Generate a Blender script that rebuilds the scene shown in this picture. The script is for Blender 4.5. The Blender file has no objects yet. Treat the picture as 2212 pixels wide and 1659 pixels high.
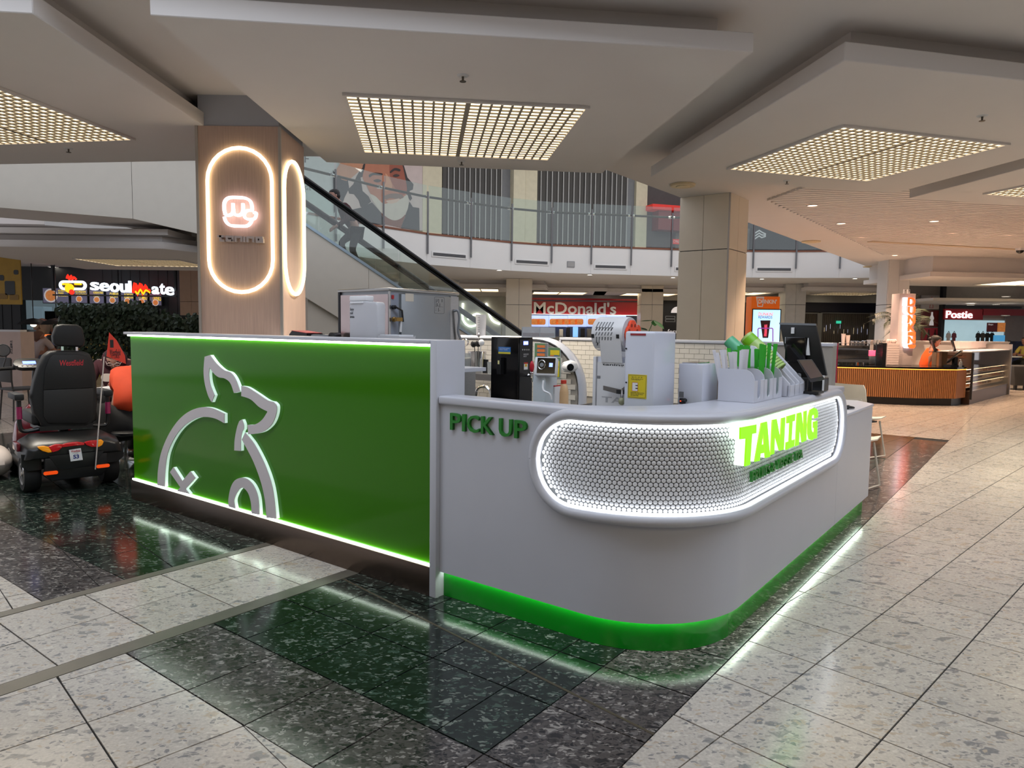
import bpy, bmesh, math, random
from math import sin, cos, pi, radians, atan2, hypot, sqrt
from mathutils import Vector, Matrix
random.seed(7)
SC = bpy.context.scene
COL = SC.collection
# ------------------------------------------------------------------ camera (solved from the photograph's vanishing points)
FPX, PITCH, ROLL, EYE = 1532.17, 0.0780185, 0.0126711, 1.4
KYAW, GYAW = 0.6506606, 0.8014692          # heading of the kiosk's long side and of the floor-tile grid
_r, _f, _u = Vector((1, 0, 0)), Vector((0, cos(PITCH), -sin(PITCH))), Vector((0, sin(PITCH), cos(PITCH)))
CX = _r * cos(ROLL) + _u * sin(ROLL)
CY = _u * cos(ROLL) - _r * sin(ROLL)
cam = bpy.data.cameras.new('camera')
cam.sensor_width = 36; cam.sensor_fit = 'HORIZONTAL'; cam.lens = FPX / 2212 * 36; cam.clip_end = 300
camo = bpy.data.objects.new('camera', cam); COL.objects.link(camo)
camo.matrix_world = Matrix(((CX.x, CY.x, -_f.x, 0), (CX.y, CY.y, -_f.y, 0), (CX.z, CY.z, -_f.z, EYE), (0, 0, 0, 1)))
SC.camera = camo
# ------------------------------------------------------------------ world, exposure, large lights
SC.view_settings.view_transform = 'Standard'; SC.view_settings.look = 'None'
SC.view_settings.exposure = 1.06; SC.view_settings.gamma = 1; SC.view_settings.use_curve_mapping = False
W = bpy.data.worlds.new('mall_ambient'); SC.world = W; W.use_nodes = True
W.node_tree.nodes['Background'].inputs[0].default_value = (0.90, 0.92, 1.0, 1)
W.node_tree.nodes['Background'].inputs[1].default_value = 0.42
def area(name, loc, target, sx, sy, power, col=(1, 1, 1), spread=pi):
    L = bpy.data.lights.new(name, 'AREA'); L.shape = 'RECTANGLE'; L.size = sx; L.size_y = sy; L.energy = power; L.color = col; L.spread = spread
    o = bpy.data.objects.new(name, L); COL.objects.link(o); o.location = loc
    o.rotation_euler = (Vector(target) - Vector(loc)).to_track_quat('-Z', 'Y').to_euler(); return o
area('skylight', (1.0, 1.9, 5.4), (1.0, 4.4, 2.4), 16, 2.2, 150, (0.74, 0.85, 1.0))
area('atrium_skylight', (1.0, 14.5, 11.5), (1.5, 15.0, 3.0), 7, 6, 8, (0.98, 0.97, 0.95))
area('upper_floor_light', (4.0, 19.5, 9.2), (1.0, 25.0, 5.0), 14, 1.5, 130, (1.0, 0.95, 0.86))
# ------------------------------------------------------------------ pixel helpers: a photograph pixel plus a known plane gives a point in the place
def ray(u, v): return CX * ((u - 1106) / FPX) - CY * ((v - 829.5) / FPX) + _f
def P(u, v, z=0.0):
    d = ray(u, v); t = (z - EYE) / d.z; return Vector((d.x * t, d.y * t, z))
def D(u, v, y):
    d = ray(u, v); t = y / d.y; return Vector((d.x * t, y, EYE + d.z * t))
class Fr:
    """a local frame: x to the right along the front, y away, z up"""
    def __init__(s, o, rz): s.o, s.rz = Vector(o), rz; s.m = Matrix.Translation(s.o) @ Matrix.Rotation(rz, 4, 'Z'); s.i = s.m.inverted()
    def w(s, x, y, z=0): return s.m @ Vector((x, y, z))
    def l(s, p): return s.i @ Vector(p)
    def at(s, u, v, x=None, y=None, z=None):
        o = s.i @ Vector((0, 0, EYE)); d = (s.i.to_3x3() @ ray(u, v))
        k, val = (0, x) if x is not None else (1, y) if y is not None else (2, z)
        return o + d * ((val - o[k]) / d[k])
K = Fr(P(937, 1291), -KYAW)                # kiosk: x = along the green wall towards the camera, y = along the long side
G = Fr((0, 0, 0), -GYAW)                   # floor grid
# ------------------------------------------------------------------ materials
def lin(c):
    if max(c) <= 1.0: return tuple(c)
    return tuple(((x / 255) / 12.92 if x <= 10.3 else ((x / 255 + .055) / 1.055) ** 2.4) for x in c)
MATS = {}
def M(name, col=(200, 200, 200), rough=.5, metal=0.0, emit=0.0, ecol=None, spec=.5, noise=.06, scale=6.0, coat=0.0, bump=0.0, stretch=None, trans=0.0, bscale=None, ior=None):
    if name in MATS: return MATS[name]
    m = bpy.data.materials.new(name); m.use_nodes = True; MATS[name] = m
    nt = m.node_tree; b = nt.nodes['Principled BSDF']; c = lin(col)
    b.inputs['Roughness'].default_value = rough; b.inputs['Metallic'].default_value = metal
    b.inputs['Specular IOR Level'].default_value = spec; b.inputs['Coat Weight'].default_value = coat; b.inputs['Coat Roughness'].default_value = .04
    b.inputs['Base Color'].default_value = (*c, 1)
    if trans: b.inputs['Transmission Weight'].default_value = trans
    if ior: b.inputs['IOR'].default_value = ior
    if emit:
        b.inputs['Emission Color'].default_value = (*lin(ecol or col), 1); b.inputs['Emission Strength'].default_value = emit
    if noise or bump:
        tc = nt.nodes.new('ShaderNodeTexCoord'); mp = nt.nodes.new('ShaderNodeMapping'); nz = nt.nodes.new('ShaderNodeTexNoise')
        nt.links.new(tc.outputs['Object'], mp.inputs[0]); nt.links.new(mp.outputs[0], nz.inputs['Vector'])
        mp.inputs['Scale'].default_value = stretch or (1, 1, 1); nz.inputs['Scale'].default_value = scale; nz.inputs['Detail'].default_value = 5
        if noise:
            rp = nt.nodes.new('ShaderNodeMapRange'); rp.inputs[1].default_value = .25; rp.inputs[2].default_value = .75
            rp.inputs[3].default_value = 1 - noise; rp.inputs[4].default_value = 1 + noise
            hs = nt.nodes.new('ShaderNodeHueSaturation'); hs.inputs['Color'].default_value = (*c, 1)
            nt.links.new(nz.outputs['Fac'], rp.inputs[0]); nt.links.new(rp.outputs[0], hs.inputs['Value']); nt.links.new(hs.outputs[0], b.inputs['Base Color'])
        if bump:
            bp = nt.nodes.new('ShaderNodeBump'); bp.inputs['Strength'].default_value = bump; bp.inputs['Distance'].default_value = .004
            nt.links.new(nz.outputs['Fac'], bp.inputs['Height']); nt.links.new(bp.outputs[0], b.inputs['Normal'])
    return m
def glassy(name, tint=(205, 225, 220), refl=.12, rough=.02):
    """thin pane: clear with a fresnel reflection"""
    m = bpy.data.materials.new(name); m.use_nodes = True; nt = m.node_tree; MATS[name] = m
    nt.nodes.remove(nt.nodes['Principled BSDF']); out = nt.nodes['Material Output']
    t = nt.nodes.new('ShaderNodeBsdfTransparent'); t.inputs[0].default_value = (*lin(tint), 1)
    g = nt.nodes.new('ShaderNodeBsdfGlossy'); g.inputs['Roughness'].default_value = rough
    f = nt.nodes.new('ShaderNodeFresnel'); ge = nt.nodes.new('ShaderNodeNewGeometry'); mr = nt.nodes.new('ShaderNodeMapRange'); mr.inputs[3].default_value = 1.45; mr.inputs[4].default_value = 1 / 1.45
    nt.links.new(ge.outputs['Backfacing'], mr.inputs[0]); nt.links.new(mr.outputs[0], f.inputs[0])
    a = nt.nodes.new('ShaderNodeMath'); a.operation = 'ADD'; a.inputs[1].default_value = refl - .04; nt.links.new(f.outputs[0], a.inputs[0])
    mx = nt.nodes.new('ShaderNodeMixShader'); nt.links.new(a.outputs[0], mx.inputs[0]); nt.links.new(t.outputs[0], mx.inputs[1]); nt.links.new(g.outputs[0], mx.inputs[2])
    nt.links.new(mx.outputs[0], out.inputs[0]); return m
def terrazzo(name, base, chips, rough, amount=.35, s1=15., s2=46.):
    m = bpy.data.materials.new(name); m.use_nodes = True; nt = m.node_tree; N = nt.nodes; Lk = nt.links; MATS[name] = m
    b = N['Principled BSDF']; b.inputs['Roughness'].default_value = rough; b.inputs['Specular IOR Level'].default_value = .55
    ge = N.new('ShaderNodeNewGeometry'); oi = N.new('ShaderNodeObjectInfo')
    nz = N.new('ShaderNodeTexNoise'); nz.inputs['Scale'].default_value = 24; Lk.new(ge.outputs['Position'], nz.inputs['Vector'])
    ad = N.new('ShaderNodeVectorMath'); ad.operation = 'MULTIPLY_ADD'; ad.inputs[1].default_value = (.045,) * 3
    Lk.new(nz.outputs['Color'], ad.inputs[0]); Lk.new(ge.outputs['Position'], ad.inputs[2])
    mp = N.new('ShaderNodeMapping'); mp.inputs['Scale'].default_value = (1, 1.9, 1); mp.inputs['Rotation'].default_value = (0, 0, .5); Lk.new(ad.outputs[0], mp.inputs[0])
    prev = None
    for sc, am in ((s1, amount * .6), (s2, amount * 1.15)):
        v = N.new('ShaderNodeTexVoronoi'); v.inputs['Scale'].default_value = sc; Lk.new(mp.outputs[0], v.inputs['Vector'])
        e = N.new('ShaderNodeTexVoronoi'); e.feature = 'DISTANCE_TO_EDGE'; e.inputs['Scale'].default_value = sc; Lk.new(mp.outputs[0], e.inputs['Vector'])
        sp = N.new('ShaderNodeSeparateColor'); Lk.new(v.outputs['Color'], sp.inputs[0])
        g1 = N.new('ShaderNodeMath'); g1.operation = 'LESS_THAN'; g1.inputs[1].default_value = am; Lk.new(sp.outputs[0], g1.inputs[0])
        g2 = N.new('ShaderNodeMapRange'); g2.inputs[1].default_value = .06; g2.inputs[2].default_value = .16; Lk.new(e.outputs['Distance'], g2.inputs[0])
        mu = N.new('ShaderNodeMath'); mu.operation = 'MULTIPLY'; Lk.new(g1.outputs[0], mu.inputs[0]); Lk.new(g2.outputs[0], mu.inputs[1])
        cr = N.new('ShaderNodeValToRGB'); cr.color_ramp.interpolation = 'CONSTANT'
        while len(cr.color_ramp.elements) < len(chips): cr.color_ramp.elements.new(.5)
        for i, cc in enumerate(chips): cr.color_ramp.elements[i].position = i / len(chips); cr.color_ramp.elements[i].color = (*lin(cc), 1)
        Lk.new(sp.outputs[1], cr.inputs[0])
        mx = N.new('ShaderNodeMix'); mx.data_type = 'RGBA'; Lk.new(mu.outputs[0], mx.inputs[0]); Lk.new(cr.outputs[0], mx.inputs[7])
        if prev: Lk.new(prev, mx.inputs[6])
        else: mx.inputs[6].default_value = (*lin(base), 1)
        prev = mx.outputs[2]
    n2 = N.new('ShaderNodeTexNoise'); n2.inputs['Scale'].default_value = 90; n2.inputs['Detail'].default_value = 4; Lk.new(ge.outputs['Position'], n2.inputs['Vector'])
    r1 = N.new('ShaderNodeMapRange'); r1.inputs[1].default_value = .3; r1.inputs[2].default_value = .7; r1.inputs[3].default_value = .86; r1.inputs[4].default_value = 1.1; Lk.new(n2.outputs['Fac'], r1.inputs[0])
    r2 = N.new('ShaderNodeMapRange'); r2.inputs[3].default_value = .93; r2.inputs[4].default_value = 1.06; Lk.new(oi.outputs['Random'], r2.inputs[0])
    m2 = N.new('ShaderNodeMath'); m2.operation = 'MULTIPLY'; Lk.new(r1.outputs[0], m2.inputs[0]); Lk.new(r2.outputs[0], m2.inputs[1])
    hs = N.new('ShaderNodeHueSaturation'); Lk.new(prev, hs.inputs['Color']); Lk.new(m2.outputs[0], hs.inputs['Value']); Lk.new(hs.outputs[0], b.inputs['Base Color'])
    return m
WHITE = M('white_solid_surface', (190, 191, 199), .28, noise=.015)
WHITEP = M('white_plastic', (222, 222, 224), .35, noise=.02)
PAINT = M('ceiling_paint', (214, 208, 204), .85, noise=.015, scale=2)
PAINTW = M('white_wall_paint', (206, 206, 206), .7, noise=.015, scale=2)
CREAM = M('cream_stone_panel', (222, 210, 190), .35, noise=.03, scale=3)
STEEL = M('brushed_steel', (176, 174, 172), .28, 1.0, noise=.08, scale=30, stretch=(1, 1, 14))
CHROME = M('chrome', (220, 220, 222), .08, 1.0, noise=0)
BLACK = M('black_plastic', (16, 16, 18), .4, noise=.05)
BLACKG = M('black_gloss', (9, 9, 11), .12, noise=0)
DARK = M('dark_recess_paint', (38, 38, 42), .7, noise=.1)
GREY = M('mid_grey', (120, 122, 126), .5)
# ------------------------------------------------------------------ mesh and object helpers
ORD = 'first second third fourth fifth sixth seventh eighth ninth tenth eleventh twelfth thirteenth fourteenth fifteenth sixteenth seventeenth eighteenth nineteenth twentieth'.split() + ['twenty-' + w for w in 'first second third fourth fifth sixth seventh eighth ninth'.split()] + ['thirtieth']
class MB:
    def __init__(s, m=None): s.v, s.f, s.m = [], [], m
    def add(s, vs, fs):
        n = len(s.v); s.v += [tuple(s.m @ Vector(v)) for v in vs] if s.m else [tuple(v) for v in vs]; s.f += [[i + n for i in f] for f in fs]; return s
    def box(s, x0, x1, y0, y1, z0, z1):
        return s.add([(x0, y0, z0), (x1, y0, z0), (x1, y1, z0), (x0, y1, z0), (x0, y0, z1), (x1, y0, z1), (x1, y1, z1), (x0, y1, z1)],
                     [(3, 2, 1, 0), (4, 5, 6, 7), (0, 1, 5, 4), (1, 2, 6, 5), (2, 3, 7, 6), (3, 0, 4, 7)])
    def prism(s, poly, ax, lo, hi):
        """extrude a polygon: ax z -> (x, y), y -> (x, z), x -> (y, z)"""
        f = {'z': lambda p, t: (p[0], p[1], t), 'y': lambda p, t: (p[0], t, p[1]), 'x': lambda p, t: (t, p[0], p[1])}[ax]
        n = len(poly); A = sum(poly[i][0] * poly[(i + 1) % n][1] - poly[(i + 1) % n][0] * poly[i][1] for i in range(n))
        if (A < 0) != (ax == 'y'): poly = poly[::-1]
        vs = [f(p, lo) for p in poly] + [f(p, hi) for p in poly]
        return s.add(vs, [list(range(n))[::-1], list(range(n, 2 * n))] + [(i, (i + 1) % n, n + (i + 1) % n, n + i) for i in range(n)])
    def tube(s, pts, r, n=8, closed=False, cap=True, flat=None):
        pts = [Vector(p) for p in pts]; k = len(pts); rr = r if isinstance(r, (list, tuple)) else [r] * k; vs, up = [], None
        for i, p in enumerate(pts):
            a = pts[(i - 1) % k] if closed or i else p; b = pts[(i + 1) % k] if closed or i < k - 1 else p
            t = (b - a).normalized()
            if up is None: up = (Vector((0, 0, 1)) if abs(t.z) < .9 else Vector((1, 0, 0)))
            x = t.cross(up)
            if x.length < 1e-6: x = t.orthogonal()
            x.normalize(); y = x.cross(t).normalized(); up = y
            q = flat if flat else (1, 1)
            vs += [p + x * (cos(2 * pi * j / n) * rr[i] * q[0]) + y * (sin(2 * pi * j / n) * rr[i] * q[1]) for j in range(n)]
        fs = []
        for i in range(k if closed else k - 1):
            for j in range(n):
                i2 = (i + 1) % k; fs.append((i * n + j, i * n + (j + 1) % n, i2 * n + (j + 1) % n, i2 * n + j))
        if cap and not closed: fs += [list(range(n))[::-1], list(range((k - 1) * n, k * n))]
        return s.add(vs, fs)
    def lathe(s, prof, n=16, c=(0, 0, 0), ax='z', cap=True):
        vs, fs = [], []
        for r, z in prof:
            for j in range(n):
                x, y = r * cos(2 * pi * j / n), r * sin(2 * pi * j / n)
                q = {'z': (x, y, z), 'x': (z, x, y), 'y': (y, z, x)}[ax]; vs.append((q[0] + c[0], q[1] + c[1], q[2] + c[2]))
        for i in range(len(prof) - 1):
            for j in range(n): fs.append((i * n + j, i * n + (j + 1) % n, (i + 1) * n + (j + 1) % n, (i + 1) * n + j))
        if cap: fs += [list(range(n))[::-1], list(range((len(prof) - 1) * n, len(prof) * n))]
        return s.add(vs, fs)
    def ell(s, c, r, n=12, m=8):
        prof = [(max(1e-4, sin(pi * i / m)), -cos(pi * i / m)) for i in range(m + 1)]
        k = MB().lathe(prof, n); return s.add([(c[0] + v[0] * r[0], c[1] + v[1] * r[1], c[2] + v[2] * r[2]) for v in k.v], k.f)
    def mesh(s, name, smooth=False, bevel=0, seg=2):
        me = bpy.data.meshes.new(name); me.from_pydata(s.v, [], s.f)
        if bevel:
            bm = bmesh.new(); bm.from_mesh(me); bmesh.ops.remove_doubles(bm, verts=bm.verts, dist=1e-6)
            es = [e for e in bm.edges if len(e.link_faces) == 2 and e.calc_face_angle(0) > .6]
            bmesh.ops.bevel(bm, geom=es, offset=bevel, segments=seg, affect='EDGES', profile=.5, clamp_overlap=True); bm.to_mesh(me); bm.free(); smooth = True
        if smooth:
            for p in me.polygons: p.use_smooth = True
            me.set_sharp_from_angle(angle=.7)
        return me
    def build(s, name, mat, parent=None, smooth=False, bevel=0, seg=2):
        me = s.mesh(name, smooth, bevel, seg)
        if mat: me.materials.append(mat)
        return put(name, me, parent)
def put(name, data, parent=None, loc=None, rz=0.0):
    o = bpy.data.objects.new(name, data); COL.objects.link(o)
    if parent: o.parent = parent
    if loc is not None: o.location = loc
    if rz: o.rotation_euler = (0, 0, rz)
    return o
def tag(o, label=None, cat=None, group=None, kind=None):
    if label: o['label'] = label
    if cat: o['category'] = cat
    if group: o['group'] = group
    if kind: o['kind'] = kind
    return o
def T(name, label, cat, loc=(0, 0, 0), rz=0.0, group=None, kind=None):
    o = bpy.data.objects.new(name, None); o.empty_display_size = .05; COL.objects.link(o); o.location = loc; o.rotation_euler = (0, 0, rz)
    return tag(o, label, cat, group, kind)
def TK(name, label, cat, x, y, z=0.0, rz=0.0, group=None):
    return T(name, label, cat, K.w(x, y, z), K.rz + rz, group)
def dup(o, parent=None):
    c = o.copy(); COL.objects.link(c); c.parent = parent
    for ch in o.children: dup(ch, c)
    return c
def text(s, size, mat, parent, loc, rot=(pi / 2, 0, 0), ext=.002, bold=0.0, align='CENTER', name='lettering', sx=1.0, shear=0.0, space=1.0, bevel=0):
    c = bpy.data.curves.new(name, 'FONT'); c.body = s; c.size = size; c.extrude = ext; c.offset = bold * size; c.align_x = align; c.align_y = 'CENTER'
    c.resolution_u = 3; c.shear = shear; c.space_character = space; c.bevel_depth = bevel; c.materials.append(mat)
    o = bpy.data.objects.new(name, c); COL.objects.link(o); o.parent = parent; o.location = loc; o.rotation_euler = rot; o.scale = (sx, 1, 1); return o
def stadium(cx, cy, hw, hh, n=14):
    """closed stadium outline, half width hw, half height hh, ends round on the short axis"""
    r = min(hw, hh); out = []
    for q, (sx, sy) in enumerate(((1, 1), (-1, 1), (-1, -1), (1, -1))):
        for i in range(n // 2 + 1):
            t = q * pi / 2 + i * (pi / 2) / (n // 2); out.append((cx + sx * (hw - r) + r * cos(t), cy + sy * (hh - r) + r * sin(t)))
    return out
def rrect(cx, cy, hw, hh, r, n=4):
    out = []
    for q, (sx, sy) in enumerate(((1, 1), (-1, 1), (-1, -1), (1, -1))):
        for i in range(n + 1):
            t = q * pi / 2 + i * (pi / 2) / n; out.append((cx + sx * (hw - r) + r * cos(t), cy + sy * (hh - r) + r * sin(t)))
    return out
def strokep(pts, w, closed=False):
    """polygon of constant width w around a 2-D polyline"""
    k = len(pts); L, Rr = [], []
    for i, p in enumerate(pts):
        a = pts[i - 1] if i or closed else p; b = pts[(i + 1) % k] if i < k - 1 or closed else p
        d1 = Vector((p[0] - a[0], p[1] - a[1])); d2 = Vector((b[0] - p[0], b[1] - p[1]))
        d1 = d1.normalized() if d1.length else d2.normalized(); d2 = d2.normalized() if d2.length else d1
        n1 = Vector((-d1.y, d1.x)); n2 = Vector((-d2.y, d2.x)); n = (n1 + n2).normalized(); q = w / 2 / max(.35, n.dot(n1))
        L.append((p[0] + n.x * q, p[1] + n.y * q)); Rr.append((p[0] - n.x * q, p[1] - n.y * q))
    return L, Rr
def stroke(mb, pts, w, ax, lo, hi, closed=False):
    L, Rr = strokep(pts, w, closed); k = len(pts)
    for i in range(k if closed else k - 1):
        j = (i + 1) % k; mb.prism([L[i], L[j], Rr[j], Rr[i]], ax, lo, hi)
    return mb
def smooth2(pts, n=5, closed=False):
    """Catmull-Rom through points of any dimension"""
    k = len(pts); out = []
    for i in range(k if closed else k - 1):
        p = [Vector(pts[(i + d) % k] if closed else pts[min(max(i + d, 0), k - 1)]) for d in (-1, 0, 1, 2)]
        for j in range(n):
            t = j / n; out.append(tuple(.5 * ((2 * p[1]) + (p[2] - p[0]) * t + (2 * p[0] - 5 * p[1] + 4 * p[2] - p[3]) * t * t + (3 * p[1] - p[0] - 3 * p[2] + p[3]) * t ** 3)))
    if not closed: out.append(tuple(pts[-1]))
    return out
def skin(name, pts, edges, mat, parent, sub=1):
    """one continuous body: joints with radii grown by a Skin modifier; pts = [(x, y, z, r)]"""
    me = bpy.data.meshes.new(name); me.from_pydata([p[:3] for p in pts], edges, [])
    me.materials.append(mat); o = put(name, me, parent)
    sk = o.modifiers.new('skin', 'SKIN'); sk.use_smooth_shade = True
    if not me.skin_vertices: 
        bm = bmesh.new(); bm.from_mesh(me); bm.verts.layers.skin.verify(); bm.to_mesh(me); bm.free()
    for i, p in enumerate(pts):
        sv = me.skin_vertices[0].data[i]; r = p[3]; sv.radius = r if isinstance(r, tuple) else (r, r); sv.use_root = (i == 0)
    ss = o.modifiers.new('smooth', 'SUBSURF'); ss.levels = sub; ss.render_levels = sub
    return o
FIT = []
def tfit(s, mat, parent, x0, x1, z0, z1, at=0.0, mode='y', ext=.002, bold=.0, name='lettering', shear=0.0, space=1.0, label=None, keep=False):
    """text stretched to fill a box on a plane of its parent: mode y faces -y (at = y), mode x faces +x (at = x, box along y)"""
    o = text(s, 1.0, mat, parent, (0, 0, 0), (pi / 2, 0, 0) if mode == 'y' else (pi / 2, 0, pi / 2), ext, bold, 'LEFT', name, 1, shear, space)
    o.data.extrude = ext; FIT.append((o, x0, x1, z0, z1, at, mode))
    if label: o['label'] = label
    return o
def run_fit():
    bpy.context.view_layer.update()
    for o, x0, x1, z0, z1, at, mode in FIT:
        bb = o.bound_box; a, b = min(v[0] for v in bb), max(v[0] for v in bb); c, d = min(v[1] for v in bb), max(v[1] for v in bb)
        sx, sy = (x1 - x0) / max(b - a, 1e-4), (z1 - z0) / max(d - c, 1e-4); o.scale = (sx, sy, 1)
        p, q = x0 - a * sx, z0 - c * sy; o.location = (p, at, q) if mode == 'y' else (at, p, q)
    FIT.clear()
def poly_at(fr, pts, k, o0, s, x=None, y=None):
    """photo-crop outline -> polygon on a plane of frame fr"""
    out = []
    for a, b in pts:
        q = fr.at(o0[0] + a / s, o0[1] + b / s, x=x, y=y); out.append((q.y, q.z) if x is not None else (q.x, q.z))
    return out

class Th:
    """a thing in a frame: parts are written in the frame's own coordinates"""
    def __init__(s, fr, name, label, cat, x, y, z=0.0, group=None, kind=None):
        s.fr, s.b = fr, Vector((x, y, z)); s.root = T(name, label, cat, fr.w(x, y, z), fr.rz, group, kind); s.off = Matrix.Translation(-s.b)
    def mb(s, m=None): return MB(s.off @ m if m else s.off)
    def tf(s, txt, mat, x0, x1, z0, z1, at, mode='y', ext=.001, bold=.0, name='lettering', label=None, parent=None, **k):
        b = s.b; c = (b.x, b.y) if mode == 'y' else (b.y, b.x)
        return tfit(txt, mat, parent or s.root, x0 - c[0], x1 - c[0], z0 - b.z, z1 - b.z, at - c[1], mode, ext, bold, name, label=label, **k)
def rot(ax, ang, c=(0, 0, 0)): return Matrix.Translation(c) @ Matrix.Rotation(ang, 4, ax) @ Matrix.Translation(-Vector(c))
# ================================================================== FLOOR
TL = terrazzo('terrazzo_light', (188, 180, 170), [(146, 143, 138), (168, 162, 154), (178, 164, 146), (134, 132, 131), (200, 193, 182)], .17, .36)
TD = terrazzo('terrazzo_charcoal', (76, 71, 69), [(30, 30, 32), (98, 94, 92), (42, 40, 41), (140, 135, 130), (54, 51, 50)], .15, .62, 20., 52.)
TG = terrazzo('terrazzo_dark_green', (25, 34, 30), [(17, 23, 20), (58, 74, 65), (104, 112, 103), (22, 30, 26), (42, 54, 47)], .13, .5, 20., 52.)
GROUT = M('grout', (34, 31, 29), .8)
STRIP = M('floor_strip_bronze', (112, 108, 98), .3, .35, noise=.12, scale=12)
floor = MB().box(-18, 34, -7, 36, -.12, -.006).build('floor', GROUT)
tag(floor, 'terrazzo tile floor in pale and dark bands', kind='structure')
def clip(poly, ax, val, keep_less):
    out = []
    for i, p in enumerate(poly):
        q = poly[(i + 1) % len(poly)]; a = (p[ax] - val) * (1 if keep_less else -1); b = (q[ax] - val) * (1 if keep_less else -1)
        if a <= 0: out.append(p)
        if (a < 0 < b) or (b < 0 < a): t = a / (a - b); out.append((p[0] + (q[0] - p[0]) * t, p[1] + (q[1] - p[1]) * t))
    return out
def parea(p): return abs(sum(p[i][0] * p[(i + 1) % len(p)][1] - p[(i + 1) % len(p)][0] * p[i][1] for i in range(len(p)))) / 2
def subtract(polys, r):
    x0, x1, y0, y1 = r; out = []
    for p in polys:
        a = clip(p, 0, x0, True); b = clip(p, 0, x1, False); m = clip(clip(p, 0, x0, False), 0, x1, True) if p else []
        out += [a, b]
        if m: out += [clip(m, 1, y0, True), clip(m, 1, y1, False)]
    return [p for p in out if len(p) > 2 and parea(p) > 2e-4]
def inside(p, r):
    for ax, v, k in ((0, r[0], False), (0, r[1], True), (1, r[2], False), (1, r[3], True)):
        p = clip(p, ax, v, k) if len(p) > 2 else []
    return p if len(p) > 2 and parea(p) > 2e-4 else None
TS = .392
DARKR = (-8.0, 1.46, -1.28, 8.3)           # kiosk x0, x1, y0, y1 of the dark field
BAND = (-1.49, -.58, -6.0, .05)            # the pale band that runs under the green wall, with its two strips
tiles = []                                  # (polygon in kiosk coordinates, material)
def gridtile(i, j, oa=.21, ob=-.788):
    pts = []
    for dx, dy in ((0, 0), (1, 0), (1, 1), (0, 1)):
        w = G.w(ob + (i + dx) * TS, oa + (j + dy) * TS); q = K.l(w); pts.append((q.x, q.y))
    return pts
for i in range(-62, 66):
    for j in range(-16, 98):
        p = gridtile(i, j); w = K.w(p[0][0], p[0][1])
        if not (-17 < w.x < 32 and -2.2 < w.y < 33): continue
        for q in subtract(subtract([p], DARKR), BAND): tiles.append((q, TL))
        q = inside(p, (-8, -1.49, -1.28, 3.3))
        if q:
            for zz, mm in (((-9, 9, -9, -.88), TD), ((-9, 9, -.88, 9), TG)):
                qq = inside(q, zz)
                if qq: tiles.append((qq, mm))
        q = inside(p, (-8, 1.07, 3.3, 8.3))
        if q: tiles.append((q, TG))
def rows(x0, x1, xs, ys, mat, r=None):
    for a, b in zip(xs, xs[1:]):
        for c, d in zip(ys, ys[1:]): tiles.append(([(a, c), (b, c), (b, d), (a, d)], mat))
rows(0, 0, [-.58, -.48, -.08, .305, .69, 1.07], [-1.28, -.885], TD)
rows(0, 0, [-.58, -.315, .075, .465, .855, 1.07], [-.885, -.495, -.105, .3], TG)
rows(0, 0, [1.07, 1.46], [-1.28] + [-.885 + .39 * k for k in range(24)], TD)
rows(0, 0, [-1.42, -1.055, -.68], [-5.85 + .395 * k for k in range(15)] + [.03], TL)
def shrink(p, g=.0034):
    cx = sum(q[0] for q in p) / len(p); cy = sum(q[1] for q in p) / len(p); out = []
    for q in p:
        d = hypot(q[0] - cx, q[1] - cy); s = max(.3, 1 - g * 1.35 / max(d, 1e-3)); out.append((cx + (q[0] - cx) * s, cy + (q[1] - cy) * s))
    return out
def in_view(w):
    q = Vector(w) - Vector((0, 0, EYE)); z = q.dot(_f)
    if z < .5: return None
    return 1106 + FPX * q.dot(CX) / z, 829.5 - FPX * q.dot(CY) / z
scored = []
for p, m in tiles:
    cx = sum(q[0] for q in p) / len(p); cy = sum(q[1] for q in p) / len(p); w = K.w(cx, cy); s = in_view(w); sc_ = 0
    under = -3.3 < cx < 1.36 and .05 < cy < 3.3
    if s and -60 < s[0] < 2272 and s[1] < 1720 and not under: sc_ = parea(p) / (w.y + 1e-3) ** 3
    scored.append((sc_, p, m))
scored.sort(key=lambda t: -t[0])
far = {}
for n, (s_, p, m) in enumerate(scored):
    q = [K.w(x, y) for x, y in shrink(p)]
    if n < 290 and s_ > 0:
        MB().prism([(v.x, v.y) for v in q], 'z', -.015, 0).build('tile', m, floor)
    else:
        far.setdefault(m.name, MB()).add([(v.x, v.y, 0) for v in q], [list(range(len(q)))])
for nm, mb in far.items():
    me = mb.mesh('distant_tiles'); bm = bmesh.new(); bm.from_mesh(me); bmesh.ops.recalc_face_normals(bm, faces=bm.faces)
    for f in bm.faces:
        if f.normal.z < 0: f.normal_flip()
    bm.to_mesh(me); bm.free(); me.materials.append(MATS[nm]); tag(put('distant_tiles', me, floor), kind='stuff')
for x0, x1 in ((-1.487, -1.423), (-.677, -.583)):
    q = [K.w(x, y) for x, y in ((x0, -5.9), (x1, -5.9), (x1, .02), (x0, .02))]
    MB().prism([(v.x, v.y) for v in q], 'z', -.015, .001).build('border_strip', STRIP, floor)
q = [K.w(-.58, -.118), K.w(1.46, -.43)]; dq = (q[1] - q[0]).normalized(); nq = Vector((-dq.y, dq.x, 0)) * .006
MB().prism([(v.x, v.y) for v in (q[0] - nq, q[1] - nq, q[1] + nq, q[0] + nq)], 'z', -.01, .0012).build('expansion_joint', M('joint_bronze', (92, 82, 68), .4, .5), floor)
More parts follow.
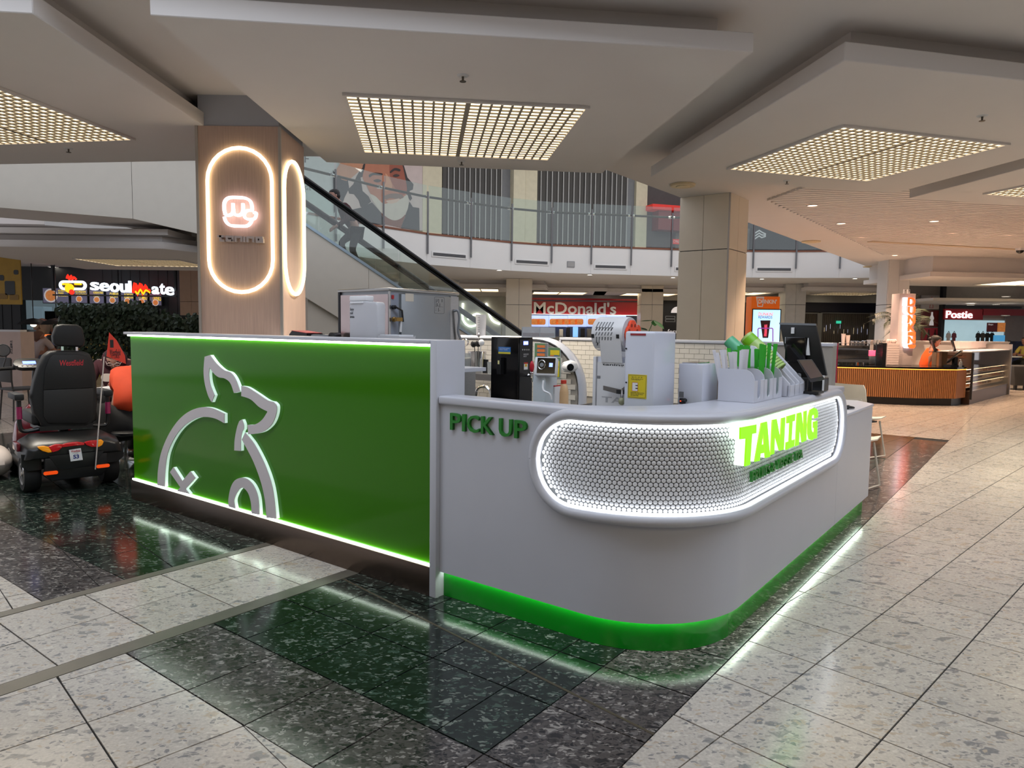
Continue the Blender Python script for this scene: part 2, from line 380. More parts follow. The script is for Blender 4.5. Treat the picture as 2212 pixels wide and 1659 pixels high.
# ================================================================== CEILING: slab, rafts, slats
ZR, ZS = 3.22, 3.5
EA = Vector((sin(KYAW), cos(KYAW), 0)); EB = Vector((cos(KYAW), -sin(KYAW), 0))
e0 = Vector((1.0, 9.27, 0)); e1 = e0 + EA * 30
ceiling = MB().prism([(-16, 4.1), (34, 4.1), (34, 34), (e1.x, 33.2), (e0.x, e0.y), (-2.3, 9.0), (-16, 9.0)], 'z', ZS, ZS + .13).build('ceiling', PAINT)
tag(ceiling, 'pale plaster ceiling with hanging rafts', kind='structure')
MB().prism([(-16, -6), (34, -6), (34, 1.5), (-16, 1.5)], 'z', ZS, ZS + .13).build('rear_shade_slab', PAINT, ceiling)  # unseen slab added overhead to cut the frontal light on the kiosk
def raft(poly, z0=ZR, h=.125, top=ZS, inset=.90, parent=ceiling, mat=PAINT):
    MB().prism(poly, 'z', z0, z0 + h).build('raft', mat, parent, bevel=.006, seg=1)
    cx = sum(p[0] for p in poly) / len(poly); cy = sum(p[1] for p in poly) / len(poly)
    MB().prism([(cx + (x - cx) * inset, cy + (y - cy) * inset) for x, y in poly], 'z', z0 + h, top).build('raft_neck', mat, parent)
raft([(-2.17, 4.35), (1.55, 4.79), (1.02, 8.45), (-2.10, 8.07)])
raft([(2.2, 4.91), (5.55, 5.7), (4.95, 9.4), (1.62, 8.61)])
raft([(5.85, 6.05), (9.4, 6.9), (8.8, 10.6), (5.33, 9.75)])
raft([(-2.86, 4.35), (-2.86, 7.9), (-3.52, 8.07), (-6.9, 8.5), (-6.9, 3.85)])
sd = Vector((cos(.14), sin(.14), 0)); sn = Vector((-sd.y, sd.x, 0))
slat_me = None
for k in range(66):                         # linear slot ceiling over the walkway
    c = Vector((4.4, 8.6, 0)) + sn * (.145 * k)
    t0 = max(0.0, ((c - (e0 + EB * 1.15)).dot(EB)) * -1 / sd.dot(EB))
    a = c + sd * t0; b = c + sd * 13
    MB().prism([(v.x, v.y) for v in (a, b, b + sn * .1, a + sn * .1)], 'z', ZS - .035, ZS - .001).build('slat', PAINT, ceiling)
a = e0 + EB * .95 - EA * 2; b = e0 + EB * .95 + EA * 24
MB().prism([(v.x, v.y) for v in (a, b, b + EB * .16, a + EB * .16)], 'z', ZS - .05, ZS - .001).build('slat_trim', M('trim_beige', (196, 176, 150), .7), ceiling)
wf_ = MB().box(-18, 34, -6.2, -6, 0, 3.5).build('wall_light_block', PAINTW); tag(wf_, 'plain unseen wall behind the viewpoint, added to block light', kind='structure')  # unseen wall added to block low ambient light from behind
# lights in the rafts: frame, glowing diffuser, louvre blades
DIFF = M('light_diffuser', (255, 236, 190), .5, emit=1.25, ecol=(255, 234, 194), noise=0)
LOUV = M('louvre_metal', (138, 130, 118), .6, .0, noise=0)
def grille(c0, ex, ey, w, d, z, label, group, cols=11, rws=20, blades=True, drop=.022, power=0):
    rz = atan2(ex[1], ex[0]); t = T('ceiling_light', label, 'ceiling light', (c0[0], c0[1], z - drop), rz, group)
    hw, hd = w / 2, d / 2
    MB().box(-hw, hw, -hd, hd, drop - .006, drop - .001).build('diffuser', DIFF, t)
    fr = MB(); q = .03
    for x0, x1, y0, y1 in ((-hw - q, -hw, -hd - q, hd + q), (hw, hw + q, -hd - q, hd + q), (-hw, hw, -hd - q, -hd), (-hw, hw, hd, hd + q)): fr.box(x0, x1, y0, y1, 0, drop - .001)
    fr.build('frame', PAINT, t)
    MB().box(-.02, .02, -hd, hd, 0, drop - .007).build('divider', LOUV, t)
    for s in ((-1, 1) if power else ()):
        L = bpy.data.lights.new('panel_lamp', 'SPOT'); L.energy = power; L.color = (1, .92, .80); L.spot_size = 2.15; L.spot_blend = .5; L.shadow_soft_size = .35
        o = bpy.data.objects.new('panel_lamp', L); COL.objects.link(o); p = Matrix.Rotation(rz, 4, 'Z') @ Vector((s * hw * .5, 0, 0)); o.location = (c0[0] + p.x, c0[1] + p.y, z - drop - .01)
    if not blades: return t
    st = (hw - .02) / cols
    me = MB().box(-st * .11, st * .11, -hd, hd, .005, drop - .007).mesh('blade'); me.materials.append(LOUV)
    mc = MB().box(-hw, hw, -.009, .009, .0045, drop - .0075).mesh('cross_blade'); mc.materials.append(LOUV)
    for s in (-1, 1):
        for i in range(1, cols): put('blade', me, t, (s * (.02 + i * st), 0, 0))
    for j in range(1, rws): put('cross_blade', mc, t, (0, -hd + d * j / rws, 0))
    return t
GL = 'louvred ceiling lights'
grille((-.49, 6.74), (1.89, .24), 0, 1.92, 1.79, ZR, 'large louvred light panel in the raft straight above the green kiosk wall', GL, power=190)
grille((3.54, 7.5), (1.81, .53), 0, 1.86, 1.74, ZR, 'large louvred light panel in the raft left of the slotted ceiling', GL, power=190)
grille((7.15, 8.75), (1.81, .45), 0, 1.8, 1.6, ZR, 'louvred light panel cut by the right edge of the picture', GL, 9, 14, power=150)
grille((-4.83, 6.42), (1.77, -.3), 0, 1.85, 1.75, ZR, 'louvred light panel cut by the left edge of the picture', GL, power=150)
for cx, cy, lb in ((-3.6, -2.2, 'rear left'), (.6, -2.4, 'rear middle'), (4.8, -2.0, 'rear right')): grille((cx, cy), (1, .1), 0, 1.9, 1.8, ZS - .001, 'added unseen louvred light panel of the %s bay behind the viewpoint' % lb, GL, power=15, blades=False)  # unseen lamps added to light the floor near the viewpoint
# sprinklers
SPR = M('sprinkler_brass', (92, 84, 74), .4, .7)
for u, v, z, lb in ((1000, 163, ZR, 'sprinkler head in front of the central light panel'), (997, 348, ZR, 'sprinkler head behind the central light panel'), (2122, 250, ZR, 'sprinkler head beside the right light panel'),
                    (1700, 390, ZR, 'sprinkler head at the near corner of the right light panel'), (148, 320, ZR, 'sprinkler head behind the left light panel')):
    p = P(u, v, z); t = T('sprinkler', lb, 'sprinkler', (p.x, p.y, z - .045), 0, 'ceiling sprinklers')
    MB().lathe([(.035, .036), (.045, .045)], 14).build('escutcheon', PAINTW, t); MB().lathe([(.007, .008), (.009, .036)], 8).lathe([(.024, 0), (.024, .004)], 10).lathe([(.004, .004), (.004, .012)], 6).build('nozzle', SPR, t)
# recessed downlights of the walkway
DL = M('downlight_lens', (255, 214, 180), .4, emit=3, ecol=(255, 200, 165), noise=0)
DLW = M('downlight_lens_white', (255, 250, 240), .4, emit=4, ecol=(255, 246, 228), noise=0)
def downlight(p, label, group, power=0, col=(1, .66, .44), mat=DL, r=.075, ang=1.7):
    t = T('downlight', label, 'downlight', (p[0], p[1], p[2] - .012), 0, group)
    MB().lathe([(r, .004), (r * .98, .0118)], 14).build('lens', mat, t)
    rg = MB()
    for k in range(2): pass
    rg.tube([(cos(a * pi / 8) * r * 1.12, sin(a * pi / 8) * r * 1.12, .006) for a in range(16)], r * .13, 6, True).build('trim_ring', PAINTW, t)
    if power:
        L = bpy.data.lights.new('spot', 'SPOT'); L.energy = power; L.color = col; L.spot_size = ang; L.spot_blend = .6; L.shadow_soft_size = .05
        o = bpy.data.objects.new('spot', L); COL.objects.link(o); o.location = (p[0], p[1], p[2] - .05); return o
dls = [(1755, 443), (1817, 482), (1862, 510), (1905, 533), (1933, 551), (1958, 568), (2018, 477), (2055, 501), (2072, 525), (2088, 545), (2101, 561), (2113, 574), (2126, 590), (2178, 505), (2190, 540)]
names = ['first', 'second', 'third', 'fourth', 'fifth', 'sixth', 'seventh', 'eighth']
for i, (u, v) in enumerate(dls):
    p = P(u, v, ZS - .036 if v < 500 else ZS); row, n = (('row beside the atrium edge', i) if i < 6 else ('second row over the walkway', i - 6) if i < 13 else ('row at the right edge of the picture', i - 13))
    downlight(p, '%s recessed downlight from the front in the %s' % (names[n].capitalize() if n < 8 else 'Last', row), 'walkway downlights', 190 if i in (0, 1, 2, 3, 4, 6, 7, 8, 9, 11, 13, 14) else 0)
DISC = M('diffuser_cream', (214, 196, 160), .6)
for u, v, r, lb in ((1475, 398, .17, 'round cream air diffuser beside the stone column top'), (1752, 521, .2, 'round cream air diffuser further along the atrium edge'), (1880, 575, .2, 'round cream air diffuser farthest along the atrium edge')):
    p = P(u, v, ZS); t = T('air_diffuser', lb, 'air vent', (p.x, p.y, ZS - .03), 0, 'round ceiling diffusers'); MB().lathe([(r, 0), (r * 1.05, .012), (r * 1.05, .029)], 24).build('disc', DISC, t); MB().lathe([(r * .55, -.012), (r * .6, -.001)], 20).build('cone', DISC, t)
# cctv dome at the right edge
p = P(2204, 533, ZS); t = T('security_camera', 'white dome security camera on the walkway ceiling', 'camera', (p.x, p.y, ZS - .16)); MB().lathe([(.02, 0), (.07, .03), (.085, .07)], 16).build('dome', BLACKG, t, True); MB().lathe([(.1, .07), (.1, .15), (.06, .159)], 16).build('housing', WHITEP, t, True)
# ================================================================== PILLAR with lit pills
WOOD = M('limed_wood_veneer', (190, 162, 146), .45, noise=.12, scale=9, stretch=(9, 9, .35), bump=.05)
pl = D(430, 400, 6.67); pr = D(604, 400, 6.67)
PW = 0.762; PX0 = -2.925
PILF = Fr((PX0, 6.67, 0), 0)
pil = T('wall_pillar', 'square pillar clad in pale limed wood', None, (PX0, 6.67, 0), 0, kind='structure')
MB().box(0, PW, 0, PW, 0, ZR + .0).build('cladding', WOOD, pil)
MB().box(.01, PW - .01, .01, PW - .01, ZR, ZS).build('column_head', M('column_head_paint', (176, 178, 186), .8, noise=.01), pil)
for x, y in ((PW, 0), (0, 0)): MB().box(x - .012, x + .012, y - .012, y + .012, 0, ZR - .002).build('corner_trim', M('aluminium_trim', (178, 172, 166), .35, .6, noise=.02), pil)
NEON = M('neon_warm', (255, 240, 205), .5, emit=1.5, ecol=(255, 236, 190), noise=0)
NEONW = M('neon_white', (255, 244, 246), .5, emit=1.1, ecol=(255, 236, 240), noise=0)
t = T('neon_sign', 'pill-shaped warm neon sign with a glowing white emblem on the wood pillar', 'neon sign', PILF.w(0, -.003, 0))
a = [PILF.at(u, v, y=-.012) for u, v in ((448, 480), (592, 480), (515, 317), (523, 634))]
cxn, hwn = (a[0].x + a[1].x) / 2, (a[1].x - a[0].x) / 2 - .012; z1, z0 = a[2].z, a[3].z
st_ = stadium(cxn, (z0 + z1) / 2, hwn, (z1 - z0) / 2 - .012)
MB().tube([(x, -.02, z) for x, z in st_], .017, 8, True).build('neon_tube', NEON, t, True)
lc = Vector((PILF.at(520, 459, y=-.02).x, 0, PILF.at(520, 459, y=-.02).z)); S = (PILF.at(560, 459, y=-.02).x - PILF.at(483, 459, y=-.02).x) / 372.0     # emblem drawn in 372-wide units
lg = lambda pts: [(lc.x + (x - 421) * S, lc.z - (y - 735) * S) for x, y in pts]
em = MB()
stroke(em, lg(smooth2([(268, 760), (258, 700), (265, 630), (310, 590), (400, 585), (480, 592), (530, 622), (548, 680), (546, 722)], 4)), 27 * S, 'y', -.05, -.02)
stroke(em, lg(smooth2([(262, 755), (290, 770), (330, 760), (349, 730), (350, 690), (350, 645)], 4)), 27 * S, 'y', -.05, -.021)
stroke(em, lg(smooth2([(352, 700), (362, 752), (395, 768), (432, 758), (452, 725), (454, 680), (454, 645)], 4)), 27 * S, 'y', -.05, -.022)
stroke(em, lg(smooth2([(560, 718), (500, 718), (470, 745), (470, 785), (500, 806), (550, 806), (580, 790), (590, 742), (560, 740)], 4)), 24 * S, 'y', -.05, -.023)
stroke(em, lg(smooth2([(258, 785), (275, 835), (320, 872), (400, 878), (490, 876), (530, 845), (545, 815)], 4)), 27 * S, 'y', -.05, -.024)
em.build('emblem', NEONW, t)
SILV = M('silver_letter', (196, 184, 182), .4, .0, noise=0)
def bl(pts): return [(lc.x + (x - 421) * S, lc.z - (y - 735) * S) for x, y in pts]
for nm, strokes in (('t', [[(180, 985), (250, 985)], [(212, 975), (212, 1030), (250, 1030)]]), ('a', [[(340, 1038), (340, 988), (280, 988), (280, 1028), (340, 1028)]]), ('n', [[(370, 1040), (370, 990), (432, 990), (432, 1040)]]),
                    ('i', [[(462, 985), (462, 1042)]]), ('n', [[(495, 1042), (495, 992), (555, 992), (555, 1042)]]), ('g', [[(655, 994), (592, 994), (592, 1036), (650, 1036), (650, 1016), (620, 1016)]])):
    mb = MB()
    for k, s_ in enumerate(strokes): stroke(mb, bl(s_), 22 * S, 'y', -.04, -.001 - .0005 * k)
    tag(mb.build('letter', SILV, t), 'silver letter ' + nm)
# side pill on the right face
t = T('neon_sign', 'narrow pill-shaped warm neon loop on the side of the wood pillar', 'neon sign', PILF.w(PW + .003, 0, 0))
sq = Fr(PILF.w(PW + .012, 0, 0), pi / 2)
b_ = [sq.at(u, v, y=0) for u, v in ((612, 480), (656, 480), (627, 341), (640, 641))]
st_ = stadium((b_[0].x + b_[1].x) / 2, (b_[2].z + b_[3].z) / 2, (b_[1].x - b_[0].x) / 2 - .015, (b_[2].z - b_[3].z) / 2 - .02)
MB().tube([(.017, y, z) for y, z in st_], .017, 8, True).build('neon_tube', NEON, t, True)
# ================================================================== STONE COLUMN (kiosk-aligned, by the atrium)
cc = P(1577.5, 416, ZS); CW = .80
colf = Fr((cc.x, cc.y, 0), -KYAW)
col = T('wall_column', 'square cream stone column at the atrium edge', None, colf.o, colf.rz, kind='structure')
MB().box(-CW + .01, -.01, .01, CW - .01, 0, ZS).build('core', DARK, col)
zj = colf.at(1572, 537, x=0).z
def colpanels(x0, x1, y0, y1, vertical_axis):
    for za, zb in ((0, .9), (.906, zj - .006), (zj + .006, ZS - .002)):
        if vertical_axis == 'x':
            m = x0 + (x1 - x0) * .49
            for xa, xb in ((x0, m - .003), (m + .003, x1)): MB().box(xa, xb, y0, y1, za, zb).build('stone_panel', CREAM, col)
        else:
            m = y0 + (y1 - y0) * .45
            for ya, yb in ((y0, m - .003), (m + .003, y1)): MB().box(x0, x1, ya, yb, za, zb).build('stone_panel', CREAM, col)
colpanels(-CW + .01, -.012, -.012, .008, 'x'); colpanels(-.008, .012, .012, CW - .01, 'y'); colpanels(-CW - .012, -CW + .008, .012, CW - .01, 'y')
MB().box(-.012, .012, -.012, .012, 0, ZS - .002).build('corner_trim', MATS['aluminium_trim'], col)
MB().box(-CW - .25, .12, -.12, CW + .1, ZS - .012, ZS - .001).build('access_hatch', PAINTW, ceiling).location = (0, 0, 0)
ht = ceiling.children[-1]; ht.location = colf.o; ht.rotation_euler = (0, 0, colf.rz)
# ================================================================== KIOSK, outside
GREENP = M('green_back_painted_glass', (56, 116, 8), .10, noise=.02, coat=.0, scale=1.5, spec=.16)
BRONZE = M('bronze_steel_skirting', (98, 84, 74), .26, .85, noise=.12, scale=14, stretch=(1, 1, 30))
LEDW = M('led_white', (255, 255, 255), .5, emit=5.5, ecol=(238, 255, 238), noise=0)
LEDK = M('led_kick', (255, 255, 255), .5, emit=9, ecol=(238, 255, 238), noise=0)
LEDN = M('led_cool_white', (255, 255, 255), .5, emit=3.6, ecol=(248, 252, 255), noise=0)
pw = TK('kiosk_wall', 'long glossy green kiosk wall with a raised white animal line logo and glowing edges', 'kiosk wall', 0, 0)
MB().box(-3.33, -.03, .032, .21, 0, 1.315).build('wall_core', WHITE, pw)
MB().box(-3.315, -.03, .018, .031, .168, 1.302).build('green_panel', GREENP, pw)
MB().box(-3.37, -.031, -.012, .222, 1.316, 1.336).build('cap', WHITE, pw, bevel=.003)
MB().box(-.03, .016, -.004, .215, 0, 1.336).build('end_post', WHITE, pw, bevel=.004)
MB().box(-3.33, -.031, -.004, .031, 0, .156).build('skirting', BRONZE, pw, bevel=.002)
MB().box(-3.32, -.032, .004, .016, .157, .166).build('led_strip', LEDW, pw)
MB().box(-3.33, -.032, .002, .014, 1.3035, 1.315).build('led_strip', LEDW, pw)
LOGO = M('logo_white_acrylic', (205, 198, 200), .35, noise=.01)
LEDGE = M('logo_edge_light', (240, 250, 245), .4, emit=.22, ecol=(215, 255, 235), noise=0)
c4 = ((270, 700), 2.7649)
def runs(*rs):
    out = []
    for r in rs: out += smooth2(r, 5) if len(r) > 2 else r
    return out
shapes = [
    runs([(475, 195), (508, 185)], [(508, 185), (545, 235), (590, 275), (630, 290), (660, 330), (688, 402)], [(650, 412), (628, 352), (595, 325), (560, 318), (530, 295), (505, 260)], [(505, 262), (500, 300), (508, 360), (533, 425)], [(517, 467), (495, 425), (475, 350), (469, 280), (475, 195)]),
    runs([(694, 370), (730, 378), (790, 415), (850, 455), (885, 465)], [(885, 465), (905, 490), (900, 545), (875, 600), (830, 640), (780, 655), (735, 658)], [(732, 603), (780, 598), (820, 570), (850, 525)], [(850, 522), (800, 495), (750, 450), (694, 430)]),
    runs([(697, 570), (708, 600), (708, 628)], [(700, 640), (691, 690), (690, 758)], [(652, 755), (655, 690), (668, 620), (682, 580)]),
    runs([(592, 592), (540, 565), (480, 555), (420, 565), (350, 610), (295, 680), (255, 770), (240, 870), (237, 972)], [(193, 962), (197, 870), (215, 770), (255, 670), (310, 585), (370, 530), (440, 500), (510, 500), (592, 535)]),
    runs([(717, 648), (770, 715), (830, 830), (870, 940), (890, 1040), (903, 1163)], [(845, 1157), (835, 1050), (810, 940), (770, 830), (730, 750), (697, 690)]),
    [(288, 855), (342, 938), (390, 880), (420, 920), (362, 985), (385, 1015), (310, 998), (330, 975), (268, 885)],
    runs([(620, 1100), (617, 1050), (630, 980), (655, 935), (695, 918), (735, 930), (770, 970), (795, 1040), (803, 1140)], [(755, 1135), (752, 1070), (735, 1010), (705, 978), (680, 990), (658, 1030), (652, 1060), (660, 1105)])]
for sh in shapes:
    pp = []
    for q in poly_at(K, sh, 0, c4[0], c4[1], y=-.008):
        q = (q[0], max(q[1], .1685))
        if not pp or hypot(q[0] - pp[-1][0], q[1] - pp[-1][1]) > .003: pp.append(q)
    if hypot(pp[0][0] - pp[-1][0], pp[0][1] - pp[-1][1]) < .003: pp.pop()
    st = MB().prism(pp, 'y', -.008, -.003).build('logo_stroke', LOGO, pw)
    MB().prism(pp, 'y', -.0029, .0178).build('logo_stroke_edge', LEDGE, st)
# counter body: an outline that runs straight, round the corner and along the side
BX, BY, BR = .875, .555, .53
ARC = BR * pi / 2
S1 = BX + ARC
def body(s, off=0.0):
    if s < BX: return Vector((s, BY - BR - off, 0)), Vector((0, -1, 0))
    if s < S1:
        t = (s - BX) / BR; n = Vector((sin(t), -cos(t), 0)); return Vector((BX, BY, 0)) + n * (BR + off), n
    return Vector((BX + BR + off, BY + s - S1, 0)), Vector((1, 0, 0))
def sample(s0, s1, off):
    ss = [s0] + [BX + ARC * k / 26 for k in range(27) if s0 < BX + ARC * k / 26 < s1] + [s1]
    return [(body(s, off)[0].x, body(s, off)[0].y) for s in ss]
def ringprism(s0, s1, o_out, o_in, z0, z1, mb=None): return (mb or MB()).prism(sample(s0, s1, o_out) + sample(s0, s1, o_in)[::-1], 'z', z0, z1)
SEND, SLOW = S1 + 2.335 - BY, S1 + 3.4 - BY
kc = TK('kiosk_counter', 'white kiosk counter with a rounded corner and a lit pill-shaped tile panel', 'counter', 0, 0)
ringprism(.017, SEND, 0, -.011, .136, 1.011).build('front', WHITE, kc, smooth=True)
kb = M('kick_green_acrylic', (10, 128, 24), .16, noise=.02, coat=.4)
ringprism(.017, SLOW - .04, -.032, -.05, .001, .134).build('kick_plate', kb, kc, smooth=True)
ringprism(.03, SEND - .02, -.0135, -.026, .142, .152).build('led_strip', LEDK, kc, smooth=True)
low = TK('service_counter', 'lower white service counter at the far end of the kiosk', 'counter', 0, 0)
MB().prism([(1.405, 2.337), (1.405, 3.4), (1.25, 3.6), (.72, 3.6), (.72, 2.337)], 'z', .16, .835).build('body', WHITE, low)
MB().prism([(1.412, 2.337), (1.412, 3.405), (1.253, 3.61), (.715, 3.61), (.715, 2.337)], 'z', .836, .857).build('top', WHITE, low, bevel=.004)
MB().prism([(1.353, 2.345), (1.353, 3.36), (1.23, 3.55), (.75, 3.55), (.75, 2.345)], 'z', .001, .135).build('plinth', DARK, low)
MB().prism([(1.405, 2.337), (1.405, 3.4), (1.25, 3.6), (1.243, 3.59), (1.393, 3.394), (1.393, 2.337)], 'z', .136, .1598).build('skirt', WHITE, low)
MB().box(1.378, 1.391, 2.34, 3.36, .142, .152).build('led_strip', LEDK, low)
# light panel
SC0, ZC0 = (.60 + SEND - .012) / 2, .812
HW, HH = (SEND - .012 - .60) / 2 - .025, .217
def onbody(s, z, off):
    p, n = body(s, off); return (p.x, p.y, z)
def stad(hw, hh): return [q for q in stadium(SC0, ZC0, hw, hh, 24)]
def densify(pts, step=.03):
    out = []
    for i, a in enumerate(pts):
        b = pts[(i + 1) % len(pts)]; k = max(1, int(hypot(b[0] - a[0], b[1] - a[1]) / step)); out += [(a[0] + (b[0] - a[0]) * j / k, a[1] + (b[1] - a[1]) * j / k) for j in range(k)]
    return out
MB().tube([onbody(s, z, .028) for s, z in densify(stad(HW, HH))], .026, 10, True).build('panel_rim', WHITE, kc, True)
MB().tube([onbody(s, z, .030) for s, z in densify(stad(HW - .029, HH - .029))], .0065, 6, True).build('panel_led', LEDN, kc, True)
hw2, hh2 = HW - .02, HH - .02
bk = MB(); ss = [SC0 - hw2 + 2 * hw2 * k / 120 for k in range(121)]
def hz(s): 
    d = abs(s - SC0) - (hw2 - hh2); return hh2 if d <= 0 else sqrt(max(0, hh2 * hh2 - d * d))
for a, b in zip(ss, ss[1:]):
    bk.add([onbody(a, ZC0 - hz(a), .003), onbody(b, ZC0 - hz(b), .003), onbody(b, ZC0 + hz(b), .003), onbody(a, ZC0 + hz(a), .003)], [(0, 1, 2, 3)])
bk.build('tile_backing', M('tile_grout_grey', (86, 88, 90), .7), kc)
PENNY = M('penny_tile_white', (214, 216, 220), .22, noise=.03, scale=40)
pm = MB().lathe([(.0097, 0), (.0097, .0028), (.0082, .004), (.0001, .0042)], 12, cap=False).mesh('penny_tile', True); pm.materials.append(PENNY)
pen = []; pitch = .0216; row = 0; z = ZC0 - hh2
hw3, hh3 = HW - .035, HH - .03
while z < ZC0 + hh2:
    s = SC0 - hw2 + (pitch / 2 if row % 2 else 0)
    while s < SC0 + hw2:
        d = max(0, abs(s - SC0) - (hw3 - hh3))
        if hypot(d, z - ZC0) < hh3:
            p, n = body(s, .0035); p.z = z; w = K.w(*p); v = Vector((0, 0, EYE)) - w; nn = (K.m.to_3x3() @ n)
            pen.append((nn.dot(v.normalized()) / v.length_squared, p, n))
        s += pitch
    z += pitch * .866; row += 1
pen.sort(key=lambda t: -t[0])
rest = MB()
for k, (sc_, p, n) in enumerate(pen):
    x = Vector((0, 0, 1)).cross(n); mt = Matrix(((x.x, 0, n.x, p.x), (x.y, 0, n.y, p.y), (x.z, 1, n.z, p.z), (0, 0, 0, 1)))
    if k < 295: o = put('penny_tile', pm, kc); o.matrix_local = mt
    else:
        rest.m = mt; q = MB().lathe([(.0097, 0), (.0097, .0028), (.0082, .004)], 10, cap=False); q.f.append(list(range(20, 30))); rest.add(q.v, q.f)
rest.m = None; tag(rest.build('penny_tiles', PENNY, kc, True), kind='stuff')
# letters
LIME = M('lime_face_lit', (150, 255, 0), .4, emit=.55, ecol=(120, 255, 0), noise=0)
LSIDE = M('letter_side_lit', (240, 255, 240), .4, emit=.5, ecol=(238, 255, 236), noise=0)
GRN = M('green_letter', (22, 120, 24), .4, noise=.02)
c8 = ((1500, 800), 5.53)
LET = [('T', [[(553, 683), (745, 645), (742, 750), (692, 760), (667, 1127), (607, 1147), (625, 815), (550, 824)]]),
       ('A', [[(803, 627), (840, 618), (782, 1080), (725, 1092)], [(838, 618), (872, 610), (907, 1033), (853, 1046), (825, 740)], [(806, 890), (835, 884), (841, 985), (797, 995)]]),
       ('N', [[(935, 590), (985, 580), (1030, 835), (1045, 570), (1088, 558), (1070, 945), (1020, 960), (965, 760), (955, 995), (915, 1010)]]),
       ('I', [[(1110, 548), (1208, 518), (1203, 602), (1175, 612), (1162, 838), (1200, 825), (1195, 905), (1098, 950), (1100, 860), (1135, 848), (1145, 625), (1108, 635)]]),
       ('N', [[(1232, 512), (1280, 500), (1310, 745), (1312, 490), (1345, 478), (1340, 835), (1290, 860), (1262, 660), (1250, 890), (1212, 905)]]),
       ('G', [[(1478, 500), (1462, 462), (1425, 447), (1385, 470), (1365, 540), (1356, 650), (1358, 760), (1375, 825), (1410, 835), (1440, 800), (1445, 815), (1465, 808), (1472, 602), (1425, 615), (1424, 690), (1438, 690), (1436, 730), (1415, 745), (1402, 710), (1400, 620), (1406, 545), (1425, 525), (1440, 545), (1440, 575), (1476, 560)]])]
for ch, polys in LET:
    a, b = MB(), MB()
    for k, pg in enumerate(polys):
        q = poly_at(K, pg, 0, c8[0], c8[1], x=1.462); a.prism(q, 'x', 1.412, 1.456 - .0005 * k); b.prism(q, 'x', 1.4562, 1.462 - .0006 * k)
    o = tag(a.build('letter', LSIDE, kc), 'lit letter %s with white sides' % ch); b.build('letter_face', LIME, o)
q0 = [K.at(1500 + a / 5.53, 800 + b / 5.53, x=1.425) for a, b in ((680, 1290), (1285, 1035), (690, 1240), (680, 1345))]
tfit('FRUITS & VEGGIE TEA', GRN, kc, q0[0].y, q0[1].y, q0[3].z + .004, q0[3].z + .052, 1.424, 'x', .007, .006, label='small green line of lettering')
for ch, a, b in (('P', 365, 520), ('I', 545, 590), ('C', 620, 795), ('K', 828, 1010), ('U', 1095, 1285), ('P', 1325, 1505)):
    x0 = K.at(920 + a / 6.9125, 910, y=.012).x; x1 = K.at(920 + b / 6.9125, 910, y=.012).x
    tfit(ch, GRN, kc, x0, x1, .889, .974, .016, 'y', .008, .012, 'letter', label='green letter ' + ch)
# counter top
ct = TK('stone_worktop', 'white stone counter top that curves round the kiosk corner', 'counter top', 0, 0)
inner = [(1.13, 2.35), (1.13, .75), (1.10, .52), (1.02, .34), (.9, .22), (.76, .155), (.6, .14), (.017, .14)]
inner = [(1.13, 2.35)] + smooth2(inner[1:7], 5) + [(.017, .14)]
MB().prism(sample(.017, SEND + .012, .020) + inner, 'z', 1.0125, 1.055).build('slab', WHITE, ct, bevel=.011, seg=3)
# ================================================================== KIOSK, inside
SUB = M('subway_tile_white', (206, 200, 190), .2, noise=.03)
SUBG = M('subway_grout', (150, 144, 136), .8)
NAVY = M('navy_cladding', (36, 36, 40), .5)
def brickwall(fr, root, off, x0, x1, z0, z1, y, bw=.094, bh=.0455, g=.003, shape=None):
    me = MB().box(-bw / 2 + g / 2, bw / 2 - g / 2, -.006, 0, -bh / 2 + g / 2, bh / 2 - g / 2).mesh('brick'); me.materials.append(SUB)
    r = 0; z = z1 - bh / 2
    while z > z0:
        x = x0 + (bw / 2 if r % 2 else 0) + bw / 2
        while x < x1:
            if shape is None or shape(x + bw / 2, z + bh / 2): put('brick', me, root, off @ Vector((x, y, z)))
            x += bw
        z -= bh; r += 1
th = Th(K, 'wall_back', 'low white-tiled back wall of the kiosk with a white cap', None, -.6, 3.45, 0, kind='structure')
th.mb().box(-1.47, 1.1, 3.4, 3.52, 0, 1.29).build('core', SUBG, th.root); th.mb().box(-1.49, 1.1, 3.385, 3.535, 1.29, 1.318).build('cap', WHITE, th.root, bevel=.005)
th.mb().box(-1.495, -1.47, 3.385, 3.535, 0, 1.29).build('end_trim', WHITE, th.root)
brickwall(K, th.root, th.off, -1.465, .42, .72, 1.287, 3.4)
RW = .46
th = Th(K, 'wall_partition', 'white-tiled partition whose top rounds down to the side', None, -2, 2.65, 0, kind='structure')
curve = [(-1.21 + RW * sin(t * pi / 20), .85 + RW * cos(t * pi / 20)) for t in range(11)]
th.mb().prism([(-3.3, 0), (-3.3, 1.29)] + [(x - .02, z - .02) for x, z in curve] + [(-.77, 0)], 'y', 2.6, 2.7).build('core', SUBG, th.root)
th.mb().tube([(-3.3, 2.65, 1.306)] + [(x, 2.65, z) for x, z in curve] + [(-.75, 2.65, .02)], .045, 8, flat=(1.4, .5)).build('cap', WHITE, th.root, True)
inarc = lambda x, z: x < -1.21 or hypot(x + 1.21, z - .85) < RW - .02 if z > .85 else x < -.78
brickwall(K, th.root, th.off, -2.2, -.76, .55, 1.285, 2.6, shape=inarc)
th = Th(K, 'wall_side', 'white side wall of the kiosk behind the green panel', None, -3.28, 1.8, 0, kind='structure')
th.mb().box(-3.33, -3.24, .23, 3.5, 0, 1.3).build('core', WHITE, th.root)
th = Th(K, 'work_bench', 'steel work bench behind the curved counter', 'bench', -.8, .5, 0)
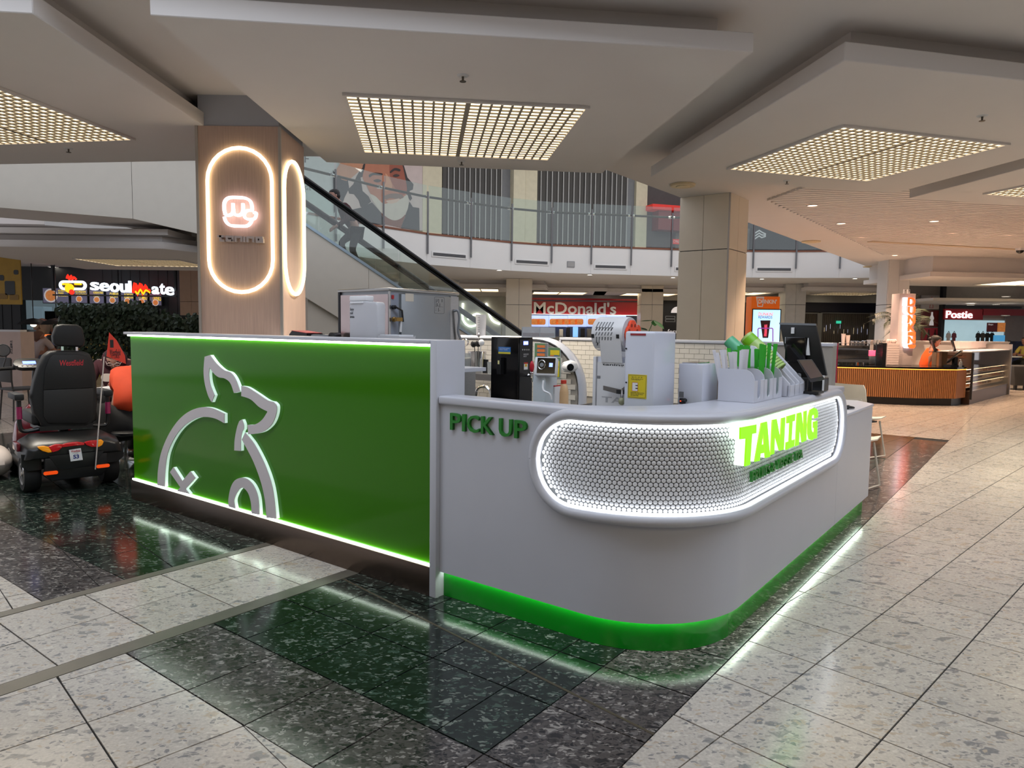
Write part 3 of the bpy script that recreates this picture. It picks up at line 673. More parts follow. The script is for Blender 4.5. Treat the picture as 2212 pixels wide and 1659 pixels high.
th.mb().box(-3.2, .8, .23, .98, .82, .85).build('top', STEEL, th.root); th.mb().box(.8, 1.1, .42, 2.3, .82, .85).build('top', STEEL, th.root)
for x, y in ((-3.1, .3), (-3.1, .9), (-1, .9), (.7, .9), (1.05, 2.2), (.85, 2.2)): th.mb().box(x - .02, x + .02, y - .02, y + .02, 0, .819).build('leg', STEEL, th.root)
# ---- ice machine
ice = Th(K, 'ice_machine', 'stainless steel ice machine standing above the green wall', 'ice machine', -1.12, .82, .851)
X0, X1, Y0, Y1, ZT = -1.368, -.871, .5, 1.154, 1.648
MIR = M('mirror_steel', (176, 160, 158), .18, .9, noise=.1, scale=3, stretch=(1, 1, 3)); PANEL = M('grey_steel_panel', (150, 154, 158), .35, .5, noise=.03)
ice.mb().box(X0 + .012, X1 - .01, Y0 + .01, Y1, .852, ZT - .02).build('cabinet', PANEL, ice.root)
ice.mb().box(X0 + .02, X1 - .012, Y0, Y0 + .009, .86, ZT - .04).build('side_panel', MIR, ice.root)
ice.mb().box(X0, X0 + .018, Y0 - .004, Y1, .852, ZT - .02).build('corner_post', DARK, ice.root)
ice.mb().box(X0 - .004, X1 + .006, Y0 - .006, Y1 + .006, ZT - .02, ZT).build('top', STEEL, ice.root, bevel=.004)
yb = [K.at(u, 680, x=X1).y for u in (841, 861, 866, 972, 990)]
ice.mb().box(X1 - .008, X1 + .001, yb[0], yb[0] + .012, .86, ZT - .021).build('trim', STEEL, ice.root)
ice.mb().box(X1 - .009, X1 - .002, yb[0] + .014, yb[1], .86, ZT - .03).build('recess', M('cool_grey_panel', (138, 144, 158), .4, .3), ice.root)
dr = ice.mb().box(X1 - .008, X1 + .006, yb[2], yb[3], .87, ZT - .035).build('service_panel', PANEL, ice.root, bevel=.002)
ice.mb().box(X1 - .008, X1 + .002, yb[3] + .004, yb[4], .86, ZT - .03).build('side_strip', STEEL, ice.root)
zz = K.at(856, 642, x=X1).z; yy = K.at(848, 642, x=X1).y
ice.mb().box(X1 - .003, X1 + .004, yy - .008, yy + .01, zz - .012, zz + .012).build('switch', M('red_switch', (130, 20, 22), .3, emit=.15, noise=0), ice.root)
zz = K.at(856, 664, x=X1).z
ice.mb().tube([(X1, yy, zz), (X1 + .03, yy, zz), (X1 + .034, yy + .05, zz - .02), (X1 + .02, yb[2], zz - .09)], .0065, 6).build('cord', BLACK, ice.root, True)
ice.mb().lathe([(.013, 0), (.013, .025)], 8, (X1, yy, zz), 'x').build('plug', BLACK, ice.root)
zz = K.at(856, 690, x=X1).z; BRASS = M('brass', (150, 120, 70), .3, .9)
ice.mb().lathe([(.01, 0), (.016, .006), (.016, .02), (.01, .022), (.01, .045)], 10, (X1, yy, zz), 'x').box(X1 + .03, X1 + .05, yy - .01, yy + .04, zz - .012, zz + .012).build('water_valve', BRASS, ice.root)
ice.mb().tube([(X1 + .04, yy + .035, zz - .01), (X1 + .035, yy + .035, zz - .08)], .008, 6).build('valve_pipe', WHITEP, ice.root)
zz = K.at(978, 672, x=X1).z; y2 = (yb[3] + yb[4]) / 2
ice.mb().tube(smooth2([(X1, y2, zz), (X1 + .025, y2 + .01, zz + .002), (X1 + .03, y2 + .02, zz - .05), (X1 + .02, y2 + .02, zz - .14), (X1 + .03, y2 + .04, zz - .2)], 4), .009, 6).build('drain_hose', GREY, ice.root, True)
PR = M('print_dark', (52, 54, 58), .6, noise=0)
za, zb2 = K.at(945, 677, x=X1).z, K.at(945, 642, x=X1).z; ya, yb2 = K.at(937, 660, x=X1).y, K.at(958, 660, x=X1).y
ln = MB(ice.off)
stroke(ln, rrect((ya + yb2) / 2, (za + zb2) / 2, (yb2 - ya) / 2, (zb2 - za) / 2, .008), .0015, 'x', X1 + .0061, X1 + .0066, True); ln.build('instruction_decal', PR, ice.root)
ice.tf('|/| 1\n|L|_\n: |.', PR, ya + .012, yb2 - .012, za + .012, zb2 - .012, X1 + .0062, 'x', .0003)
ya, yb2 = K.at(874, 640, x=X1).y, K.at(892, 640, x=X1).y; za, zb2 = K.at(880, 651, x=X1).z, K.at(880, 634, x=X1).z
lab = ice.mb().box(X1 + .006, X1 + .007, ya, yb2, za, zb2).build('rating_label', M('paper_beige', (200, 190, 176), .8), ice.root)
# ---- jug and small things on the ledge behind the green wall
th = Th(K, 'ledge', 'narrow white ledge behind the green wall', 'shelf', -1.6, .33, .85)
th.mb().box(-3.2, -.05, .231, .47, 1.16, 1.18).build('board', WHITE, th.root)
for x in (-3.1, -2.2, -1.3, -.12): th.mb().box(x - .01, x + .01, .235, .45, .851, 1.159).build('bracket', STEEL, th.root)
yj = .33; jl = [K.at(u, 690, y=yj - .04).x for u in (754, 790, 815)]; zt = [K.at(780, v, y=yj - .04).z for v in (640, 650)]
FROST = M('frosted_plastic', (206, 206, 210), .35, noise=.02, trans=.25)
jug = Th(K, 'water_jug', 'frosted white plastic jug printed with cold drinks wording', 'jug', (jl[0] + jl[2]) / 2, yj, 1.1805)
x0, x1, x2 = jl
jug.mb().prism([(x0 + .01, 1.181), (x0 + .002, 1.25), (x0, zt[1]), (x1, zt[1]), (x1 + .01, zt[1] - .004), (x2 - .01, zt[1] - .008), (x2 + .002, zt[1] - .03), (x2 - .004, 1.32), (x2 - .02, 1.26), (x2 - .024, 1.181)], 'y', yj - .04, yj + .03).build('body', FROST, jug.root, bevel=.01, seg=3)
jug.mb().box(x0 - .002, x1 + .002, yj - .035, yj + .025, zt[1] + .0005, zt[0] + .004).build('lid', WHITEP, jug.root, bevel=.005)
jug.mb().box(x0 + .02, x1 - .02, yj - .046, yj - .0405, zt[1] - .014, zt[1] - .003).build('lid_clip', WHITEP, jug.root)
zq = [K.at(765, v, y=yj - .041).z for v in (665, 687)]
jug.tf('Enjoy\ncold\ndrinks', PR, x0 + .01, x0 + .05, zq[1], zq[0], yj - .0405, 'y', .0004, .01)
pt = Th(K, 'paper_tray', 'white plastic paper tray beside the ice machine', 'tray', K.at(845, 720, y=.35).x, .35, 1.1805)
a, b = K.at(822, 718, y=.3).x, K.at(866, 718, y=.3).x
pt.mb().box(a, b, .28, .42, 1.181, 1.2).box(a, b, .28, .285, 1.2, 1.35).box(a, b, .415, .42, 1.2, 1.35).box(a, a + .004, .285, .415, 1.2, 1.345).box(b - .004, b, .285, .415, 1.2, 1.345).build('tray', FROST, pt.root)
pt.mb().box(a + .008, b - .008, .29, .41, 1.201, 1.354).build('paper_stack', M('paper_white', (226, 228, 234), .8), pt.root)
bx = Th(K, 'carton', 'black and red carton lying on the ledge', 'box', K.at(655, 715, y=.4).x, .4, 1.1805); a, b = K.at(638, 715, y=.38).x, K.at(676, 715, y=.38).x
bx.mb().prism([(a, 1.181), (a, 1.342), (a + .03, 1.365), (b, 1.35), (b, 1.181)], 'y', .33, .46).build('body', BLACK, bx.root); bx.mb().prism([(a + .032, 1.366), (b, 1.3515), (b, 1.3545), (a + .032, 1.369)], 'y', .325, .455).build('lid', M('carton_red', (176, 60, 62), .5), bx.root)
bx = Th(K, 'receipt_printer', 'small grey device lying flat on the ledge', 'printer', K.at(690, 720, y=.4).x, .4, 1.1805); a, b = K.at(679, 715, y=.38).x, K.at(698, 715, y=.38).x
bx.mb().box(a, b, .35, .44, 1.181, 1.343).build('body', GREY, bx.root, bevel=.006); bx.mb().box(a + .01, b - .01, .36, .40, 1.3435, 1.347).build('lid', BLACK, bx.root)
bx = Th(K, 'card_reader', 'black rounded device beside the ice machine', 'device', K.at(722, 715, y=.45).x, .45, 1.1805); a, b = K.at(714, 715, y=.43).x, K.at(729, 715, y=.43).x
bx.mb().prism(rrect((a + b) / 2, 1.27, (b - a) / 2, .089, .025), 'y', .41, .465).build('body', BLACK, bx.root, bevel=.004); bx.mb().box(a + .01, b - .01, .407, .4095, 1.22, 1.3).build('screen', BLACKG, bx.root)
# ---- steel shelf with utensils (far left), sinks
sh = Th(K, 'steel_table', 'stainless steel table and shelf in front of the tiled partition', 'table', -1.6, 2.2, 0)
sh.mb().box(-2.4, -1.2, 1.95, 2.5, .62, .66).build('top', STEEL, sh.root)
sh.mb().box(-2.4, -1.33, 2.15, 2.5, .975, 1.0).box(-2.4, -1.33, 2.145, 2.15, .945, 1.0).build('shelf', STEEL, sh.root)
for x in (-2.38, -1.36): sh.mb().box(x - .015, x + .015, 2.16, 2.19, 0, .974).build('leg', STEEL, sh.root)
for px, lb in ((1000, 'chrome sink tap nearest the white post'), (1045, 'chrome sink tap beside the black boiler')):
    q = K.at(px, 850, y=2.05); f = Th(K, 'sink_tap', lb, 'tap', q.x, 2.05, .661, 'sink taps')
    f.mb().tube(smooth2([(q.x - .09, 2.05, .662), (q.x - .09, 2.05, .8), (q.x - .07, 2.05, .875), (q.x, 2.05, .905), (q.x + .07, 2.05, .87), (q.x + .09, 2.05, .80)], 4), .0125, 8).build('spout', CHROME, f.root, True); f.mb().lathe([(.022, .662), (.022, .69)], 10, (q.x - .09, 2.05, 0)).build('base', CHROME, f.root)
def can(name, label, cat, u, w, v1, y, z0, mat, prof=None, group=None):
    q = K.at(u, v1, y=y); r = abs(K.at(u + w / 2, v1, y=y).x - q.x) * 1.05; h = q.z - z0
    c = Th(K, name, label, cat, q.x, y, z0, group); c.r, c.h = r, h
    c.mb().lathe([(r * .9, z0), (r, z0 + h), (r * .94, z0 + h), (r * .84, z0 + .006)] if not prof else prof(r, z0, h), 16, (q.x, y, 0), cap=False).build('body', mat, c.root, True); return c
CLR = M('clear_plastic', (216, 220, 222), .12, noise=0, trans=.75)
c = can('steel_canister', 'tall polished steel canister holding ladles', 'canister', 1031, 30, 759, 2.28, 1.0005, CHROME)
c.mb().lathe([(c.r * .8, 1.001), (c.r * .8, 1.003)], 12, (c.b.x, 2.28, 0)).build('base', CHROME, c.root)
for k, (dx, h, m, lb) in enumerate(((-.035, .085, BLACK, 'black plastic ladle leaning left in the steel canister'), (.012, .09, BLACK, 'black plastic ladle in the middle of the steel canister'), (.045, .1, WHITEP, 'pale scoop leaning right in the steel canister'))):
    l = Th(K, 'ladle', lb, 'ladle', c.b.x, 2.28, 1.004, 'utensils in the steel canister'); top = 1.0 + c.h + h
    l.mb().tube([(c.b.x + dx * .2, 2.28, 1.004), (c.b.x + dx, 2.28, top - .03)], .004, 6).build('handle', m, l.root); l.mb().ell((c.b.x + dx * 1.15, 2.275, top - .02), (.032, .02, .03), 10, 8).build('bowl', m, l.root, True)
l = Th(K, 'mixing_spoon', 'long twisted steel mixing spoon with a round knob', 'spoon', c.b.x + .02, 2.28, 1.004, 'utensils in the steel canister'); zt = K.at(1034, 719, y=2.28).z
l.mb().tube([(c.b.x + .01, 2.28, 1.004), (c.b.x + .016, 2.28, zt - .03)], .0035, 6).build('handle', CHROME, l.root); l.mb().ell((c.b.x + .016, 2.28, zt - .02), (.013, .013, .02), 10, 8).build('knob', CHROME, l.root, True)
j = can('measuring_jug', 'clear measuring jug beside the steel canister', 'jug', 1008, 22, 763, 2.22, 1.0005, CLR); j.mb().lathe([(j.r * .82, 1.004), (j.r * .9, 1.0 + j.h * .75)], 14, (j.b.x, 2.22, 0)).build('liquid', M('milky_liquid', (214, 200, 184), .3), j.root)
for k in range(6): j.mb().box(j.b.x - j.r * .5, j.b.x - j.r * .2, 2.22 - j.r * .93, 2.22 - j.r * .915, 1.03 + k * .022, 1.033 + k * .022).build('mark', GREY, j.root)
s_ = Th(K, 'strainer', 'wire strainer standing in the clear measuring jug', 'strainer', j.b.x - .03, 2.22, 1.007); q = K.at(1004, 740, y=2.22)
s_.mb().tube([(j.b.x - .005, 2.22, 1.008), (q.x, 2.22, q.z - .03)], .003, 5).build('handle', CHROME, s_.root)
wr = s_.mb()
for a in (0, .6, 1.2): wr.tube([(q.x + .034 * cos(t * pi / 8) * cos(a), 2.22 + .034 * cos(t * pi / 8) * sin(a), q.z + .034 * sin(t * pi / 8)) for t in range(16)], .0022, 5, True)
wr.build('wire_basket', CHROME, s_.root)
can('steel_cup', 'narrow dark steel cup right of the canister', 'cup', 1050, 8, 777, 2.3, 1.0005, M('dark_steel', (70, 70, 74), .2, .9)); can('plastic_cup', 'clear plastic cup on the shelf end by the boiler', 'cup', 1065, 19, 782, 2.24, 1.0005, CLR)
bk_ = Th(K, 'measuring_beaker', 'tall frosted measuring beaker standing on the partition cap', 'beaker', K.at(1039, 700, y=2.65).x, 2.65, 1.3295)
r = .052; bk_.mb().lathe([(r * .86, 1.33), (r, 1.53), (r * .94, 1.53), (r * .8, 1.336)], 18, (bk_.b.x, 2.65, 0), cap=False).lathe([(r * .85, 1.3302), (r * .85, 1.336)], 18, (bk_.b.x, 2.65, 0)).build('body', FROST, bk_.root, True)
for k in range(7): bk_.mb().box(bk_.b.x, bk_.b.x + r * .5, 2.65 - r * .99, 2.65 - r * .95, 1.36 + k * .023, 1.363 + k * .023).build('mark', GREY, bk_.root)
# ---- black water boiler
Y0 = .72; cx = K.at(1120, 730, y=Y0).x; xl = K.at(1061, 728, y=Y0).x; yr = K.at(1151, 730, x=cx).y; ZT = K.at(1120, 729, y=Y0).z
bo = Th(K, 'water_boiler', 'tall glossy black water boiler with a lit display', 'boiler', (xl + cx) / 2, .85, .851)
bo.mb().box(xl, cx, Y0, yr, .852, ZT).build('housing', BLACKG, bo.root, bevel=.004)
pn = bo.mb().box(cx + .0002, cx + .004, Y0 + .01, yr - .006, .9, ZT - .012).build('control_panel', BLACK, bo.root)
def onx(u, v, x): q = K.at(u, v, x=x); return q.y, q.z
fx = cx + .0045
y0, z1 = onx(1131, 737, fx); y1, z0 = onx(1141, 745, fx)
bo.mb().box(cx + .004, fx, y0, y1, z0, z1).build('display', M('display_blue', (120, 140, 255), .3, emit=1.6, ecol=(110, 130, 255), noise=0), bo.root)
bo.tf('88', M('display_text', (230, 235, 255), .3, emit=2, noise=0), y0 + .004, y1 - .004, z0 + .004, z1 - .004, fx + .0003, 'x', .0002, .02)
for u in (1129, 1133.5, 1138, 1142): 
    y, z = onx(u, 755.5, fx); bo.mb().lathe([(.0045, cx + .004), (.004, cx + .007)], 8, (0, y, z), 'x').build('button', WHITEP, bo.root)
y0, z1 = onx(1131, 764, fx); y1, z0 = onx(1142, 771, fx); bo.tf('SERVED\nHOT', WHITEP, y0, y1, z0, z1, cx + .0042, 'x', .0002)
y0, z1 = onx(1132, 783, fx); y1, z0 = onx(1140, 798, fx)
bo.mb().box(cx + .004, cx + .005, y0, y1, z0, z1).build('warning_label', M('label_white', (230, 228, 222), .6), bo.root); bo.mb().box(cx + .005, cx + .0055, y0, y1, z1 - .009, z1).build('warning_band', M('label_red', (190, 30, 34), .5), bo.root); bo.mb().prism([(y0 + .006, z0 + .018), (y1 - .006, z0 + .018), ((y0 + y1) / 2, z0 + .04)], 'x', cx + .005, cx + .0056).build('warning_triangle', M('label_yellow', (226, 178, 20), .5), bo.root)
y0, z0 = onx(1134, 810, fx); bo.mb().tube([(cx + .004, y0 + .005, z0), (cx + .05, y0 + .005, z0), (cx + .055, y0 + .005, z0 - .04)], .011, 8).build('tap', CHROME, bo.root, True); bo.mb().ell((cx + .05, y0 + .005, z0 + .012), (.012, .012, .014), 8, 6).build('tap_knob', CHROME, bo.root, True)
a, b = K.at(1077, 749, y=Y0 - .001), K.at(1103, 765, y=Y0 - .001)
bo.mb().box(a.x, b.x, Y0 - .002, Y0 - .0003, b.z, a.z).build('notice_sticker', M('sticker_blue', (44, 108, 176), .5), bo.root); bo.mb().box(a.x, b.x, Y0 - .0026, Y0 - .0021, b.z, b.z + (a.z - b.z) * .28).build('notice_band', M('sticker_yellow', (206, 190, 60), .5), bo.root)
bo.tf('NOTICE HOT\nwater inside', WHITEP, a.x + .008, b.x - .008, b.z + .022, a.z - .006, Y0 - .0022, 'y', .0002)
a = K.at(1081, 783, y=Y0 - .02); bo.mb().box(a.x - .02, a.x + .01, Y0 - .03, Y0 - .0005, a.z - .07, a.z + .03).build('latch', BLACK, bo.root); bo.mb().box(a.x - .012, a.x + .0, Y0 - .031, Y0 - .0302, a.z - .01, a.z + .012).build('latch_sticker', M('sticker_cream', (220, 214, 150), .6), bo.root)
tr = Th(K, 'fruit_tray', 'clear tray of red fruit puree on top of the black boiler', 'tray', (xl + cx) / 2 + .06, .8, ZT + .001)
a, b = K.at(1135, 714, y=.74).x, K.at(1187, 714, y=.74).x; a, b = a - .02, b - .06
tr.mb().box(a, b, Y0 + .01, Y0 + .17, ZT + .001, ZT + .006).box(a, b, Y0 + .01, Y0 + .014, ZT + .006, ZT + .062).box(a, b, Y0 + .166, Y0 + .17, ZT + .006, ZT + .062).box(a, a + .004, Y0 + .014, Y0 + .166, ZT + .006, ZT + .062).box(b - .004, b, Y0 + .014, Y0 + .166, ZT + .006, ZT + .062).build('tray', CLR, tr.root)
for s0, s1 in ((a + .006, (a + b) / 2 - .003), ((a + b) / 2 + .003, b - .006)): tr.mb().box(s0, s1, Y0 + .016, Y0 + .164, ZT + .0065, ZT + .028).build('fruit', M('red_puree', (150, 24, 34), .25), tr.root)
# ---- posters on the partition
yP = 2.5935
OLV, ORA, YEL, BLU = M('poster_olive', (92, 128, 92), .5), M('poster_orange', (214, 118, 60), .5), M('poster_yellow', (212, 190, 30), .5), M('poster_blue', (60, 96, 150), .5)
def sheet(label, u0, v0, u1, v1, blocks):
    a, b = K.at(u0, v0, y=yP), K.at(u1, v1, y=yP); s = Th(K, 'recipe_sheet', label, 'poster', (a.x + b.x) / 2, yP - .002, b.z, 'recipe sheets on the tiled partition')
    s.mb().box(a.x, b.x, yP - .003, yP - .0008, b.z, a.z).build('paper', WHITEP, s.root); w, h = b.x - a.x, a.z - b.z
    for i, (x0, x1, z0, z1, m) in enumerate(blocks): s.mb().box(a.x + w * x0, a.x + w * x1, yP - .0032 - .0003 * (i + 1), yP - .003 - .0003 * i, b.z + h * z0, b.z + h * z1).build('print_block', m, s.root)
    return s
sheet('olive recipe sheet with orange rows on the tiled partition', 1154, 740, 1184, 779, [(.05, .8, .03, .97, OLV), (.8, .97, .03, .97, GREY), (.24, .78, .72, .86, ORA), (.24, .78, .48, .64, ORA), (.24, .78, .24, .4, ORA), (.24, .78, .04, .14, ORA)] + [(.2, .85, z, z + .035, BLU) for z in (.18, .42, .66)])
sheet('small olive sheet with one yellow block', 1184, 750, 1211, 771, [(.02, .98, .04, .98, OLV), (.2, .92, .18, .7, YEL), (.2, .5, .05, .16, ORA), (.5, .8, .05, .16, BLU)])
s = sheet('tall olive sheet with a large yellow chart', 1184, 771, 1211, 817, [(.02, .98, .02, .98, OLV), (.16, .9, .06, .82, YEL), (.76, .84, .5, .58, PR)])
a = K.at(1226, 792, y=2.5); th = Th(K, 'roll_dispenser', 'white round paper-roll dispenser fixed to the tiled partition', 'dispenser', a.x, 2.59, a.z - .06)
th.mb().lathe([(.045, 2.592), (.055, 2.55), (.045, 2.47), (.034, 2.45)], 18, (a.x + .0, 0, a.z), 'y').build('housing', WHITEP, th.root, True)
th.mb(rot('Z', .9, (a.x + .02, 2.47, a.z))).lathe([(.033, 2.40), (.045, 2.5)], 18, (a.x + .02, 0, a.z), 'y').build('nozzle', WHITEP, th.root, True); th.mb(rot('Z', .9, (a.x + .02, 2.47, a.z))).lathe([(.03, 2.393), (.03, 2.399)], 18, (a.x + .02, 0, a.z), 'y').build('opening', BLACKG, th.root)
# ---- syrup dispenser head
Y0 = .62; a, b = K.at(1152, 778, y=Y0), K.at(1191, 809, y=Y0)
sy = Th(K, 'syrup_dispenser', 'white syrup dispenser with a slanted black display head', 'dispenser', a.x + .05, .7, .851)
hd = Matrix.Translation(((a.x + b.x) / 2, Y0 + .04, (a.z + b.z) / 2)) @ Matrix.Rotation(.35, 4, 'Z') @ Matrix.Rotation(-.22, 4, 'X')
sy.mb(hd).box(-.062, .062, -.03, .03, -.052, .052).build('head', WHITEP, sy.root, bevel=.006); sy.mb(hd).box(-.045, .058, -.0325, -.0304, -.04, .046).build('face', BLACKG, sy.root)
sy.mb(hd).tube([(-.018 + .02 * cos(t * pi / 8), -.0355, .006 + .026 * sin(t * pi / 8)) for t in range(16)], .003, 6, True).build('dial_ring', CHROME, sy.root, True); sy.mb(hd).lathe([(.012, -.036), (.012, -.0326)], 12, (-.018, 0, .006), 'y').build('dial', GREY, sy.root)
sy.mb(hd).box(.024, .044, -.0332, -.0326, -.004, .018).build('readout', MATS['display_blue'], sy.root)
x0, x1 = K.at(1151, 830, y=Y0 + .02).x, K.at(1178, 830, y=Y0 + .02).x
sy.mb().box(x0, x1, Y0 + .02, Y0 + .14, .852, b.z + .006).build('column', M('pale_grey_plastic', (196, 204, 208), .4), sy.root, bevel=.005)
q = K.at(1175, 822, y=Y0 + .01); sy.mb().tube(smooth2([(q.x, Y0 + .005, q.z), (q.x + .01, Y0 - .01, q.z - .05), (q.x + .05, Y0 - .005, q.z - .07), (q.x + .06, Y0, q.z - .1)], 4), .006, 6).build('hose', WHITEP, sy.root, True)
q = K.at(1149, 792, y=Y0 + .1); sy.mb().ell((q.x, Y0 + .1, q.z), (.014, .014, .034), 8, 8).build('pull_tab', M('tap_red', (180, 26, 44), .35), sy.root, True)
def bottle(label, u, v0, v1, w, y, body, cap):
    q = K.at(u, v0, y=y); t = K.at(u, v1, y=y).z; r = abs(K.at(u + w / 2, v0, y=y).x - q.x); z0 = .8505; bt = Th(K, 'sauce_bottle', label, 'bottle', q.x, y, z0)
    bt.mb().lathe([(r * .95, z0), (r, z0 + .02), (r, t - .07), (r * .7, t - .03), (r * .5, t - .021)], 14, (q.x, y, 0)).build('body', body, bt.root, True); bt.mb().lathe([(r * .55, t - .02), (r * .55, t)], 12, (q.x, y, 0)).build('cap', cap, bt.root, True)
bottle('beige syrup bottle with a red cap beside the partition end', 1217, 855, 821, 19, .8, M('beige_syrup', (214, 176, 132), .35), M('cap_red', (206, 62, 44), .4))
Y0 = .72; a, b = K.at(1180, 834, y=Y0), K.at(1198, 862, y=Y0); ca = Th(K, 'milk_carton', 'white and red carton with a heart on its top', 'carton', (a.x + b.x) / 2, Y0 + .03, .8505)
ca.mb().box(a.x, b.x, Y0, Y0 + .06, .851, a.z).build('body', WHITEP, ca.root); ca.mb().box(a.x, b.x, Y0 + .001, Y0 + .059, a.z, a.z + .006).build('red_rim', M('cap_red2', (190, 36, 44), .4), ca.root)
h = K.at(1184, 828, y=Y0); ca.mb().prism([(h.x + .012 * (16 * sin(t) ** 3) / 12, h.z + .012 * (13 * cos(t) - 5 * cos(2 * t) - 2 * cos(3 * t) - cos(4 * t)) / 12) for t in [k * pi / 10 for k in range(20)]], 'y', Y0 + .004, Y0 + .01).build('heart', M('tap_red'), ca.root)
for k in range(6): ca.mb().box(a.x + .004, b.x - .02, Y0 - .0008, Y0 - .0002, .91 + k * .012, .914 + k * .012).build('printed_line', MATS['label_red'], ca.root)
# ---- cup sealing machine
Y0, YB = .45, .693; X1 = K.at(1414, 716, y=Y0).x; X0 = K.at(1350, 716, y=Y0).x; ZT = 1.395
SEALW = M('sealer_white_enamel', (205, 208, 220), .22, noise=.01, coat=.3)
sm = Th(K, 'cup_sealing_machine', 'white cup sealing machine with a printed film roll and orange hub', 'sealing machine', .85, .57, .851)
sm.mb().box(X0, X1, Y0, YB, .852, ZT).build('housing', SEALW, sm.root, bevel=.012, seg=3)
a, b = K.at(1362, 720, y=Y0 - .001), K.at(1395, 725, y=Y0 - .001); sm.mb().box(a.x, b.x, Y0 - .002, Y0 - .0002, b.z, a.z).build('badge', M('badge_red', (150, 50, 56), .4), sm.root)
a, b = K.at(1357, 808, y=Y0 - .001), K.at(1396, 862, y=Y0 - .001); lbp = sm.mb().box(a.x, b.x, Y0 - .002, Y0 - .0002, b.z, a.z).build('warning_label', YEL, sm.root)
bd = sm.mb(); stroke(bd, rrect((a.x + b.x) / 2, (a.z + b.z) / 2, (b.x - a.x) / 2 - .004, (a.z - b.z) / 2 - .004, .006), .0012, 'y', Y0 - .0026, Y0 - .002, True); bd.build('label_border', PR, sm.root)
w, h = b.x - a.x, a.z - b.z
sm.tf('벽 타 데 포', PR, a.x + w * .2, b.x - w * .22, b.z + h * .86, b.z + h * .91, Y0 - .0021, 'y', .0003)
sm.tf('주의 사항을 읽고\n사용하십시오', PR, a.x + w * .16, b.x - w * .2, b.z + h * .76, b.z + h * .83, Y0 - .0021, 'y', .0003)
sm.tf('안전을 위해 전원을 끄고 청소\n하십시오 손을 넣지 마시오\n이상 발생시 연락', PR, a.x + w * .16, b.x - w * .1, b.z + h * .08, b.z + h * .26, Y0 - .0021, 'y', .0003)
sm.mb().box(a.x + w * .24, a.x + w * .54, Y0 - .0026, Y0 - .0021, b.z + h * .3, b.z + h * .66).build('diagram', WHITEP, sm.root)
bd = sm.mb(); stroke(bd, rrect(a.x + w * .39, b.z + h * .48, w * .15, h * .18, .002), .0015, 'y', Y0 - .003, Y0 - .0026, True); bd.build('diagram_frame', MATS['label_red'], sm.root)
for zf in (.4, .52): sm.mb().box(a.x + w * .42, a.x + w * .54, Y0 - .0031, Y0 - .0027, b.z + h * zf, b.z + h * (zf + .04)).build('diagram_bar', BLACK, sm.root)
for v in (753, 826): q = K.at(1353, v, y=Y0); sm.mb().lathe([(.004, Y0 - .004), (.004, Y0 - .0002)], 8, (q.x, 0, q.z), 'y').build('screw', BLACK, sm.root)
FILM = M('printed_film', (214, 214, 216), .3, noise=.02); FPR = M('film_print', (120, 122, 126), .5, noise=0); FPD = M('film_print_dark', (40, 40, 44), .5, noise=0)
rc = Vector((.70, .60, 1.378)); RR = .088
ro = sm.mb().lathe([(RR * .98, .607), (RR, .615), (RR, .775), (RR * .97, .783)], 40, (0, rc.y, rc.z), 'x').build('film_roll', FILM, sm.root, True)
sm.mb().lathe([(RR * .96, .784), (RR * .55, .785)], 40, (0, rc.y, rc.z), 'x').build('roll_end', M('film_layers', (190, 194, 200), .5), sm.root)
HUB = M('orange_hub', (240, 74, 30), .4, noise=.02)
hb = sm.mb(); cp = []
for k in range(48):
    t = 2 * pi * k / 48; cp.append((rc.y + (.058 + .014 * abs(cos(2 * t))) * cos(t) * .9, rc.z + (.058 + .014 * abs(cos(2 * t))) * sin(t)))
hb.prism(cp, 'x', .786, .8).build('roll_hub', HUB, sm.root)
for k in range(8):
    t = 2 * pi * (k + .5) / 8; sm.mb().lathe([(.009, .8), (.009, .8015)], 8, (0, rc.y + .046 * cos(t), rc.z + .048 * sin(t)), 'x').build('hub_hole', M('hub_hole_shadow', (150, 40, 16), .6, noise=0), sm.root)
sm.mb().lathe([(.016, .801), (.016, X0 - .0005)], 12, (0, rc.y, rc.z), 'x').build('axle', GREY, sm.root, True)
for a_, wd, st2 in ((.55, .16, 'TANING'), (.02, .13, 'taning'), (-.35, .16, 'TANING'), (.30, .13, 'taning'), (-.62, .13, 'taning')):
    # print bands wrapped on the roll: short boxes turned onto the drum
    mt = Matrix.Translation((0, rc.y, rc.z)) @ Matrix.Rotation(-a_, 4, 'X')
    n_ = 6
    for k in range(n_):
        hgt = .016 if st2 == 'taning' else .034; xw = .105 if st2 == 'taning' else .1; x0 = .63 + k * xw / n_
        m_ = FPD if st2 == 'taning' and a_ != .02 else FPR
        sm.mb(mt).prism([(x0, -hgt / 2), (x0 + xw / n_ * .34, -hgt / 2), (x0 + xw / n_ * .75, hgt / 2), (x0 + xw / n_ * .4, hgt / 2)], 'y', -RR - .0012, -RR + .0008).build('film_mark', m_, ro)
for xx in (.617, .76): sm.mb(Matrix.Translation((0, rc.y, rc.z)) @ Matrix.Rotation(.12, 4, 'X')).box(xx - .008, xx + .008, -RR - .0012, -RR + .001, -.01, .01).build('register_mark', BLACK, ro)
sm.mb().prism([(rc.y - .088, rc.z - .01), (rc.y - .085, rc.z - .02), (.545, 1.235), (.54, 1.235)], 'x', .655, .775).build('film_web', FILM, sm.root)
a, b = K.at(1286, 775, y=.54), K.at(1350, 868, y=.54)
sm.mb().box(a.x, X0 - .002, .56, .72, .852, 1.262).build('lower_body', SEALW, sm.root, bevel=.006); sm.mb().box(a.x - .02, a.x - .001, .55, .72, .95, 1.262).build('side_plate', WHITEP, sm.root, bevel=.004)
fs = sm.mb().box(a.x + .01, X0 - .012, .545, .556, .90, 1.235).build('film_sheet', FILM, sm.root)
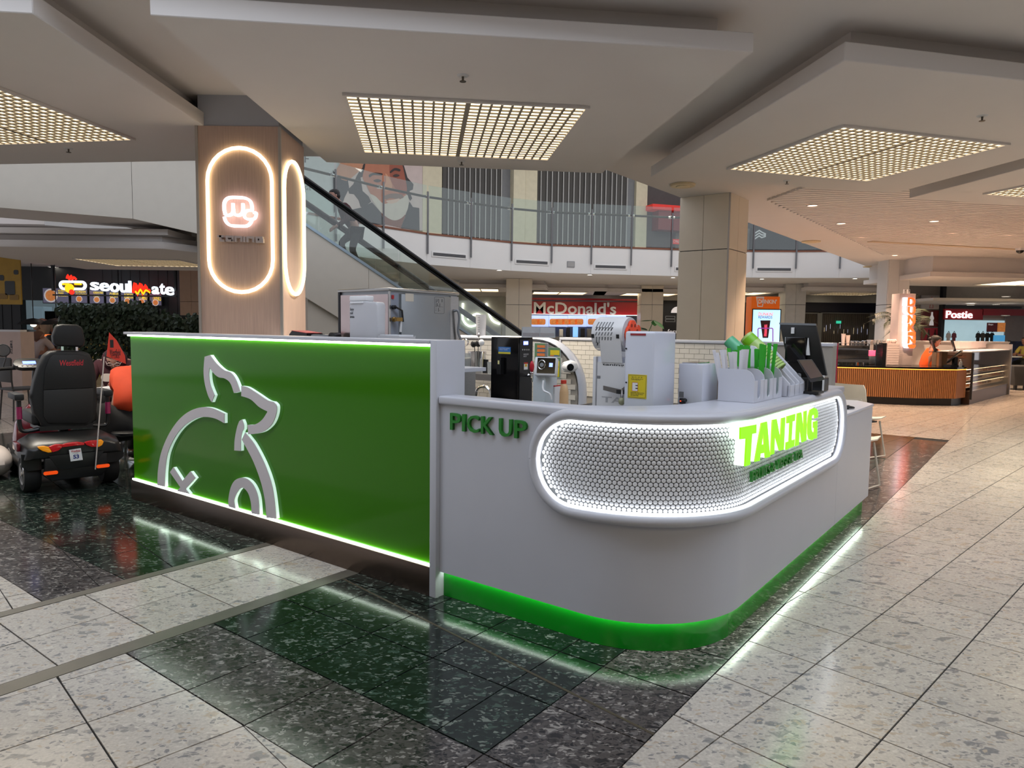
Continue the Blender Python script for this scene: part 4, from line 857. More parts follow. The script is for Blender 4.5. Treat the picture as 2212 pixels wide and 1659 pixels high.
for zf, m_, st2 in ((1.215, FPD, 'taning'), (1.03, M('film_print_pale', (168, 168, 172), .5, noise=0), 'TA'), (.995, FPR, 'taning')): sm.tf(st2, m_, a.x + .04, X0 - .05, zf, zf + (.014 if st2 == 'taning' else .03), .5446, 'y', .0003, .02, parent=sm.root)
for xx in (a.x + .02, X0 - .03):
    for zf in (1.15, .965): sm.mb().box(xx - .009, xx + .009, .5435, .5448, zf, zf + .014).build('register_mark', GREY, fs)
p0 = K.at(1305, 838, y=.52); sm.mb().prism([(p0.x, p0.z - .01), (p0.x, p0.z + .012), (p0.x + .1, p0.z - .002), (X0 - .004, p0.z + .035), (X0 - .004, p0.z - .02), (p0.x + .09, p0.z - .025)], 'y', .51, .518).build('lever', M('lever_steel', (120, 116, 112), .35, .8), sm.root)
q = K.at(1341, 846, y=.5); sm.mb().box(q.x - .025, X0 - .001, .5, .54, q.z - .012, q.z + .008).build('lever_block', BLACK, sm.root); q = K.at(1343, 867, y=.5); sm.mb().tube([(q.x, .5, q.z), (q.x, .5, q.z + .06)], .006, 6).build('knob_stem', CHROME, sm.root); sm.mb().ell((q.x, .5, q.z), (.017, .017, .02), 10, 8).build('knob', M('knob_olive', (150, 150, 120), .3), sm.root, True)
q = K.at(1383, 712, y=.8); sm.mb().lathe([(.03, q.x - .012), (.03, q.x + .004)], 14, (0, .77, q.z - .005), 'x').build('rear_hub', HUB, sm.root); sm.mb().lathe([(.02, q.x - .16), (.02, q.x - .013)], 12, (0, .77, q.z - .02), 'x').build('rear_roll', FILM, sm.root)
sm.mb().box(q.x - .17, q.x + .004, .75, .79, 1.2, q.z - .041).build('rear_bracket', WHITEP, sm.root)
# ---- second white machine, boxes
Y0 = .72; a, b = K.at(1466, 785, y=Y0), K.at(1516, 878, y=Y0)
w2 = Th(K, 'cup_dispenser_unit', 'short white enamelled unit with a black rocker switch', 'machine', (a.x + b.x) / 2, .8, .851)
w2.mb().box(a.x, b.x, Y0, Y0 + .2, .852, a.z).build('housing', SEALW, w2.root, bevel=.006); w2.mb().box(a.x + .01, b.x - .04, Y0 + .02, Y0 + .18, a.z + .0005, a.z + .005).build('top_plate', CHROME, w2.root)
q = K.at(1474, 866, y=Y0); w2.mb().box(q.x - .012, q.x + .012, Y0 - .012, Y0 - .0005, q.z - .014, q.z + .014).build('switch', BLACK, w2.root, bevel=.003); w2.mb().ell((q.x - .004, Y0 - .013, q.z), (.003, .002, .003), 6, 6).build('switch_light', M('red_glow', (255, 60, 30), .4, emit=2, noise=0), w2.root); w2.mb().tube([(q.x + .018, Y0 - .008, q.z + .006), (q.x + .02, Y0 - .03, q.z), (q.x + .02, Y0 - .03, q.z - .04)], .011, 8).build('plug', BLACK, w2.root, True)
q = K.at(1472, 852, y=Y0); w2.mb().box(q.x - .012, q.x + .012, Y0 - .0012, Y0 - .0002, q.z - .014, q.z + .014).build('rating_label', GREY, w2.root)
CARD = M('cardboard', (112, 92, 74), .8, noise=.08)
for k, (v0, v1) in enumerate(((813, 847), (847, 880))):
    y = 1.0; a, b = K.at(1518, v0, y=y), K.at(1556, v1, y=y); z0, z1 = (.985, 1.165) if k == 0 else (.851, .984)
    c = Th(K, 'cardboard_box', ('upper' if k == 0 else 'lower') + ' brown cardboard box behind the straw holder', 'box', (a.x + b.x) / 2, y + .1, z0, 'cardboard boxes on the bench')
    c.mb().box(a.x, min(b.x, 1.09), y, y + .2, z0 + .0005, z1).build('box', CARD, c.root); c.mb().box(a.x - .001, min(b.x, 1.09) + .001, y - .001, y + .201, z1 - .04, z1 - .002).build('tape', M('brown_tape', (104, 80, 60), .4), c.root)
# small things on the bench behind the counter
q = K.at(1264, 866, y=.35); th = Th(K, 'steel_tin', 'small open steel tin on the bench', 'tin', q.x, .35, .8505); th.mb().lathe([(.036, .851), (.036, 1.03), (.033, 1.03), (.033, .86)], 18, (q.x, .35, 0), cap=False).build('body', CHROME, th.root, True); th.mb().lathe([(.034, .9), (.034, .902)], 16, (q.x, .35, 0)).build('contents', GREY, th.root)
q = K.at(1236, 857, y=.6); th = Th(K, 'steel_guard', 'brushed steel splash guard standing on the bench', 'splash guard', q.x, .9, .8505); th.mb().prism([(q.x - .12, .851), (q.x - .12, .965), (q.x + .06, 1.005), (q.x + .06, .851)], 'y', .9, .908).build('plate', STEEL, th.root); th.mb().box(q.x - .12, q.x + .06, .908, .94, .851, .859).build('foot', STEEL, th.root)
# ---- potted plant on the back wall cap
q = K.at(1398, 716, y=3.46); pp = Th(K, 'potted_plant', 'small potted plant with broad leaves on the back wall', 'plant', q.x, 3.46, 1.3185); LEAF = M('leaf_green', (48, 88, 40), .45, noise=.15)
pp.mb().lathe([(.03, 1.319), (.04, 1.36), (.036, 1.36), (.03, 1.35)], 12, (q.x, 3.46, 0)).build('pot', BLACK, pp.root, True)
def leaf(mb, a, b, w, n=5):
    a, b = Vector(a), Vector(b); d = b - a; s = d.cross(Vector((0, 0, 1))).normalized() if abs(d.normalized().z) < .95 else Vector((1, 0, 0)); u = s.cross(d).normalized(); vs, fs = [], []
    for i in range(n + 1):
        t = i / n; c = a + d * t - Vector((0, 0, 1)) * (d.length * .18 * t * t); ww = w * sin(pi * min(1, t * .94 + .03)); vs += [c + s * ww, c + u * (-ww * .25), c - s * ww]
    for i in range(n): k = 3 * i; fs += [(k, k + 1, k + 4, k + 3), (k + 1, k + 2, k + 5, k + 4)]
    return mb.add(vs, fs)
tp = K.at(1412, 692, y=3.4); pp.mb().tube([(q.x, 3.46, 1.35), (tp.x, tp.y, tp.z)], .004, 6).build('stem', LEAF, pp.root)
for u, v, w in ((1388, 689, .035), (1437, 705, .04), (1418, 702, .03), (1372, 704, .035), (1384, 703, .03)):
    e = K.at(u, v, y=3.4); leaf(pp.mb(), (tp.x, tp.y, tp.z) if u > 1385 else (q.x, 3.46, 1.4), (e.x, e.y - .03, e.z), w).build('leaf', LEAF, pp.root, True)
# ---- straw holder with straws and cup stacks
HW_ = M('holder_white_acrylic', (208, 210, 220), .3, noise=.01)
ho = Th(K, 'straw_holder', 'white acrylic straw and lid holder on the counter', 'holder', 1.26, 1.05, 1.0555)
x0, x1, ya, yb_ = 1.172, 1.352, .80, 1.235; zb = 1.056; zt = 1.216
prof = [(x0, zb), (x0, zt), (x1 - .055, zt)] + [(x1 - .055 + .055 * sin(t * pi / 16), zt - .055 + .055 * cos(t * pi / 16)) for t in range(1, 9)] + [(x1, zb)]
for k, y in enumerate((ya, .945, 1.09, yb_)): ho.mb().prism(prof, 'y', y, y + .006).build('divider', HW_, ho.root)
ho.mb().box(x0, x0 + .006, ya + .006, yb_, zb, zt).build('back_panel', HW_, ho.root); ho.mb().box(x0 + .006, x1 - .006, ya + .006, yb_, zb, zb + .006).build('base', HW_, ho.root)
fz = 1.162; fr_ = [(ya + .006, zb), (ya + .006, fz)]
for yc in (.872, 1.018, 1.165):
    fr_ += [(yc - .022, fz), (yc - .022, 1.092)] + [(yc - .022 * cos(t * pi / 6), 1.092 - .022 * sin(t * pi / 6)) for t in range(1, 6)] + [(yc + .022, 1.092), (yc + .022, fz)]
fr_ += [(yb_, fz), (yb_, zb)]
ho.mb().prism(fr_, 'x', x1 - .006, x1).build('slotted_front', HW_, ho.root)
cr = Th(K, 'cup_rack', 'slanted white acrylic rack holding stacked paper cups', 'rack', 1.33, 1.38, 1.0555)
prof = [(1.15, zb), (1.15, 1.30), (1.17, 1.325), (1.195, 1.32), (1.385, 1.125), (1.385, zb)]
for y in (1.262, 1.35, 1.44, 1.53): cr.mb().prism(prof, 'y', y, y + .02).build('rail', HW_, cr.root, bevel=.004)
cr.mb().box(1.372, 1.385, 1.262, 1.55, zb, 1.115).build('front', HW_, cr.root)
STW, STG = M('straw_wrap_white', (226, 224, 228), .5, noise=.03), M('straw_wrap_green', (58, 178, 52), .45, noise=.1, scale=20)
def straw(i, x, y, z0, z1, dx, dy, mat, label, grp, w):
    t = Th(K, 'wrapped_straw', label, 'straw', x, y, z0, grp); mb = t.mb(); a = Vector((x, y, z0)); b = Vector((x + dx, y + dy, z1)); an = random.uniform(-.6, .6); s = Vector((cos(an), sin(an), 0)) * w; f = Vector((-sin(an), cos(an), 0)) * w * .35
    vs, fs = [], []
    for k in range(5):
        c = a.lerp(b, k / 4); q = 1 if 0 < k < 4 else 1.25; g = 1 if 0 < k < 4 else .2
        vs += [c - s * q, c + f * g, c + s * q, c - f * g]
    for k in range(4):
        for j in range(4): fs.append((4 * k + j, 4 * k + (j + 1) % 4, 4 * k + 4 + (j + 1) % 4, 4 * k + 4 + j))
    fs += [(3, 2, 1, 0), (16, 17, 18, 19)]; mb.add(vs, fs); m = mb.build('wrapper', mat, t.root, True)
random.seed(3)
for i in range(14):
    x = x0 + .014 + .0062 * i + random.uniform(-.004, .004); y = .84 + random.uniform(-.02, .09); straw(i, x, y, 1.0635, 1.3 + random.uniform(-.02, .012), (i - 6) * .005 - .022, random.uniform(-.02, .0), STW, ORD[i] + ' white paper-wrapped straw from the left in the holder', 'white wrapped straws', .0085)
for i in range(28):
    x = x0 + .014 + .0046 * i + random.uniform(-.003, .003); y = .99 + random.uniform(-.02, .2); straw(i, x, y, 1.0635, 1.33 + random.uniform(-.03, .012), (i - 14) * .0022 - .012, random.uniform(-.01, .01), STG, ORD[i] + ' green wrapped straw from the left in the holder', 'green wrapped straws', .0088)
CUPG, CUPT = M('cup_lime_translucent', (176, 206, 122), .25, noise=.12, scale=8), M('cup_teal_translucent', (92, 176, 134), .25, noise=.08)
for (u0, v0, u1, v1, y, r, mat, lb) in ((1612, 727, 1690, 806, 1.31, .047, CUPG, 'leaning stack of lime green cups'), (1574, 735, 1640, 800, 1.49, .043, CUPT, 'leaning stack of teal cups behind the straws'), ):
    a, b = K.at(u0, v0, y=y), K.at(u1, v1, y=y); d = (b - a); L_ = d.length; d.normalize(); st = Th(K, 'cup_stack', lb, 'cups', b.x, y, 1.07, 'cup stacks')
    q = d.to_track_quat('Z', 'Y').to_matrix().to_4x4(); m_ = Matrix.Translation(a) @ q; n = 9
    st.mb(m_).lathe([(r * .84, 0), (r * .95, L_ * .42), (r * .8, L_ * .42)], 18, cap=False).build('cup', mat, st.root, True); st.mb(m_).lathe([(r * .8, .001), (r * .83, .004)], 18).build('cup_base', mat, st.root)
    for k in range(n): z = L_ * .42 + (L_ * .5) * k / n; st.mb(m_).lathe([(r * .95, z), (r * 1.0, z + L_ * .035), (r * 1.03, z + L_ * .04), (r * .95, z + L_ * .05)], 18, cap=False).build('cup_rim', mat, st.root, True)
    if mat == CUPG: st.mb(m_).lathe([(r * .851, .012), (r * .90, L_ * .2)], 18, cap=False).build('printed_band', M('cup_print_green', (120, 190, 20), .35), st.root, True)
# ---- POS monitor (seen from behind), card terminal
yM = 1.72; q = [K.at(u, v, y=yM) for u, v in ((1683, 697), (1762, 699), (1786, 812), (1704, 800))]
po = Th(K, 'pos_monitor', 'black point-of-sale monitor seen from behind', 'monitor', 1.3, 1.78, 1.0555)
po.mb().prism([(p.x, p.z) for p in q], 'y', yM, yM + .03).build('screen_back', BLACK, po.root, bevel=.006); po.mb().prism([(p.x, p.z) for p in (q[0], q[1], q[1] + Vector((.004, 0, -.012)), q[0] + Vector((.004, 0, -.012)))], 'y', yM - .003, yM - .0005).build('top_bezel', GREY, po.root)
a, b = K.at(1699, 728, y=yM - .02), K.at(1743, 783, y=yM - .02); po.mb().prism([(a.x, a.z), (b.x - .01, a.z), (b.x, b.z), (a.x, b.z)], 'y', yM - .04, yM - .001).build('housing', BLACKG, po.root, bevel=.004)
for u, v in ((1712, 714), (1699, 735)): s = K.at(u, v, y=yM - .01); po.mb().box(s.x - .008, s.x + .009, yM - .012, yM - .0005, s.z - .018, s.z + .018).build('bracket', WHITEP, po.root)
a = K.at(1745, 730, y=yM - .03); po.mb().prism([(a.x, a.z), (a.x + .012, a.z - .1), (a.x - .008, a.z - .1)], 'y', yM - .03, yM - .012).build('hinge_cover', WHITEP, po.root)
po.mb().box(1.2, 1.44, 1.74, 1.86, 1.056, 1.135).build('base', BLACK, po.root, bevel=.006); po.mb().box(1.27, 1.36, 1.755, 1.80, 1.135, 1.3).build('stand', BLACK, po.root)
wq = K.at(1775, 790, y=1.68); po.mb().box(wq.x - .05, wq.x + .012, 1.695, 1.705, 1.148, 1.154).box(wq.x + .004, wq.x + .012, 1.695, 1.705, 1.06, 1.148).build('white_bracket', WHITEP, po.root)
q = [K.at(u, v, y=1.52) for u, v in ((1722, 777), (1754, 776), (1783, 820), (1752, 826))]
te = Th(K, 'card_terminal', 'tilted customer display tablet beside the till', 'terminal', 1.38, 1.55, 1.0555)
te.mb().prism([(p.x, p.z) for p in q], 'y', 1.51, 1.52).build('tablet', M('tablet_grey', (70, 66, 66), .3), te.root, bevel=.003); c_ = sum(q, Vector()) / 4
te.mb().prism([(c_.x + (p.x - c_.x) * .84, c_.z + (p.z - c_.z) * .8 + .008) for p in q], 'y', 1.5085, 1.5098).build('screen', M('tablet_screen', (120, 100, 92), .1, noise=.02), te.root)
te.mb().tube([(c_.x, 1.53, c_.z - .01), (c_.x - .02, 1.58, 1.12), (c_.x - .02, 1.58, 1.06)], .014, 8).build('arm', BLACK, te.root, True); te.mb().box(c_.x - .08, c_.x + .04, 1.53, 1.65, 1.056, 1.07).build('foot', BLACK, te.root, bevel=.003)
kp = K.at(1716, 818, y=1.52); te.mb().prism(rrect(kp.x - .005, kp.z + .0, .03, .03, .01), 'y', 1.535, 1.56).build('keypad', GREY, te.root)
# crumpled black cable tie bundle on the low counter
q = K.at(1826, 882, z=.86); cb = Th(K, 'cable_bundle', 'bundled black cable lying on the low service counter', 'cable', q.x, q.y, .8575)
for k in range(3): cb.mb().tube(smooth2([(q.x - .05 + .02 * k, q.y - .04, .864), (q.x + .02, q.y - .05 + .02 * k, .872), (q.x + .05, q.y + .03, .866), (q.x - .02 * k, q.y + .06, .87), (q.x - .06, q.y + .02, .864 + .008 * k)], 4, True), .007, 6, True).build('loop', BLACK, cb.root, True)
cb.mb().box(q.x - .02, q.x + .025, q.y - .015, q.y + .015, .8585, .885).build('plug', BLACK, cb.root, bevel=.003)
# ================================================================== LEFT: mobility scooter, diners, planted screen, food stall
SF = Fr(((P(66, 1061).x + P(234, 1040).x) / 2, (P(66, 1061).y + P(234, 1040).y) / 2, 0), atan2(P(234, 1040).y - P(66, 1061).y, P(234, 1040).x - P(66, 1061).x))
sc = Th(SF, 'mobility_scooter', 'black mobility scooter with a high seat parked at the green wall', 'scooter', 0, 0, 0)
CHAR = M('scooter_black', (19, 20, 21), .38, noise=.06); UPH = M('black_upholstery', (13, 14, 16), .55, noise=.1, scale=30, bump=.1); SILVR = M('alloy_silver', (170, 164, 160), .3, .7); RUB = M('tyre_rubber', (15, 15, 16), .75, noise=.15)
MAROON = M('maroon_gloss', (92, 18, 30), .2, coat=.5, noise=.04); AMBER = M('amber_lens', (226, 140, 14), .15, emit=.12, coat=.5, noise=.1); REDL = M('red_lens', (172, 18, 26), .15, emit=.1, coat=.5, noise=.1); ORFL = M('orange_reflector', (240, 78, 16), .3, emit=.25, noise=0)
hx = hypot(P(234, 1040).x - P(66, 1061).x, P(234, 1040).y - P(66, 1061).y) / 2
RWH = .152
def wheel(x, y, r, w, side):
    sc.mb().lathe([(r * .62, x - w / 2), (r * .9, x - w / 2 - .004), (r, x - w * .3), (r, x + w * .3), (r * .9, x + w / 2 + .004), (r * .62, x + w / 2)], 26, (0, y, r), 'x').build('tyre', RUB, sc.root, True)
    xo = x + side * (w / 2 - .002)
    rim = sc.mb().lathe([(r * .62, xo), (r * .6, xo + side * .006), (r * .5, xo + side * .004)], 22, (0, y, r), 'x', cap=False).build('wheel_rim', SILVR, sc.root, True)
    for k in range(3):
        t = k * 2 * pi / 3 + .5; sc.mb().prism([(y + r * .08 * cos(t + 1.57), r + r * .08 * sin(t + 1.57)), (y + r * .55 * cos(t + .3), r + r * .55 * sin(t + .3)), (y + r * .55 * cos(t - .3), r + r * .55 * sin(t - .3)), (y + r * .08 * cos(t - 1.57), r + r * .08 * sin(t - 1.57))], 'x', xo - .004, xo + .006).build('spoke', SILVR, rim)
    sc.mb().lathe([(r * .14, xo), (r * .12, xo + side * .012)], 12, (0, y, r), 'x').build('hub_cap', SILVR, sc.root)
wheel(-hx, 0, RWH, .11, -1); wheel(hx, 0, RWH, .11, 1); wheel(-hx + .06, 1.05, RWH * .92, .09, -1); wheel(hx - .06, 1.05, RWH * .92, .09, 1)
W_ = hx + .075
sec = lambda y, s, z0, z1: [(-W_ * s, y, z0), (-W_ * s * .93, y, z0 + (z1 - z0) * .7), (-W_ * s * .7, y, z1), (W_ * s * .7, y, z1), (W_ * s * .93, y, z0 + (z1 - z0) * .7), (W_ * s, y, z0)]
def loft(secs, mb):
    n = len(secs[0]); fs = []
    for i in range(len(secs) - 1):
        for j in range(n): fs.append((i * n + j, i * n + (j + 1) % n, (i + 1) * n + (j + 1) % n, (i + 1) * n + j))
    return mb.add([p for s in secs for p in s], fs + [list(range(n))[::-1], list(range((len(secs) - 1) * n, len(secs) * n))])
loft([sec(-.24, .86, .30, .40), sec(-.2, .98, .29, .425), sec(-.05, 1.04, .30, .45), sec(.18, 1.0, .30, .46), sec(.3, .8, .28, .44)], sc.mb()).build('rear_cover', CHAR, sc.root, bevel=.012)
sc.mb().prism([(-W_ * .62, .30), (W_ * .62, .30), (W_ * .62, .17), (W_ * .5, .11), (-W_ * .5, .11), (-W_ * .62, .17)], 'y', -.255, -.2).build('rear_bumper', BLACK, sc.root, bevel=.008)
sc.mb().prism([(-.2, .32), (.2, .32), (.13, .2), (-.13, .2)], 'y', -.262, -.2555).build('bumper_panel', CHAR, sc.root, bevel=.003)
for s in (-1, 1):
    sc.mb().prism([(s * W_ * .64, .31), (s * W_ * 1.02, .34), (s * W_ * 1.02, .24), (s * W_ * .9, .20), (s * W_ * .64, .2)], 'y', -.17, -.155).build('mudguard', CHAR, sc.root)
    sc.mb().prism(rrect(s * W_ * .52, .185 + (0.006 if s > 0 else -.004), .05, .014, .012), 'y', -.264, -.2556).build('reflector', ORFL, sc.root)
yy = -.246
def sp(pts, y): return [((q := SF.at(u, v, y=y)).x, q.z) for u, v in pts]
c2 = lambda pts: [(a / 7.373, 880 + b / 7.373) for a, b in pts]
lp = -.262
sc.mb().prism(sp(c2([(600, 632), (700, 618), (775, 630), (800, 665), (830, 715), (770, 722), (680, 695), (620, 660)]), lp), 'y', lp, -.225).build('tail_lamp_amber', AMBER, sc.root, bevel=.004)
sc.mb().prism(sp(c2([(778, 628), (900, 590), (1000, 592), (990, 640), (930, 690), (840, 715), (805, 668)]), lp), 'y', lp - .001, -.225).build('tail_lamp_red', REDL, sc.root, bevel=.004)
sc.mb().prism(sp(c2([(1003, 592), (1090, 570), (1230, 552), (1345, 565), (1345, 600), (1180, 612), (1030, 632), (995, 635)]), lp), 'y', lp, -.225).build('tail_lamp_bar', REDL, sc.root, bevel=.003)
sc.mb().prism(sp(c2([(1348, 560), (1460, 530), (1548, 528), (1552, 630), (1460, 630), (1380, 600)]), lp), 'y', lp - .001, -.225).build('tail_lamp_red', REDL, sc.root, bevel=.004)
sc.mb().prism(sp(c2([(1555, 525), (1620, 515), (1655, 545), (1630, 600), (1575, 632), (1556, 630)]), lp), 'y', lp, -.225).build('tail_lamp_amber', AMBER, sc.root, bevel=.004)
pq = sp(c2([(1100, 680), (1288, 650), (1320, 835), (1128, 862)]), -.27); pl8 = sc.mb().prism(pq, 'y', -.27, -.2632).build('number_plate', WHITEP, sc.root)
bx0, bx1 = pq[0][0], pq[1][0]; bz0, bz1 = pq[2][1], pq[0][1]
sc.tf('Westfield', M('westfield_red', (190, 40, 52), .5, noise=0), bx0 + .012, bx1 - .006, bz1 - .022, bz1 - .003, -.2712, 'y', .0005, .01); sc.tf('ST LUKES', GREY, bx0 + .025, bx1 - .02, bz1 - .034, bz1 - .028, -.2712, 'y', .0005)
sc.tf('S3', M('plate_navy', (30, 44, 120), .5, noise=0), bx0 + .028, bx1 - .015, bz0 + .016, bz0 + .05, -.2712, 'y', .0005, .03)
sc.mb().box(-W_ * 1.06, -W_ * .98, -.08, .1, .35, .42).build('side_reflector', MAROON, sc.root, bevel=.01); sc.mb().box(-.29, -.12, .3, 1.2, .12, .17).box(.12, .29, .3, 1.2, .12, .17).box(-.29, .29, .3, 1.2, .17, .19).build('deck', CHAR, sc.root, bevel=.01)
loft([[(-.24, .95, .19), (.24, .95, .19), (.24, 1.25, .19), (-.24, 1.25, .19)], [(-.22, 1.0, .45), (.22, 1.0, .45), (.2, 1.22, .45), (-.2, 1.22, .45)], [(-.1, 1.05, .62), (.1, 1.05, .62), (.1, 1.16, .62), (-.1, 1.16, .62)]], sc.mb()).build('front_cowl', MAROON, sc.root, bevel=.02)
YS = .14                                  # seat
def sq(pts, y): return [((q := SF.at(a / 3.19, 560 + b / 3.19, y=y)).x, q.z) for a, b in pts]
bkp = sq([(345, 636), (400, 630), (560, 632), (620, 650), (650, 720), (668, 800), (672, 1000), (660, 1110), (600, 1165), (300, 1165), (235, 1060), (215, 960), (235, 850), (270, 740), (305, 665)], YS)
sc.mb().prism(bkp, 'y', YS, YS + .13).build('backrest', UPH, sc.root, bevel=.022, seg=3)
cxb = sum(p[0] for p in bkp) / len(bkp)
pan = sq([(370, 660), (540, 655), (600, 675), (630, 760), (645, 880), (645, 1090), (590, 1130), (330, 1130), (300, 1080), (300, 900), (310, 760), (335, 690)], YS - .012)
zm = SF.at(470 / 3.19, 560 + 893 / 3.19, y=YS).z
for a_, b_ in ((zm + .0015, 9), (-9, zm - .0015)):
    q = clip(clip(pan, 1, a_, False), 1, b_, True); sc.mb().prism(q, 'y', YS - .012, YS - .0005).build('back_panel', UPH, sc.root, bevel=.004)
hr = sq([(390, 455), (430, 447), (530, 450), (570, 470), (590, 560), (580, 600), (560, 606), (400, 600), (370, 585), (365, 530)], YS + .01)
sc.mb().prism(hr, 'y', YS + .005, YS + .1).build('headrest', UPH, sc.root, bevel=.02, seg=3)
for u in (430, 530): q = SF.at(u / 3.19, 752, y=YS + .05); sc.mb().box(q.x - .008, q.x + .008, YS + .045, YS + .055, q.z - .05, q.z + .03).build('headrest_post', CHROME, sc.root)
a, b = SF.at(412 / 3.19, 560 + 735 / 3.19, y=YS - .013), SF.at(575 / 3.19, 560 + 692 / 3.19, y=YS - .013); sc.tf('Westfield', MATS['westfield_red'], a.x, b.x, a.z, b.z, YS - .0125, 'y', .0006, .012, shear=.15)
sc.mb().box(cxb - .25, cxb + .25, YS + .05, YS + .52, .52, .63).build('seat_cushion', UPH, sc.root, bevel=.03, seg=3)
sc.mb().box(cxb - .2, cxb + .2, YS, YS + .42, .475, .515).build('seat_frame', BLACK, sc.root); sc.mb().lathe([(.04, .2), (.04, .474)], 12, (cxb, .3, 0)).build('seat_post', BLACK, sc.root, True)
for s in (-1, 1):
    x = cxb + s * .335
    sc.mb().tube(smooth2([(cxb + s * .2, YS + .06, .49), (x - s * .03, YS + .06, .48), (x, YS + .06, .53), (x, YS + .06, .66), (x, YS + .06, .74)], 4), .018, 8).build('armrest_tube', BLACK if s > 0 else CHAR, sc.root, True)
    sc.mb().box(x - .035, x + .035, YS + .02, YS + .34, .745, .80).build('armrest_pad', UPH, sc.root, bevel=.012)
    sc.mb().lathe([(.022, .585), (.022, .69)], 10, (x, YS + .06, 0)).build('armrest_sleeve', M('magenta_gloss', (140, 28, 78), .2, coat=.5, noise=0), sc.root, True)
sc.mb().tube(smooth2([(cxb - .05, 1.1, .6), (cxb - .06, 1.02, .85), (cxb - .06, .93, 1.03)], 4), .04, 10).build('tiller', BLACK, sc.root, True)
q = SF.at(200 / 3.19, 560 + 725 / 3.19, y=.85); tl = Matrix.Translation((q.x, .85, q.z)) @ Matrix.Rotation(.6, 4, 'X')
sc.mb(tl).prism(stadium(0, 0, .125, .075), 'z', -.02, .02).build('dashboard', BLACK, sc.root, bevel=.01); sc.mb(tl).box(-.05, .05, -.02, .02, .021, .024).build('display', M('scooter_display', (90, 110, 255), .3, emit=2.2, ecol=(80, 105, 255), noise=0), sc.root)
for k in range(6): sc.mb(tl).lathe([(.008, .0205), (.007, .026)], 8, (-.1 + .04 * (k % 3) + (.12 if k > 2 else 0), -.045, 0)).build('button', GREY, sc.root)
for s in (-1, 1): sc.mb().tube(smooth2([(q.x + s * .1, .86, q.z - .03), (q.x + s * .22, .84, q.z - .035), (q.x + s * .32, .78, q.z - .04)], 4), .017, 8).build('handlebar', BLACK, sc.root, True)
mr = SF.at(6, 757, y=.9); sc.mb().tube([(q.x - .2, .86, q.z - .03), (mr.x + .03, .9, mr.z - .03)], .007, 6).build('mirror_stalk', BLACK, sc.root); sc.mb().lathe([(.055, .885), (.06, .9), (.03, .93)], 18, (mr.x, 0, mr.z), 'y').build('mirror', BLACK, sc.root, True); sc.mb().lathe([(.05, .882), (.05, .8848)], 18, (mr.x, 0, mr.z), 'y').build('mirror_glass', CHROME, sc.root)
f0, f1 = SF.at(206, 1014, y=-.28), SF.at(225, 772, y=-.28)
sc.mb().tube([(f0.x, -.28, f0.z), (f1.x, -.28, f1.z + .005)], .005, 6).build('flag_pole', M('pole_white', (190, 182, 176), .4), sc.root)
fl = [((p := SF.at(u, v, y=-.285)).x, p.z) for u, v in ((236, 718), (230, 770), (272, 786), (270, 768), (252, 735))]
FLG = M('flag_orange', (206, 54, 34), .6, noise=.05, scale=4); sc.mb().prism(fl, 'y', -.286, -.283).build('flag', FLG, sc.root)
def fb(u0, v0, u1, v1): a, b = SF.at(u0, v1, y=-.287), SF.at(u1, v0, y=-.287); return a.x, b.x, a.z, b.z
sc.tf('1', BLACK, *fb(238, 734, 245, 751), -.2868, 'y', .0006, .03); sc.tf('Westfield', BLACK, *fb(237, 754, 260, 768), -.2868, 'y', .0006, .01); sc.tf('ST LUKES', BLACK, *fb(240, 767, 258, 774), -.2868, 'y', .0006)
bg = Th(SF, 'white_bag', 'white cloth bag lying beside the scooter', 'bag', -.42, 1.0, 0)
bg.mb().ell((-.40, .95, .14), (.13, .34, .14), 14, 10).build('cloth', M('bag_cloth', (176, 166, 160), .8, noise=.08, bump=.3), bg.root, True); bg.mb().tube(smooth2([(-.42, 1.1, .26), (-.4, 1.0, .32), (-.42, .9, .27)], 4), .012, 6).build('handle', MATS['bag_cloth'], bg.root, True)
